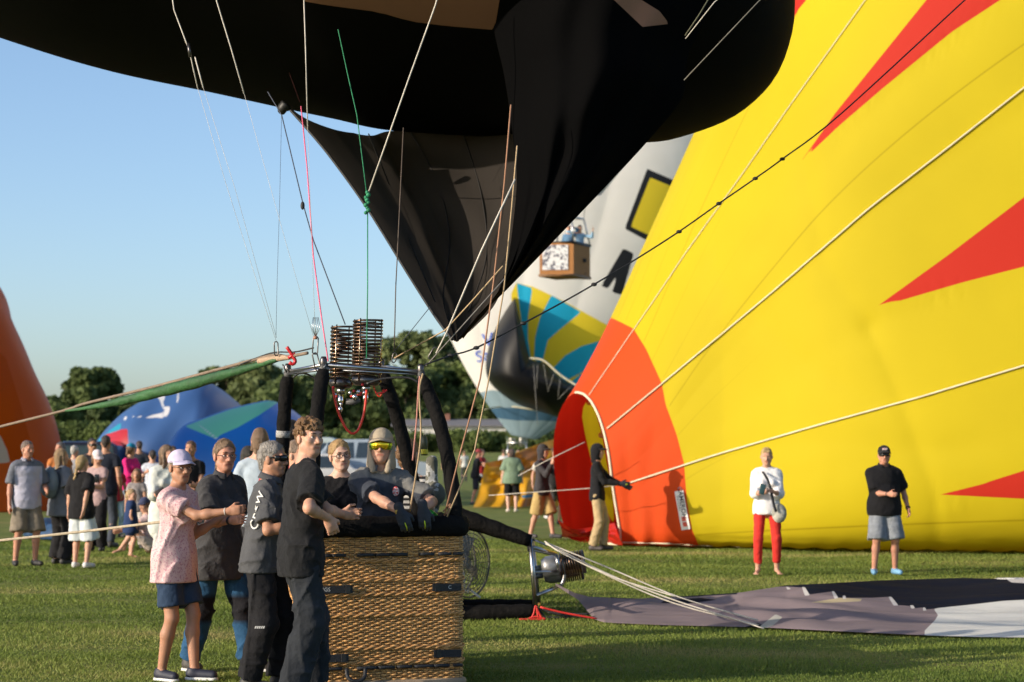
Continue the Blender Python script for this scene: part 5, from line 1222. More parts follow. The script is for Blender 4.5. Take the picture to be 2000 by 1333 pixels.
    if Hr and hat != 'hood' and top != 'hoodie':
        solid(Hr, hf * (1.0 if near else 1.2), 'hair', hm, o, wrinkle=0.006 if not far else 0.0, wf=130, seed=4)
        if near:
            ho = [c for c in o.children if c.name.split('.')[0] == 'hair'][-1]; me = ho.data; r = np.random.default_rng(int(px)); nv = len(me.vertices); Vh = []; Fh = []
            for j in r.choice(nv, min(nv, 420 if hair == 'curly' else 800), replace=False):
                v = me.vertices[int(j)]; n_ = np.array(v.normal); p_ = np.array(v.co) + b0
                if (p_ - hcen) @ HF > 0.085 * hs and (p_ - hcen) @ HU < 0.05: continue
                comb = (-HF * 0.8 - HU * 0.5 if hair in ('bun', 'pony') else -HU * 0.8 - HF * 0.25 + HF * max(0, (p_ - hcen) @ HF) * 9) + r.normal(size=3) * (1.1 if hair == 'curly' else 0.35)
                t_ = comb - n_ * (comb @ n_); t_ = _n(t_); s_ = np.cross(t_, n_) * 0.0014; L_ = (0.014 if hair == 'curly' else 0.018) + 0.016 * r.random(); k_ = len(Vh)
                Vh += [p_ - s_ + n_ * .001, p_ + s_ + n_ * .001, p_ + t_ * L_ * .6 + n_ * .0025 + s_ * .8, p_ + t_ * L_ * .6 + n_ * .0025 - s_ * .8, p_ + t_ * L_ + n_ * (-.001 + .004 * r.random())]; Fh += [(k_, k_ + 1, k_ + 2, k_ + 3), (k_ + 3, k_ + 2, k_ + 4)]
            tag(add_mesh('hair_strand', np.array(Vh), Fh, hair_mat(tuple(min(1, c * 1.2) for c in hairc)), ho, smooth=False), kind='stuff')
    if hat in ('cap', 'flapcap') :
        cm = cloth_mat('hat_%d' % int(sum(hatc) * 1000), hatc)
        Hc = [ell(hp3(0, -0.012, 0.052), [x * hs for x in (0.088, 0.104, 0.088)], HM, 0.01, clips=((hp3(0, 0.0, 0.036), -HU),))]
        solid(Hc, hf * 1.1, 'cap', cm, o)
        n = 15; V = []
        for i in range(n):
            t = -1.15 + 2.3 * i / (n - 1)
            for rr in (0.98, 1.3, 1.62):
                V.append(hp3(0.086 * math.sin(t) * (1 + (rr - 1) * 0.25), -0.012 + 0.104 * math.cos(t) * rr, 0.056 - 0.030 * (rr - 0.98) - 0.012 * abs(math.sin(t)) * (rr)))
        vo = add_mesh('cap_brim', np.array(V), grid_faces(n, 3), cm, o); md = vo.modifiers.new('t', 'SOLIDIFY'); md.thickness = 0.005
        if hat == 'flapcap':
            Fl = [cap(hp3(0, -0.035, 0.04), hp3(0, -0.035, -0.12), 0.098 * hs, 0.110 * hs, 0.03), ell(hp3(0, 0.085, -0.05), [x * hs for x in (0.062, 0.10, 0.16)], HM, 0.012, op='s'), ell(hp3(0, -0.0, -0.03), [x * hs for x in (0.082, 0.1, 0.13)], HM, 0.01, op='s')]
            Fl += [cap(hp3(s2 * 0.075, 0.02, -0.04), hp3(s2 * 0.055, 0.055, -0.175), 0.016 * hs, 0.022 * hs, 0.02) for s2 in (1, -1)]
            solid(Fl, hf * 1.1, 'neck_flap', cm, o, wrinkle=0.006, clips=((hp3(0, 0, 0.045), HU),))
    if gloves:
        gm = mat('glove_dark', (0.022, 0.026, 0.036), 0.75); gy = mat('glove_lime', (0.5, 0.6, 0.02), 0.6)
        for i in range(2):
            nn = (hnl, hnr)[i]; nn = -ls * (1, -1)[i] if nn is None else np.asarray(nn, float); hpz = hand_prims(wr[i], hd[i], nn - hd[i] * (nn @ hd[i]), f + u * 0.6, 1.08, curl, True, 0.0035) + [cap(wr[i] - hd[i] * 0.035, wr[i] + hd[i] * 0.02, 0.036, 0.032, 0.01)]
            go = solid(hpz, 0.0055, 'glove', gm, o, wrinkle=0.002, wf=60)
            e = wr[i] + hd[i] * 0.09; MB().tube([e - hd[i] * 0.01 - nn * 0.012, e + hd[i] * 0.03 - nn * 0.018, e + _n(hd[i] + nn) * 0.065 - nn * 0.018], 0.005, 5).obj('finger_stripe', gy, go)
    J = dict(o=o, sh=sh, el=el, wr=wr, hd=hd, hc=hc, chest=chest, waist=waist, nb=nb, hcen=hcen, hp3=hp3, f=f, l=l, u=u, b0=b0, H=H, top=to if top else None, fs=fs, ls=ls, tu=tu, an=an)
    return J
# ------------------------------------------------------------------ main wicker basket
TH = R(17); EX = Vector((math.cos(TH), math.sin(TH), 0)); EY = Vector((-math.sin(TH), math.cos(TH), 0))
BA, BB, BH = 1.14, 1.20, 1.10
FL = Vector(((600 - 1000) * 13.9 / FPX, 13.9, 0))
def bpt(u, v, z, off=0.0): return FL + EX * (u * BA) + EY * (v * BB) + Vector((0, 0, z)) + (-EY) * off
WICKER = mat('wicker', (0.60, 0.335, 0.125), 0.62, var=0.42, vs=11, bs=90, bst=0.4, bd=0.004, stretch=(1, 1, 5), spec=0.4)
WICKER2 = mat('wicker_band', (0.55, 0.29, 0.105), 0.62, var=0.4, vs=14, bs=90, bst=0.4, bd=0.004, stretch=(1, 1, 4), spec=0.4)
STAKE = mat('wicker_stake', (0.25, 0.14, 0.06), 0.7, var=0.3)
PAD = mat('black_pad', (0.0075, 0.007, 0.007), 0.85, var=0.35, vs=9, bs=26, bst=0.9, bd=0.014, spec=0.12)
WEB = mat('black_webbing', (0.015, 0.016, 0.02), 0.6, bs=120, bst=0.4)
def perimeter(c0, ex, ey, A, B, r, n):
    """n points round a rounded rectangle with outward normals"""
    seg = []; cs = [(A - r, r, -90), (A - r, B - r, 0), (r, B - r, 90), (r, r, 180)]
    pts = []
    for cx, cy, a0 in cs:
        for k in range(9):
            a = R(a0 + 90 * k / 8); pts.append((cx + r * math.cos(a), cy + r * math.sin(a), math.cos(a), math.sin(a)))
    P = np.array(pts + [pts[0]]); d = np.linalg.norm(np.diff(P[:, :2], axis=0), axis=1); u = np.concatenate([[0], np.cumsum(d)])
    t = np.linspace(0, u[-1], n, endpoint=False); out = np.stack([np.interp(t, u, P[:, i]) for i in range(4)], -1)
    X = np.array(c0)[None] + out[:, :1] * np.array(ex) + out[:, 1:2] * np.array(ey); N = out[:, 2:3] * np.array(ex) + out[:, 3:4] * np.array(ey)
    return X, N / np.linalg.norm(N, axis=1)[:, None], u[-1]
def weave(c0, ex, ey, A, B, z0, z1, pitch, rowh, amp, rad, parent, up=None, upv=(0, 0, 1), per=4, sides=5, name='weave', m=None, skip=()):
    L = 2 * (A + B) - 0.5; ns = int(L / pitch) | 1; n = ns * per
    X, N, _ = perimeter(c0, ex, ey, A, B, 0.07, n); upv = np.array(upv, float)
    k = np.arange(n); rows = int((z1 - z0) / rowh); allV = []; allF = []
    th = np.linspace(0, 2 * np.pi, sides, endpoint=False)
    T = np.roll(X, -1, 0) - np.roll(X, 1, 0); T /= np.linalg.norm(T, axis=1)[:, None]
    for r in range(rows):
        z = z0 + (r + 0.5) * rowh
        if any(a <= z <= b for a, b in skip): continue
        wob = 0.0016 * np.sin(k * 0.21 + r * 1.7) + rng.normal(0, 0.0006, n)
        ph = np.sin(np.pi * (k / per + r)); off = amp * np.sign(ph) * np.abs(ph) ** 0.8
        taper = 0.975 + 0.025 * (z / 1.1) if upv[2] > 0.5 else 1.0
        C = X + N * (off + rng.normal(0, 0.0007, n))[:, None] + upv * (z + wob)[:, None]
        rr = rad * (1 + 0.16 * math.sin(r * 2.3)) 
        ring = C[:, None] + (np.cos(th)[None, :, None] * N[:, None] * rr * 0.8 + np.sin(th)[None, :, None] * upv * rr)
        b = len(allV) * n * sides; allV.append(ring.reshape(-1, 3)); allF.append(grid_faces(n, sides, True, True) + b)
    o = add_mesh(name, np.concatenate(allV), np.concatenate(allF), m or WICKER, parent); tag(o, kind='stuff')
    return X, N, ns
def wale(c0, ex, ey, A, B, z, r, parent, amp=0.006, strands=2, upv=(0, 0, 1)):
    n = 460; X, N, _ = perimeter(c0, ex, ey, A, B, 0.07, n); mb = MB(); k = np.arange(n); upv = np.array(upv, float)
    for s_ in range(strands):
        ph = k * 0.42 + s_ * 2 * math.pi / strands
        C = X + N * (0.010 + amp * np.cos(ph))[:, None] + upv * (z + amp * 1.1 * np.sin(ph))[:, None]; mb.tube(C, r, 5, closed=True)
    return mb.obj('woven_band', WICKER2, parent)
def main_basket():
    o = empty('balloon_basket', tuple((FL + EX * BA / 2 + EY * BB / 2)[:]), 'large upright wicker balloon basket with black padded rim, four padded uprights and twin burner', 'basket')
    skip = ()
    X, N, ns = weave(FL, EX, EY, BA, BB, 0.045, BH, 0.035, 0.0145, 0.0068, 0.0070, o)
    mb = MB(); Xs, Ns, _ = perimeter(FL, EX, EY, BA, BB, 0.07, ns)
    for i in range(ns): mb.tube([Vector(Xs[i]) + Vector((0, 0, 0.02)), Vector(Xs[i]) + Vector((0, 0, BH))], 0.0055, 5)
    tag(mb.obj('stake', STAKE, o), kind='stuff')
    # dark liner just inside so no light shows through the gaps
    Xi, Ni, _ = perimeter(FL + EX * .014 + EY * .014, EX, EY, BA - .028, BB - .028, 0.06, 120); V = []
    for z in (0.03, BH): V += [tuple(Vector(p) + Vector((0, 0, z))) for p in Xi]
    add_mesh('liner', np.array(V), [(i, (i + 1) % 120, 120 + (i + 1) % 120, 120 + i) for i in range(120)], mat('liner', (0.10, 0.06, 0.03), 0.9), o)
    MB().box(FL + EX * BA / 2 + EY * BB / 2 + Vector((0, 0, 0.035)), (BA - 0.04, BB - 0.04, 0.03), Matrix((EX, EY, (0, 0, 1))).transposed()).obj('floor', mat('ply', (0.3, 0.2, 0.1), 0.8), o, False)
    for z in (0.895, 0.76, 0.66, 0.515, 0.285, 0.185): wale(FL, EX, EY, BA, BB, z, 0.0070, o, amp=0.007)
    # rawhide skid at the bottom
    Xp, Np, _ = perimeter(FL, EX, EY, BA, BB, 0.07, 90); MB().tube([Vector(p) + Vector(n_) * 0.006 + Vector((0, 0, 0.032)) for p, n_ in zip(Xp, Np)], 0.03, 8, closed=True).obj('skid', mat('rawhide', (0.34, 0.25, 0.16), 0.8, var=0.25), o)
    # padded rim
    n = 150; Xr, Nr, _ = perimeter(FL, EX, EY, BA, BB, 0.09, n)
    prof = [(0.022, -0.055), (0.045, -0.03), (0.05, 0.01), (0.035, 0.048), (0.0, 0.062), (-0.035, 0.048), (-0.048, 0.01), (-0.04, -0.04)]
    V = []
    for i in range(n):
        w = 1 + 0.05 * math.sin(i * 0.6) + 0.03 * math.sin(i * 1.7)
        for a, z in prof: V.append(tuple(Vector(Xr[i]) + Vector(Nr[i]) * a * w * 1.15 + Vector((0, 0, BH + 0.03 + z * 1.25 * w))))
    add_mesh('padded_rim', np.array(V), grid_faces(n, len(prof), True, True), PAD, o)
    # webbing threaded in and out, buckled straps with print, handle loop
    for z, us in ((0.935, ((-.02, .06), (.10, .15), (.155, .24), (.32, .42), (.43, .52), (.535, .63), (.71, .80), (.83, .91), (.93, 1.0))), (0.150, ((.02, .10), (.12, .22), (.32, .44), (.45, .55), (.57, .66), (.68, .80), (.80, .90), (.93, 1.0)))):
        for a, b in us:
            a = max(a, 0.02); b = min(b, 0.985)
            pts = [bpt(a - .004, 0, z, 0.006), bpt(a + .012, 0, z, 0.022), bpt((a + b) / 2, 0, z + .002, 0.025), bpt(b - .012, 0, z, 0.022), bpt(b + .004, 0, z, 0.006)]
            MB().tube(smooth_path(pts, 10), 0.013, 6, flat=(0.35, 1) if True else None).obj('webbing', WEB, o)
    wtxt = mat('strap_print', (0.6, 0.6, 0.6), 0.7, bst=0)
    for z, a, b, tx in ((0.700, 0.0, 0.285, 'GS'), (0.700, 0.79, 1.0, 'C'), (0.225, 0.0, 0.26, 'GS'), (0.235, 0.80, 1.0, '')):
        a2 = max(a, 0.03); b2 = min(b, 0.975); c = bpt((a2 + b2) / 2, 0, z, 0.025)
        st = MB().box(c, ((b2 - a2) * BA, 0.007, 0.052), Matrix((EX, EY, (0, 0, 1))).transposed()).obj('strap', WEB, o, False)
        MB().box(bpt(b2 - 0.03 if a < .5 else a2 + 0.03, 0, z, 0.032), (0.035, 0.012, 0.060), Matrix((EX, EY, (0, 0, 1))).transposed(), bev=0.003).obj('buckle', mat('buckle_black', (0.02, 0.02, 0.022), 0.35), st, False)
        if tx == 'GS': text_obj('lettering', 'LINGS', bpt(0.10, 0, z, 0.0305), EX, (0, 0, 1), 0.038, wtxt, st)
        elif tx: text_obj('lettering', tx, bpt(0.90, 0, z, 0.0305), EX, (0, 0, 1), 0.036, wtxt, st)
    MB().tube(smooth_path([bpt(.25, 0, .15, .02), bpt(.252, 0, .10, .04), bpt(.28, 0, .068, .055), bpt(.33, 0, .068, .055), bpt(.36, 0, .10, .04), bpt(.365, 0, .15, .02)], 16), 0.014, 7).obj('rope_handle', WEB, o)
    # burner frame
    fa, fb, fc, fd = at(562, 726, 14.95), at(632, 713, 14.25), at(822, 727, 14.5), at(745, 716, 15.2)
    mb = MB(); mb.tube([fa, fb], 0.014, 8); mb.tube([fb, fc], 0.016, 8); mb.tube([fc, fd], 0.014, 8); mb.tube([fd, fa], 0.014, 8)
    mb.tube([fb + Vector((0, 0, -.035)), fa + Vector((0, 0, -.02))], 0.009, 6); mb.tube([fb.lerp(fc, .2) + Vector((0, 0, -.03)), fb.lerp(fc, .98) + Vector((0, 0, -.02))], 0.008, 6)
    m1 = fa.lerp(fd, .5); m2 = fb.lerp(fc, .45); mb.tube([m1, m2], 0.012, 8)
    mb.obj('burner_frame', STEEL, o)
    for p in (fa, fb, fc, fd): MB().lathe(p - Vector((0, 0, 0.05)), [(0.0, 0), (0.026, 0), (0.026, 0.09), (0.016, 0.11), (0, .11)], 12).obj('corner_socket', DARKSTEEL, o)
    # padded uprights
    BL = bpt(0, 1, BH + .06); BR = bpt(1, 1, BH + .06); F1 = bpt(0, 0, BH + .06); F2 = bpt(1, 0, BH + .06)
    for (a, b, bend, nm) in ((fa, BL + EX * .03 - EY * .03, Vector((-0.012, 0, 0)), 0), (fb, F1 + EX * .03 + EY * .03, Vector((-.02, 0, 0)), 1), (fd, BR - EX * .03 - EY * .03, Vector((0.03, 0, 0)), 2), (fc, F2 - EX * .05 + EY * .03, Vector((0.055, 0, 0)), 3)):
        p0 = a - Vector((0, 0, 0.04)); pts = []
        for i in range(22):
            t = i / 21; p = p0.lerp(b, t) + bend * math.sin(math.pi * t ** 0.8); pts.append(p)
        rr = [0.040 if i == 0 else 0.052 + 0.003 * math.sin(i * 2.1) for i in range(22)]; rr[-1] = 0.046
        up = MB().tube(pts, rr, 12).obj('padded_upright', PAD, o)
        if nm == 0:
            q = [pts[8], pts[9]]; MB().tube([q[0], q[1]], 0.0545, 12).obj('label', mat('pad_label', (0.35, 0.34, 0.33), 0.7, c2=(0.1, 0.1, 0.1), thr=(60, 0.55)), up)
        MB().tube([pts[0] + Vector((0, 0, .045)), pts[0] - Vector((0, 0, .015))], 0.030, 10).obj('upright_cap', mat('cap_printed', (0.05, 0.05, 0.05), 0.6, c2=(0.5, 0.5, 0.5), thr=(50, 0.6)), up)
    # twin burner
    for ci, (x0, y0, x1, y1, rpx, Yb) in enumerate(((666, 757, 670, 637, 22.5, 14.75), (715, 752, 719, 625, 28, 14.5))):
        c0 = at(x0, y0, Yb); c1 = at(x1, y1, Yb); ax = (c1 - c0); L = ax.length; ax.normalize(); r = rpx * Yb / FPX; M = frame(ax.orthogonal(), ax.cross(ax.orthogonal()))
        a = ax.orthogonal().normalized(); b = ax.cross(a)
        turns = 17 if ci else 14; N_ = turns * 20; pts = []
        for i in range(N_):
            t = i / (N_ - 1); q = t * turns * 2 * math.pi; pts.append(c0 + ax * (0.06 + t * (L - 0.06)) + (a * math.cos(q) + b * math.sin(q)) * r)
        cm = mat('burner_coil', (0.20, 0.13, 0.09), 0.30, metal=1.0, var=0.5, vs=20)
        bo = MB().tube(pts, 0.0082, 6).obj('burner_coil', cm, o)
        pts = [c0 + ax * (0.08 + (L - 0.1) * t / 119) + (a * math.cos(t * turns * .8 * 2 * math.pi / 119 + 1) + b * math.sin(t * turns * .8 * 2 * math.pi / 119 + 1)) * r * 0.78 for t in range(120)]
        MB().tube(pts, 0.0055, 5).obj('inner_coil', cm, bo)
        mb = MB()
        for k in range(4):
            q = k * math.pi / 2 + 0.35; d = a * math.cos(q) + b * math.sin(q); mb.tube([c0 + d * r * 1.08 + ax * 0.02, c1 + d * r * 1.08 + ax * 0.004], 0.0052, 5)
        mb.obj('coil_strut', mat('coil_strut', (0.35, 0.27, 0.2), 0.25, metal=1.0), bo)
        MB().lathe(c0, [(0, -.005), (r * .8, -.005), (r * 1.05, .02), (r * 1.0, .055), (r * .55, .07), (0, .07)], 18, ax).obj('jet_ring', DARKSTEEL, o)
        MB().lathe(c0 - ax * 0.05, [(0, 0), (0.032, 0), (0.032, .05), (0, .05)], 12, ax).obj('valve_block', STEEL, o)
        MB().lathe(c0 - ax * 0.13, [(0, 0), (0.016, 0), (0.02, .03), (0.016, .085), (0, .085)], 10, ax).obj('valve_stem', mat('chrome', (0.75, 0.75, 0.77), 0.12, metal=1.0, bst=0), o)
        hv = at(x0 + 18, y0 + 18, Yb - .06); MB().tube([hv, hv + Vector((.06, 0, .012)), hv + Vector((.085, 0, .03))], 0.008, 6).obj('valve_handle', mat('handle_red', (0.5, 0.02, 0.02), 0.4), o)
    mb = MB(); mb.tube([at(x, y, 14.45) for x, y in ((676, 785), (690, 786), (702, 780))], 0.022, 8); mb.obj('fuel_manifold', mat('rubber_grey', (0.10, 0.10, 0.10), 0.6), o)
    for (x, y, r_) in ((655, 772, .016), (665, 800, .018), (693, 776, .02), (700, 766, .015), (712, 768, .017), (684, 768, .014), (666, 790, .012)): MB().ball(at(x, y, 14.42), r_, 8, (1, 1, 1.3)).obj('fitting', mat('chrome2', (0.6, 0.6, 0.62), 0.2, metal=1.0, bst=0), o)
    [MB().ball(at(x, y, 14.40), .011, 7).obj('red_knob', MATS['handle_red'], o) for x, y in ((651, 758), (708, 752), (691, 764), (657, 775), (704, 771))]
    hose = mat('hose_red', (0.62, 0.03, 0.015), 0.4)
    MB().tube(smooth_path([at(x, y, 14.3) for x, y in ((650, 757), (654, 780), (662, 808), (674, 834), (687, 847), (698, 842), (707, 822), (713, 795), (716, 762))], 40), 0.0092, 8).obj('fuel_hose', hose, o)
    MB().tube(smooth_path([at(x, y, 14.6) for x, y in ((728, 748), (734, 766), (742, 775), (750, 760))], 16), 0.006, 6).obj('fuel_hose', hose, o)
    bh = mat('hose_black', (0.02, 0.02, 0.02), 0.5)
    MB().tube(smooth_path([at(x, y, 14.3) for x, y in ((716, 750), (740, 742), (770, 738), (800, 739), (818, 748))], 24), 0.009, 7).obj('fuel_hose', bh, o)
    MB().tube(smooth_path([at(x, y, 14.7) for x, y in ((572, 738), (585, 730), (600, 731), (618, 742))], 16), 0.007, 7).obj('fuel_hose', bh, o)
    # carabiners and spread cables over the frame corners
    def link(x0, y0, x1, y1, Yk, w=0.018):
        a = at(x0, y0, Yk); b = at(x1, y1, Yk); d = (b - a).normalized(); s = d.cross(Vector((0, 1, 0))) * w
        MB().tube([a - s * .5, a + d * .01 - s, b - d * .01 - s, b - s * .5, b + s * .5, b - d * .01 + s, a + d * .01 + s, a + s * .5], 0.0052, 6, closed=True).obj('carabiner', DARKSTEEL, o)
    link(615, 692, 617, 658, 14.25); link(622, 724, 614, 690, 14.25); link(540, 695, 539, 668, 14.95, .014); link(853, 680, 840, 702, 14.4, .02); link(768, 708, 772, 690, 15.1, .014)
    for x in (609, 612, 617, 621, 625): MB().tube([at(616, 660, 14.25), at(x, 640, 14.25), at(x - 2 * (x - 616) * .2, 620, 14.25)], 0.0022, 4).obj('wire', STEEL, o)
    MB().tube([at(616, 657, 14.25), at(616, 663, 14.25)], 0.014, 8).obj('ferrule', mat('brass_red', (0.35, 0.15, 0.1), 0.4), o)
    for pts in (((560, 716), (566, 728)), ((552, 712), (560, 728)), ((818, 720), (832, 712))): MB().tube([at(a[0], a[1], 14.5) for a in pts], 0.006, 5).obj('wire', DARKSTEEL, o)
    for pts, m_, r_ in ((((826, 730), (819, 765), (822, 850), (812, 930), (800, 1000)), ROPE_TAN, .0075), (((820, 735), (817, 765), (813, 830), (806, 900)), mat('rope_rose', (0.45, 0.2, 0.16), 0.8), .0065), (((865, 1000), (880, 985), (872, 1005), (868, 1012)), ROPE_BROWN, .006)):
        MB().tube(smooth_path([at(x, y, 14.2) for x, y in pts], 30), r_, 6).obj('cord', m_, o)
    # gear hanging at the right rear upright
    camo = mat('gear_camo', (0.10, 0.10, 0.08), 0.8, c2=(0.35, 0.36, 0.36), thr=(14, 0.55), bs=12, bst=0.8, bd=0.03)
    g = [cap(at(842, 900, 14.75), at(843, 990, 14.75), 0.042, 0.062, 0.03, (np.array([0, 1.0, 0]), 0.7)), ell(at(852, 965, 14.7), (0.07, 0.06, 0.09), (np.array([1., 0, 0]), np.array([0, 1., 0]), np.array([0, 0, 1.])), 0.03)]
    solid(g, 0.010, 'gear_bag', camo, o, wrinkle=0.014, wf=24, seed=3)
    MB().lathe(at(829, 890, 14.6), [(0, 0), (0.024, 0), (0.026, .1), (0.018, .14), (0, .15)], 12).obj('extinguisher', mat('bottle_olive', (0.06, 0.065, 0.03), 0.4), o)
    MB().lathe(at(829, 890, 14.6) + Vector((0, 0, 0.01)), [(0.0265, 0), (0.0275, .03), (0.0265, .035)], 12).obj('yellow_band', mat('band_yellow', (0.6, 0.5, 0.02), 0.5), o)
    return o
BASKET = main_basket()
o = empty('green_tool', at(845, 1000, 14.35), 'bright green plastic tool lying on the black padded rim near the gloved hand', 'tool')
MB().box(at(838, 997, 14.35), (0.14, 0.05, 0.03), Matrix.Rotation(R(38), 3, 'Y'), bev=0.008).obj('blade', mat('green_plastic', (0.02, 0.42, 0.04), 0.4), o)
MB().tube([at(848, 1004, 14.33), at(860, 1016, 14.3)], 0.012, 8).obj('handle', mat('green_dark', (0.01, 0.2, 0.03), 0.5), o)

# ------------------------------------------------------------------ tether with green sleeve, red shackle
def tether():
    o = empty('tether_rope', at(540, 700, 15), 'thick tether rope in a green sleeve running from the burner frame to the left', 'rope')
    top = [(-40, 846, 18.5), (0, 834, 18.2), (130, 801, 17.6), (165, 789, 17.4), (300, 756, 16.6), (430, 721, 15.8), (530, 695, 15.1), (560, 697, 14.9), (600, 690, 14.5)]
    MB().tube(smooth_path([at(x, y, Y) for x, y, Y in top], 60), 0.013, 8).obj('rope', mat('rope_taupe', (0.20, 0.15, 0.11), 0.8, bs=90, bst=0.8), o)
    MB().tube(smooth_path([at(x, y, Y) for x, y, Y in ((470, 712, 15.5), (530, 690, 15.1), (575, 688, 14.8), (612, 680, 14.4))], 20), 0.006, 6).obj('rope', ROPE_DARK, o)
    sl = [(128, 803, 17.6, 2), (165, 798, 17.4, 5), (230, 786, 17.0, 9), (300, 769, 16.6, 10.5), (400, 743, 15.9, 12), (470, 724, 15.4, 10.5), (520, 709, 15.1, 8), (545, 701, 15, 5)]
    P = smooth_path([at(x, y, Y) for x, y, Y, r in sl], 50); rr = np.interp(np.linspace(0, 1, 50), np.linspace(0, 1, len(sl)), [r * Y / FPX for x, y, Y, r in sl]) * (1 + 0.06 * np.sin(np.arange(50) * 1.1))
    MB().tube(P, rr, 10).obj('sleeve', mat('sleeve_green', (0.022, 0.085, 0.024), 0.65, var=0.35, vs=5, bs=10, bst=0.8, bd=0.03), o)
    MB().tube(smooth_path([at(x, y, Y) for x, y, Y in ((505, 706, 15.15), (545, 700, 15), (575, 698, 14.8))], 12), [.02, .024, .026, .026, .026, .025, .024, .022, .02, .018, .015, .012], 8).obj('thimble', mat('canvas_tan', (0.35, 0.25, 0.17), 0.85), o)
    rd = mat('shackle_red', (0.50, 0.015, 0.02), 0.35)
    MB().tube(smooth_path([at(x, y, 14.75) for x, y in ((560, 678), (567, 688), (573, 698), (577, 706), (572, 712), (565, 708))], 14), 0.013, 8).obj('shackle', rd, o)
    MB().tube([at(563, 700, 14.75), at(577, 691, 14.75)], 0.012, 8).obj('shackle_pin', rd, o)
tether()
def hand_rope():
    o = empty('crowd_rope', at(0, 1057, 14.9), 'pale rope stretched across in front of the spectators to the woman in the lavender cap', 'rope')
    MB().tube(smooth_path([at(x, y, Y) for x, y, Y in ((-60, 1062, 15.4), (0, 1056, 15.3), (150, 1040, 15.2), (305, 1021, 15.05), (400, 1008, 14.9), (450, 1001, 14.7))], 40), 0.0105, 8).obj('rope', mat('rope_cream', (0.60, 0.50, 0.36), 0.85, bs=90, bst=0.9, stretch=(6, 1, 1)), o)
hand_rope()

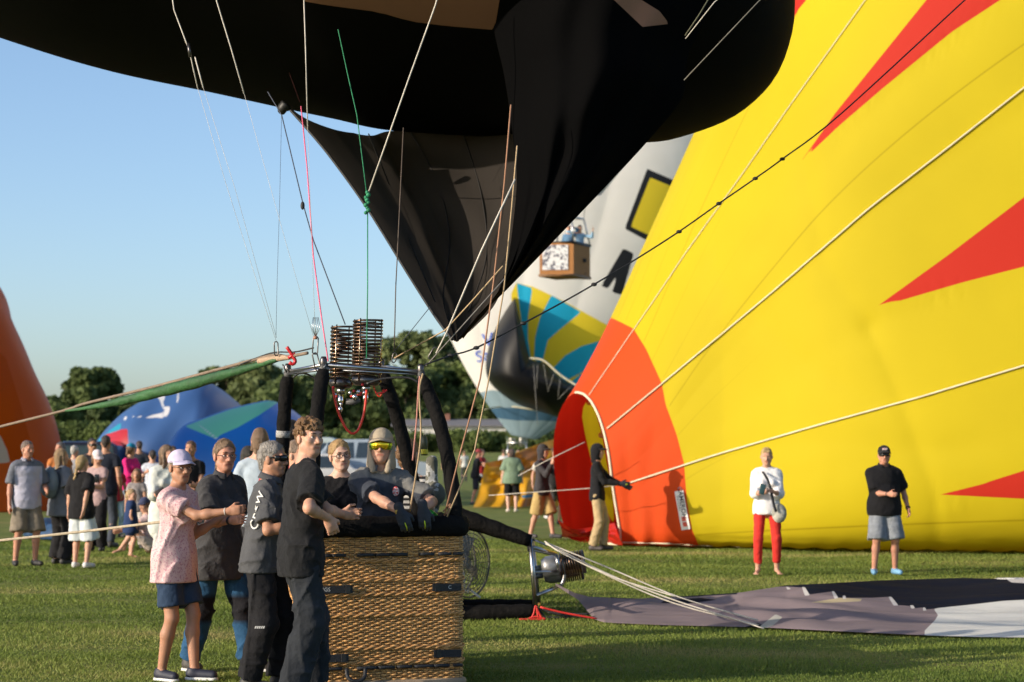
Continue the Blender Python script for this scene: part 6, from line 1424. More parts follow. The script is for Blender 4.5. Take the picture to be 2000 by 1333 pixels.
# ------------------------------------------------------------------ second basket tipped on its side, burner frame to the right
def tipped_basket():
    Y = 19.9; s = FPX / Y
    x0 = (738 - 1000) / s; x1 = (880 - 1000) / s; c0 = Vector((x0, Y - .1, 0.03)); A = 0.95; B = 0.92
    o = empty('tipped_basket', ((x0 + x1) / 2, Y + .4, 0), 'second wicker basket lying on its side behind the upright one, burner frame pointing right', 'basket')
    ey = Vector((0, 1, 0)); ez = Vector((0, 0, 1))
    weave(c0, ey, ez, A, B, 0.02, x1 - x0, 0.06, 0.02, 0.009, 0.010, o, upv=(1, 0, 0), per=3, sides=4)
    MB().box((x0 + .02, Y + .37, .5), (0.03, .9, .9)).obj('floor', MATS['ply'], o, False)
    Xr, Nr, _ = perimeter(c0, ey, ez, A, B, 0.09, 60); MB().tube([Vector(p) + Vector((x1 - x0, 0, 0)) for p in Xr], 0.06, 8, closed=True).obj('padded_rim', PAD, o)
    for a, b, r in ((at(878, 1001, Y), at(1036, 1057, Y), 0.085), (at(893, 1200, Y), at(1045, 1193, Y), 0.085), (at(893, 1184, Y + .9), at(1040, 1181, Y + .8), 0.07), (at(870, 1010, Y + 1), at(1040, 1062, Y + .9), 0.06)):
        pts = [a.lerp(b, i / 13) for i in range(14)]; MB().tube(pts, [r * (0.9 + 0.06 * math.sin(i * 1.9)) * (1.15 - .3 * i / 13) for i in range(14)], 12).obj('padded_upright', PAD, o)
    mb = MB(); p = lambda x, y, d=0: at(x, y, Y + d)
    mb.tube([p(1036, 1052), p(1046, 1187)], 0.024, 8); mb.tube([p(1040, 1056, .8), p(1052, 1180, .8)], 0.022, 8)
    mb.tube([p(1036, 1052), p(1040, 1056, .8)], 0.02, 8); mb.tube([p(1046, 1187), p(1052, 1180, .8)], 0.02, 8)
    mb.tube([p(1041, 1069), p(1086, 1083, .3)], 0.02, 8); mb.tube([p(1048, 1164), p(1096, 1143, .3)], 0.02, 8); mb.tube([p(1042, 1075, .7), p(1090, 1086, .5)], 0.014, 8)
    mb.tube(smooth_path([p(x, y, .3) for x, y in ((1084, 1083), (1094, 1090), (1100, 1103), (1102, 1122), (1100, 1136), (1093, 1146))], 16), 0.018, 8); mb.tube([p(1087, 1084, .2), p(1092, 1118, .2)], 0.02, 8)
    mb.tube([p(1043, 1118), p(1098, 1116, .3)], 0.014, 8)
    mb.obj('burner_frame', STEEL, o)
    mb = MB(); [mb.tube([p(1031 + i * 2, 1048), p(1034 + i * 2, 1078)], 0.02, 6) for i in range(3)]; mb.obj('corner_wrap', WEB, o)
    for (xa, ya, xb, yb, r, d) in ((1068, 1108, 1140, 1097, 22, .35), (1072, 1122, 1136, 1112, 20, .75)):
        c0_ = p(xa, ya, d); c1_ = p(xb, yb, d); ax = (c1_ - c0_); L = ax.length; ax.normalize(); a = ax.orthogonal().normalized(); b = ax.cross(a); rr = r / s
        bo = MB().tube([c0_ + ax * (0.12 + (L - .12) * t / 199) + (a * math.cos(t * 10 * 2 * math.pi / 199) + b * math.sin(t * 10 * 2 * math.pi / 199)) * rr for t in range(200)], 0.0085, 6).obj('burner_coil', MATS['burner_coil'], o)
        MB().lathe(c1_, [(rr * .98, -.012), (rr * 1.05, -.012), (rr * 1.05, .012), (rr * .98, .012)], 20, ax).obj('end_ring', DARKSTEEL, bo)
        MB().lathe(c0_, [(0, -.06), (rr * .7, -.05), (rr * .95, 0.0), (rr * .98, .14), (rr * .8, .15), (0, .15)], 18, ax).obj('burner_can', mat('can_grey', (0.28, 0.29, 0.31), 0.4, metal=0.7), o)
        MB().lathe(c0_ + ax * .02, [(0, .15), (rr * .6, .16), (rr * .6, L * .85), (0, L * .85)], 14, ax).obj('burner_core', mat('soot', (0.02, 0.02, 0.02), 0.7), o)
        MB().tube([c0_ - ax * .06, c0_ - ax * .17], 0.03, 8).obj('fuel_inlet', mat('inlet_blue', (0.12, 0.15, 0.18), 0.4, metal=.6), o)
    MB().tube([p(1036, 1052), p(1060, 1062), p(1068, 1066)], 0.012, 6).obj('carabiner', STEEL, o)
    rr = mat('cord_red', (0.55, 0.025, 0.02), 0.6)
    for pts in (((1046, 1183), (1042, 1200), (1036, 1210)), ((1046, 1183), (1054, 1200), (1062, 1212)), ((1030, 1210), (1046, 1205), (1066, 1210), (1056, 1213)), ((1048, 1184), (1051, 1206)), ((1055, 1186), (1100, 1197), (1166, 1209)), ((1014, 1213), (1040, 1211), (1060, 1212))):
        q = smooth_path([p(x, y, -.15) for x, y in pts], 14); q[:, 2] = np.maximum(q[:, 2], 0.012); MB().tube(q, 0.011, 6).obj('red_cord', rr, o)
    for pts in (((1056, 1190), (1090, 1200), (1115, 1204), (1164, 1207)), ((1052, 1188), (1064, 1205), (1080, 1206), (1110, 1208)), ((1070, 1196), (1110, 1199), (1150, 1200))):
        q = smooth_path([p(x, y, 0) for x, y in pts], 16); q[:, 2] = np.maximum(q[:, 2], 0.015); MB().tube(q, 0.012, 6).obj('cord', ROPE_DARK, o)
    for pts in (((1064, 1058), (1180, 1118), (1310, 1170), (1420, 1205), (1492, 1228)), ((1066, 1060), (1190, 1110), (1330, 1168), (1480, 1212)), ((1066, 1062), (1160, 1112), (1315, 1178), (1500, 1226)), ((1064, 1058), (1100, 1082), (1200, 1128), (1320, 1166))):
        MB().tube(smooth_path([at(x, y, 19.6 - .9 * i / 4) for i, (x, y) in enumerate(pts)], 24), 0.0075, 5).obj('load_cord', ROPE_WHITE, o)
tipped_basket()
def fan():
    Y = 22.6; s = FPX / Y; c = at(903, 1100, Y); rr = 66 / s
    o = empty('inflation_fan', (c.x, Y, 0), 'round wire caged inflation fan standing on the grass behind the upright basket', 'fan')
    nrm = Vector((0.82, -0.57, 0)); a = nrm.cross(Vector((0, 0, 1))).normalized(); b = Vector((0, 0, 1))
    mb = MB()
    for d in (-.10, .10):
        for q in (1.0, .88, .76, .64, .52, .4, .28): mb.tube([c + nrm * (d * (1.35 - q * .35)) + (a * math.cos(t) + b * math.sin(t)) * rr * q for t in np.linspace(0, 6.283, 33)[:-1]], 0.005 if q < 1 else 0.013, 4, closed=True)
        for t in np.linspace(0, 6.283, 29)[:-1]: mb.tube([c + nrm * d * 1.3 + (a * math.cos(t) + b * math.sin(t)) * rr * .1, c + nrm * d + (a * math.cos(t) + b * math.sin(t)) * rr], 0.0035, 4)
    mb.obj('wire_cage', mat('cage_wire', (0.10, 0.10, 0.09), 0.5, metal=.5), o)
    n = 40; V = []
    for d in (-.1, .1): V += [c + nrm * d + (a * math.cos(t) + b * math.sin(t)) * rr * 1.01 for t in np.linspace(0, 6.283, n, endpoint=False)]
    for k in range(4):
        t = k * math.pi / 2 + .4; d = a * math.cos(t) + b * math.sin(t); e = a * -math.sin(t) + b * math.cos(t)
        MB().add([c + d * .05 - e * .03 - nrm * .02, c + d * .05 + e * .03 + nrm * .02, c + d * rr * .85 + e * .09 + nrm * .03, c + d * rr * .85 - e * .07 - nrm * .03], [(0, 1, 2, 3)]) if False else None
        m_ = MB(); m_.add([c + d * .05 - e * .03 - nrm * .02, c + d * .05 + e * .03 + nrm * .02, c + d * rr * .85 + e * .09 + nrm * .03, c + d * rr * .85 - e * .07 - nrm * .03], [(0, 1, 2, 3)]); w = m_.obj('blade', mat('blade_grey', (0.13, 0.13, 0.12), 0.5), o, False); md = w.modifiers.new('t', 'SOLIDIFY'); md.thickness = .008
    MB().lathe(c - nrm * .12, [(0, 0), (0.07, 0), (0.07, .2), (0, .2)], 14, nrm).obj('motor', mat('motor_grey', (0.3, 0.3, 0.3), 0.5), o)
    f = at(914, 1163, Y); mb = MB(); mb.tube([c, f + Vector((-.04, 0, .05))], 0.02, 6)
    for x, y in ((892, 1168), (938, 1168), (914, 1160)): mb.tube([at(914, 1150, Y), at(x, y, Y)], 0.016, 6)
    mb.obj('stand', mat('stand_white', (0.55, 0.55, 0.53), 0.5), o)
fan()

# ------------------------------------------------------------------ vehicles behind the crowd
GLASS = mat('car_glass', (0.02, 0.03, 0.035), 0.08, bst=0, spec=0.8)
TYRE = mat('tyre', (0.015, 0.015, 0.015), 0.85); RIMM = mat('wheel_rim', (0.35, 0.35, 0.36), 0.35, metal=.8)
def wheel(c, r, w, o):
    t = MB().lathe(c - Vector((0, w / 2, 0)), [(r * .62, 0), (r * .95, 0), (r, w * .2), (r, w * .8), (r * .95, w), (r * .62, w)], 20, Vector((0, 1, 0))).obj('wheel', TYRE, o)
    MB().lathe(c - Vector((0, w / 2 - .02, 0)), [(0, 0), (r * .3, .0), (r * .62, .03), (r * .62, w - .06), (0, w - .04)], 14, Vector((0, 1, 0))).obj('rim', RIMM, t)
def car(px, Y, length, height, colr, label, group=None, van=False, flip=False):
    s = FPX / Y; x = (px - 1000) / s; w = 1.85; o = empty('parked_car', (x, Y, 0), label, 'car', group)
    if van: prof = [(0, .35), (0.01, .95), (.03, .98), (.06, 1.0), (.72, 1.0), (.80, .93), (.90, .60), (.985, .50), (1, .40), (1, .2)]
    else: prof = [(0, .35), (0, .58), (.02, .64), (.12, .93), (.18, .99), (.52, 1.0), (.60, .96), (.74, .64), (.95, .56), (1, .48), (1, .22)]
    prof = [(a, b * height) for a, b in prof] + [(1, .22), (0, .22)]
    if flip: prof = [(1 - a, b) for a, b in prof]
    P = [(x - length / 2 + a * length, b) for a, b in prof]
    bm = bmesh.new(); vs = []
    zmx = height
    for k, yy in enumerate((Y - w / 2, Y - w / 2 + .06, Y + w / 2 - .06, Y + w / 2)):
        sc_ = 0.985 if k in (0, 3) else 1.0
        row = []
        for (a, b) in P:
            tum = 0.14 * max(0, (b - .55 * height) / (.45 * height)); yv = yy + (tum if k < 2 else -tum); row.append(bm.verts.new((x + (a - x) * sc_, yv, .22 + (b - .22) * (sc_ if b > .3 else 1))))
        vs.append(row)
    n = len(P)
    for k in range(3):
        for i in range(n): bm.faces.new((vs[k][i], vs[k][(i + 1) % n], vs[k + 1][(i + 1) % n], vs[k + 1][i]))
    bm.faces.new(vs[0][::-1]); bm.faces.new(vs[3])
    bmesh.ops.recalc_face_normals(bm, faces=bm.faces); bm.verts.index_update()
    V = np.array([tuple(v.co) for v in bm.verts]); F = [tuple(v.index for v in f.verts) for f in bm.faces]; bm.free()
    bo = add_mesh('body', V, F, mat('paint_%d' % int(sum(colr) * 10000), colr, 0.25, var=.04, bst=0, coat=.6), o, smooth=False)
    def win(a0, a1, z0, z1, sl0=0, sl1=0):
        X = lambda a: x - length / 2 + (1 - a if flip else a) * length
        q = [(X(a0 + sl0), z0), (X(a1 - 0), z0), (X(a1 - sl1), z1), (X(a0 + .02 + sl0), z1)]
        for yy in (1, -1):
            V = []
            for a, z in q:
                tum = 0.14 * max(0, (z - .55 * height) / (.45 * height)); V.append((a, Y + yy * (w / 2 - tum + .004), z))
            add_mesh('window', np.array(V), [(0, 1, 2, 3)], GLASS, o, smooth=False)
    if van: win(.62, .80, .62 * height, .90 * height, 0, .04); win(.36, .58, .62 * height, .90 * height); win(.08, .32, .62 * height, .90 * height)
    else: win(.10, .33, .66 * height, .94 * height, 0.0, 0); win(.345, .66, .66 * height, .94 * height, 0, .09)
    for a in (.17, .82): 
        for yy in (-1, 1): wheel(Vector((x - length / 2 + a * length, Y + yy * (w / 2 - .1), .33)), .33, .2, o)
    for yy in (-1, 1):
        MB().box((x + (-.5 if flip else .5) * length * .985, Y + yy * .7, .45 * height), (.06, .28, .14), bev=.02).obj('headlight', mat('lamp_glass', (.7, .7, .7), .2, bst=0), o)
    return o
car(735, 80, 4.9, 2.20, (0.30, 0.36, 0.42), 'light blue grey estate car parked behind the hooded man in the basket', 'vehicles behind the crowd')
car(560, 84, 4.4, 2.3, (0.42, 0.50, 0.50), 'pale grey green van parked left of the left basket upright', 'vehicles behind the crowd', van=True, flip=True)
car(640, 78, 4.6, 1.62, (0.55, 0.56, 0.57), 'white low car behind the young curly haired man', 'vehicles behind the crowd')
def rear_van():
    Y = 65.0; s = FPX / Y; x = (174 - 1000) / s; w = 136 / s; h = CAMH + (885 - 862) / s; L = 4.6
    o = empty('parked_van', (x, Y + L / 2, 0), 'dark blue van seen end on with a glazed rear, beside the orange balloon', 'van', 'vehicles behind the crowd')
    prof = [(-.5, .30), (-.5, 1.05), (-.47, 1.25), (-.42, h - .1), (-.36, h), (.28, h), (.40, h - .14), (.47, 1.3), (.5, 1.05), (.5, .30)]
    V = []; 
    for k, yy in enumerate((Y, Y + .12, Y + L)):
        for a, b in prof: V.append((x + a * w * (.97 if k == 0 else 1), yy, b if k else .3 + (b - .3) * .98))
    n = len(prof); F = [(k * n + i, k * n + (i + 1) % n, (k + 1) * n + (i + 1) % n, (k + 1) * n + i) for k in range(2) for i in range(n)] + [tuple(range(n))[::-1], tuple(range(2 * n, 3 * n))]
    add_mesh('body', np.array(V), F, mat('paint_navy', (0.018, 0.028, 0.055), .25, var=.04, bst=0, coat=.6), o, smooth=False)
    q = [(x - .40 * w, Y - .012, 1.25), (x + .40 * w, Y - .012, 1.25), (x + .34 * w, Y - .0, h - .14), (x - .36 * w, Y - .0, h - .14)]
    add_mesh('window', np.array(q), [(0, 1, 2, 3)], mat('glass_sky', (0.05, 0.09, 0.11), .08, bst=0, spec=.8), o, smooth=False)  # blue sky reflection put into the glass colour
    for sx in (-1, 1):
        MB().box((x + sx * w * .45, Y - .02, .85), (.1, .05, .34), bev=.01).obj('tail_light', mat('tail_red', (.3, .01, .01), .3, bst=0), o)
        wheel(Vector((x + sx * w * .4, Y + .9, .34)), .34, .22, o); wheel(Vector((x + sx * w * .4, Y + 3.6, .34)), .34, .22, o)
    MB().box((x, Y - .03, .48), (w * .9, .12, .18), bev=.03).obj('bumper', mat('bumper_black', (.02, .02, .02), .6), o)
rear_van()
def open_trailer():
    Y = 61.0; s = FPX / Y; x0 = -18.5; x1 = (111 - 1000) / s; h = CAMH - 10 / s; o = empty('cargo_trailer', ((x0 + x1) / 2, Y + .9, 0), 'black low cargo trailer at the far left edge in front of the orange balloon', 'trailer', 'vehicles behind the crowd')
    MB().box(((x0 + x1) / 2, Y + .9, (h + .45) / 2), (x1 - x0, 1.8, h - .45), bev=.04).obj('body', mat('trailer_black', (0.012, 0.013, 0.016), .4), o, False)
    MB().box(((x0 + x1) / 2, Y + .9, .33), (x1 - x0 - .2, 1.6, .1)).obj('chassis', DARKSTEEL, o, False)
    for a in (x1 - 1.5, x1 - 2.3): wheel(Vector((a, Y + .1, .32)), .32, .2, o); wheel(Vector((a, Y + 1.7, .32)), .32, .2, o)
open_trailer()
def logo_trailer():
    Y = 70.0; s = FPX / Y; x0 = (288 - 1000) / s; x1 = (418 - 1000) / s; h = CAMH + (885 - 858) / s; b = CAMH - 53 / s; w = x1 - x0
    o = empty('box_trailer', ((x0 + x1) / 2, Y + 1, 0), 'black box trailer printed with two yellow balloon emblems', 'trailer', 'vehicles behind the crowd')
    prof = [(x0, b), (x0, h - .05), (x0 + .05, h), (x1 - .55, h), (x1 - .3, h - .05), (x1 - .1, h - .25), (x1, h - .6), (x1, b)]
    n = len(prof); V = [(a, Y + k * 2, z) for k in (0, 1) for a, z in prof]; F = [(i, (i + 1) % n, n + (i + 1) % n, n + i) for i in range(n)] + [tuple(range(n))[::-1], tuple(range(n, 2 * n))]
    add_mesh('body', np.array(V), F, mat('trailer_gloss', (0.012, 0.012, 0.014), .3, bst=0, coat=.4), o, smooth=False)
    ye = mat('emblem_yellow', (.72, .60, .03), .5, var=.05)
    for cx, cy, rx, ry in ((322, 879, 20, 18), (397, 878, 8.5, 9)):
        pts = []
        for k in range(24):
            t = k * 2 * math.pi / 24; yy = math.sin(t); xx = math.cos(t) * (1 if yy > -.2 else 1 - .75 * ((-yy - .2) / .8) ** 1.3); pts.append(at(cx + rx * xx, cy - ry * yy * (1 if yy > 0 else 1.15), Y - .01))
        e = add_mesh('emblem', np.array([tuple(p) for p in pts]), [tuple(range(24))], ye, o, smooth=False)
        q = [at(cx + dx, cy + dy, Y - .016) for dx, dy in ((-rx * .16, ry * 1.25), (rx * .16, ry * 1.25), (rx * .16, ry * 1.5), (-rx * .16, ry * 1.5))]; MB().quad(*q).obj('emblem_basket', ye, e, False)
    MB().tube([(x0, Y - .01, h - .06), (x1 - .5, Y - .01, h - .06)], .02, 4).obj('edge_trim', mat('trim_grey', (.3, .3, .3), .4), o)
    for k in (.35, .65): wheel(Vector((x0 + w * k, Y + .15, .33)), .33, .22, o); wheel(Vector((x0 + w * k, Y + 1.85, .33)), .33, .22, o)
    MB().tube([(x1, Y + 1, .45), (x1 + 1.1, Y + 1, .42)], .05, 6).obj('drawbar', DARKSTEEL, o)
logo_trailer()
o = empty('folded_tarp', ground(95, 1048), 'dark blue folded cloth on the grass behind the man in taupe shorts', 'cloth')
gp = [ell(tuple(ground(98, 1050) + Vector((0, 0, .12))), (0.55, .5, .26), (np.array([1., 0, 0]), np.array([0, 1., 0]), np.array([0, 0, 1.])), .05), ell(tuple(ground(112, 1054) + Vector((0, 0, .08))), (0.4, .35, .2), (np.array([1., 0, 0]), np.array([0, 1., 0]), np.array([0, 0, 1.])), .05)]
solid(gp, .04, 'cloth', mat('tarp_blue', (.012, .05, .12), .7), o, wrinkle=.10, wf=7, zmin=0)
def pull_lines():
    for i, (pts, lab) in enumerate(((((1012, 930), (1064, 902), (1142, 864)), 'thin pale line from the grey hooded person up to the balloon mouth'), (((955, 968), (1040, 962), (1142, 955), (1212, 948)), 'thin pale line stretched level to the hands of the person in black'))):
        o = empty('pull_line', at(pts[0][0], pts[0][1], 35.2), lab, 'rope'); MB().tube([at(x, y, 35.0 - .3 * k) for k, (x, y) in enumerate(pts)], 0.0065, 5).obj('line', ROPE_WHITE, o)
pull_lines()
# ------------------------------------------------------------------ crew round the basket
def pat_mat(name, c, pats, **k):
    d = dict(rough=0.85, var=0.10, vs=9, bs=15, bst=0.65, bd=0.022, sheen=0.04, spec=0.15); d.update(k); return mat(name, c, pats=pats, **d)
GREYSHIRT = (0.052, 0.052, 0.056)
V3 = lambda p: np.array(tuple(p))
# woman, lavender cap
m_bl = mat('blouse_floral', (0.60, 0.42, 0.42), 0.8, var=0.08, c2=(0.45, 0.22, 0.27), thr=(75, 0.54), bs=30, bst=0.35, bd=0.01)
bl_len = lambda b0, H, l, f, sh, el: {}
P1 = person(343, 14.6, 1.65, 62, 'woman in lavender cap, pink floral blouse and navy shorts, both arms stretched out', q='near', skin='tan', sex='f', bulk=1.0, hyaw=38, hpitch=-2, lean=0.04,
    feet=((0.02, 0.10), (0.045, -0.03)), hr=V3(at(447, 999, 14.35)), hl=V3(at(432, 1012, 14.75)), pr=(0, -.2, -1), pl=(0, .2, -1), topc=m_bl, top='blouse', sleeve=0.62, hem=0.43, loose=0.012, bust=0.035,
    bottom='shorts', botc=(0.025, 0.045, 0.085), botlen=0.325, bloose=0.012, shoec=(0.015, 0.018, 0.035), hair='short', hairc=(0.30, 0.26, 0.22), hat='cap', hatc=(0.50, 0.46, 0.62), glasses='thin', curl=0.9)
# woman in grey polo, blue work trousers
kneeattr = lambda b0, H: {'knee': lambda V: 0.02 - np.abs((V[:, 2] - b0[2]) / H - 0.275) * 0.35 if True else 0}
P2 = person(428, 15.15, 1.74, 50, 'woman in grey polo and blue work trousers with black knees, behind the lavender cap', q='near', skin='ruddy', sex='f', bulk=1.10, hyaw=28, hroll=0, lean=0.07,
    feet=((0.075, 0.12), (0.075, -0.10)), hr=V3(at(452, 1017, 14.7)), hl=V3(at(472, 1010, 15.1)), pr=(0, -.3, -1), pl=(0, .2, -1), topc=pat_mat('polo_grey_a', GREYSHIRT, []), top='polo', collar='polo', sleeve=0.7, hem=0.40, loose=0.02, bust=0.06,
    botc=pat_mat('work_trousers_blue', (0.022, 0.075, 0.16), [('knee', (0.012, 0.012, 0.016))]), botattrs=kneeattr, bloose=0.02, shoec=(0.05, 0.045, 0.04), hair='pony', hairc=(0.20, 0.13, 0.08), glasses='thin', curl=0.7)
# crew man with sunglasses
P3 = person(514, 14.0, 1.72, 84, 'grey haired man in sunglasses, charcoal polo lettered CREW and black work trousers', q='near', skin='tan', bulk=1.14, belly=0.035, hyaw=76, lean=0.08, twist=8,
    feet=((0.06, 0.06), (0.06, -0.04)), hr=V3(at(594, 1022, 13.75)), hl=V3(at(606, 1010, 14.15)), pr=(0, -.6, -1), topc=pat_mat('polo_charcoal', (0.068, 0.070, 0.076), []), top='polo', collar='polo', sleeve=0.80, hem=0.475, loose=0.012,
    botc=(0.012, 0.012, 0.014), bloose=0.026, shoec=(0.02, 0.02, 0.02), hair='short', hairc=(0.24, 0.22, 0.20), glasses='dark', curl=0.9)
# young man with curls
P4 = person(588, 13.45, 1.87, 112, 'young man with curly brown hair in black T-shirt and loose dark jeans', q='near', skin='fair', bulk=0.98, hyaw=42, hpitch=2, lean=0.05,
    feet=((0.07, 0.07), (0.07, -0.05)), hr=V3(at(640, 1012, 13.3)), hl=V3(at(668, 1004, 13.85)), hdr=(0.3, 0.2, -.7), hdl=(1, .3, 0), pr=(0, -.8, -.6), pl=(.2, -1, -.4), topc=(0.013, 0.0135, 0.015), top='tee', sleeve=0.85, hem=0.44, loose=0.022, bust=0,
    botc=cloth_mat('jeans_dark', (0.020, 0.023, 0.028), var=0.35, vs=5), bloose=0.035, shoec=(0.02, 0.02, 0.02), hair='curly', hairc=(0.16, 0.085, 0.035), curl=1.1)
# woman with glasses behind
P5 = person(668, 15.75, 1.74, 0, 'smiling blonde woman with glasses and black top behind the curly haired man', q='near', skin='pale', sex='f', hyaw=20, hroll=-8, bulk=1.0, topc=(0.010, 0.010, 0.012), top='shirt', sleeve=0.0, hem=0.47, hair='bun', hairc=(0.42, 0.27, 0.12), glasses='clear', botc=(0.03, 0.03, 0.04), curl=.4, side=-0.02)
P6 = person(578, 15.9, 1.74, 55, 'man in white shirt with short brown hair, mostly hidden behind the curly haired man', q='mid', skin='fair', hyaw=60, topc=(0.60, 0.56, 0.50), top='shirt', sleeve=1.9, hair='short', hairc=(0.20, 0.14, 0.10), botc=(0.05, 0.05, 0.06))
P7 = person(569, 16.9, 1.92, 165, 'tall man with dark cropped hair and red shirt, back turned, beside the left basket upright', q='mid', skin='ruddy', hyaw=150, topc=(0.45, 0.04, 0.06), top='tee', hair='short', hairc=(0.035, 0.022, 0.016), botc=(0.03, 0.03, 0.04))
P8 = person(506, 20.5, 1.90, 170, 'person with tousled brown hair and pale blue shirt, back turned, left of the basket upright', q='mid', skin='fair', hyaw=190, topc=(0.35, 0.42, 0.50), top='shirt', hair='bob', hairc=(0.16, 0.10, 0.06))
P8b = person(484, 24, 1.72, 160, 'dark haired person in black between the polo woman and the crew man', q='mid', skin='fair', topc=(0.012, 0.012, 0.014), hair='long', hairc=(0.03, 0.025, 0.02))
# man in the basket
P9 = person(742, 14.40, 1.76, 12, 'man in the basket wearing tan cap with neck flap, mirrored sunglasses and gloves', q='near', base=at(742, 885, 14.40) * 1.0 - Vector((0, 0, CAMH - 0.05)), skin='fair', bulk=1.00, hyaw=0, hpitch=3, lean=0.05,
    hr=V3(at(783, 1000, 13.95)), hl=V3(at(826, 994, 14.02)), pr=(-.8, -.25, -.2), pl=(1, .1, -.5), hdr=(.35, -.12, -.9), hdl=(.12, -.12, -.9), hnr=(-.1, .9, -.1), hnl=(-.1, .9, -.1),
    topc=pat_mat('polo_slate', (0.045, 0.052, 0.068), [('light', (0.16, 0.16, 0.155))]), top='polo', collar='polo', sleeve=0.82, hem=0.47, loose=0.012,
    topattrs=lambda b0, H, l, f, sh, el: {'light': lambda V: V[:, 2] - (b0[2] + 0.775 * H) - 0.06 * np.sin((V[:, 0] - b0[0]) * 7 + 2.2)},
    botc=(0.03, 0.03, 0.04), hair=None, hat='flapcap', hatc=(0.36, 0.30, 0.22), glasses='visor', gloves=True, curl=0.75)
P10 = person(797, 15.7, 1.75, 165, 'woman with light brown bun and striped top beyond the upright basket', q='near', skin='fair', sex='f', hyaw=150, hair='bun', hairc=(0.24, 0.13, 0.06), top='shirt', sleeve=0.7,
    topc=pat_mat('striped_top', (0.02, 0.02, 0.022), [('stripe', (0.45, 0.44, 0.42))]), topattrs=lambda b0, H, l, f, sh, el: {'stripe': lambda V: np.sin(V[:, 2] * 150) * 0.01})
# CREW lettering across the back of P3
tb = bvh_of(P3['top'])
bk0 = V3(at(477, 994, 13.6)); nrm = Vector((-0.35, -0.93, 0.1)).normalized()
tdir = (at(489, 967, 13.6) - at(466, 1020, 13.6)).normalized(); upd = nrm.cross(tdir)
if upd.x > 0: upd = -upd
text_obj('lettering', 'CREW', Vector(bk0), tdir, upd, 0.090, mat('print_white', (0.62, 0.62, 0.60), .7, bst=0), P3['top'], tb, 0.012, bold=0.001, spacing=1.12, normal=nrm)
# watches and wristbands
def wrist(P, i, m, r=0.031, off=0.0, w=0.016, name='wristband'):
    W = P['wr'][i]; E = P['el'][i]; d = _n(W - E); c = W - d * (0.03 + off)
    MB().lathe(Vector(c), [(r, 0), (r * 1.05, w * .3), (r * 1.05, w * .7), (r, w)], 14, Vector(d)).obj(name, m, P['o'])
wrist(P2, 1, mat('watch_black', (.015, .015, .018), .4), name='watch', w=.026); wrist(P9, 1, mat('cuff_mustard', (.45, .30, .06), .7), r=.036, off=-.012, w=.02); wrist(P1, 1, mat('band_white', (.6, .55, .5), .6), r=.028, w=.008)
MB().ball(P9['hp3'](0.0, 0, 0) * 0 + np.array(P9['chest']) + P9['fs'] * .155 + P9['ls'] * .09 + P9['tu'] * .05, .025, 8, (1, .25, 1.4)).obj('badge', mat('badge_white', (.6, .5, .5), .6, c2=(.5, .05, .05), thr=(60, .5)), P9['o'])
def stripes(P, px, py, Y, n=5):
    mb = MB()
    for i in range(n):
        a = at(px + i * 4, py, Y); mb.add([a, a + Vector((.010, 0, 0)), a + Vector((.016, 0, .016)), a + Vector((.006, 0, .016))], [(0, 1, 2, 3)])
    return mb

mb = stripes(P3, 497, 1228, 13.68, 5); mb.obj('reflective_print', mat('reflective', (.55, .55, .55), .5, bst=0), P3['o'], False)
# ------------------------------------------------------------------ two spectators in front of the yellow balloon
W1 = person(1497, 27.1, 1.71, -4, 'blonde woman in white shirt and red trousers holding a phone, barefoot, grey shoulder bag', q='mid', skin='fair', sex='f', bulk=1.0, hyaw=-8, hpitch=-6, feet=((0.075, 0.0), (0.075, 0.02)),
    hr=(0.045, 0.20, 0.655), hl=(0.04, 0.19, 0.66), curl=1.0, topc=cloth_mat('shirt_white', (0.74, 0.74, 0.76)), top='shirt', collar='v', sleeve=1.45, hem=0.475, loose=0.015, botc=(0.55, 0.035, 0.028), botlen=0.10, bloose=0.0, shoes='bare', hair='side', hairc=(0.46, 0.32, 0.14), glasses=None)
def bag():
    p = at(1522, 1003, 26.75); o = W1['o']
    bo = empty('shoulder_bag', tuple(p), 'grey beige shoulder bag at the hip of the woman in white, on a black strap', 'bag')
    I3 = (np.array([1., 0, 0]), np.array([0, 1., 0]), np.array([0, 0, 1.]))
    solid([ell(p, (.10, .06, .13), I3, .02)], .012, 'bag_body', mat('bag_grey', (.26, .26, .23), .7, c2=(.5, .48, .42), thr=(5, .55)), bo)
    MB().tube(smooth_path([at(x, y, Y) for x, y, Y in ((1490, 922, 26.98), (1498, 935, 26.78), (1505, 955, 26.72), (1511, 985, 26.68), (1516, 1000, 26.66))], 16), .020, 6, flat=(1, .4)).obj('strap', WEB, bo)
    q = at(1489, 956, 26.62); ph = empty('mobile_phone', tuple(q), 'dark mobile phone in the hand of the woman in white', 'phone'); MB().box(q, (.075, .012, .14), Matrix.Rotation(R(12), 3, 'Y'), bev=.006).obj('case', mat('phone_teal', (.03, .07, .08), .25, bst=0), ph)
bag()
for sg in (0, 1):
    pass
M1 = person(1726, 27.1, 1.73, 4, 'heavy man in black polo, black cap and grey denim shorts with light blue trainers', q='mid', skin='ruddy', bulk=1.28, belly=0.05, hyaw=-4, feet=((0.085, -0.02), (0.085, 0.0)),
    hr=(0.01, 0.18, 0.635), hl=(0.185, 0.02, 0.515), curl=1.1, topc=cloth_mat('polo_black', (0.010, 0.010, 0.012)), top='polo', collar='polo', sleeve=0.82, hem=0.462, loose=0.014, bottom='shorts', botc=cloth_mat('denim_grey', (0.20, 0.22, 0.25), var=.25, vs=12), botlen=0.275, bloose=0.02, shoec=(0.16, 0.35, 0.55), hair='short', hairc=(0.05, 0.03, 0.02), hat='cap', hatc=(0.018, 0.018, 0.02), glasses='dark')
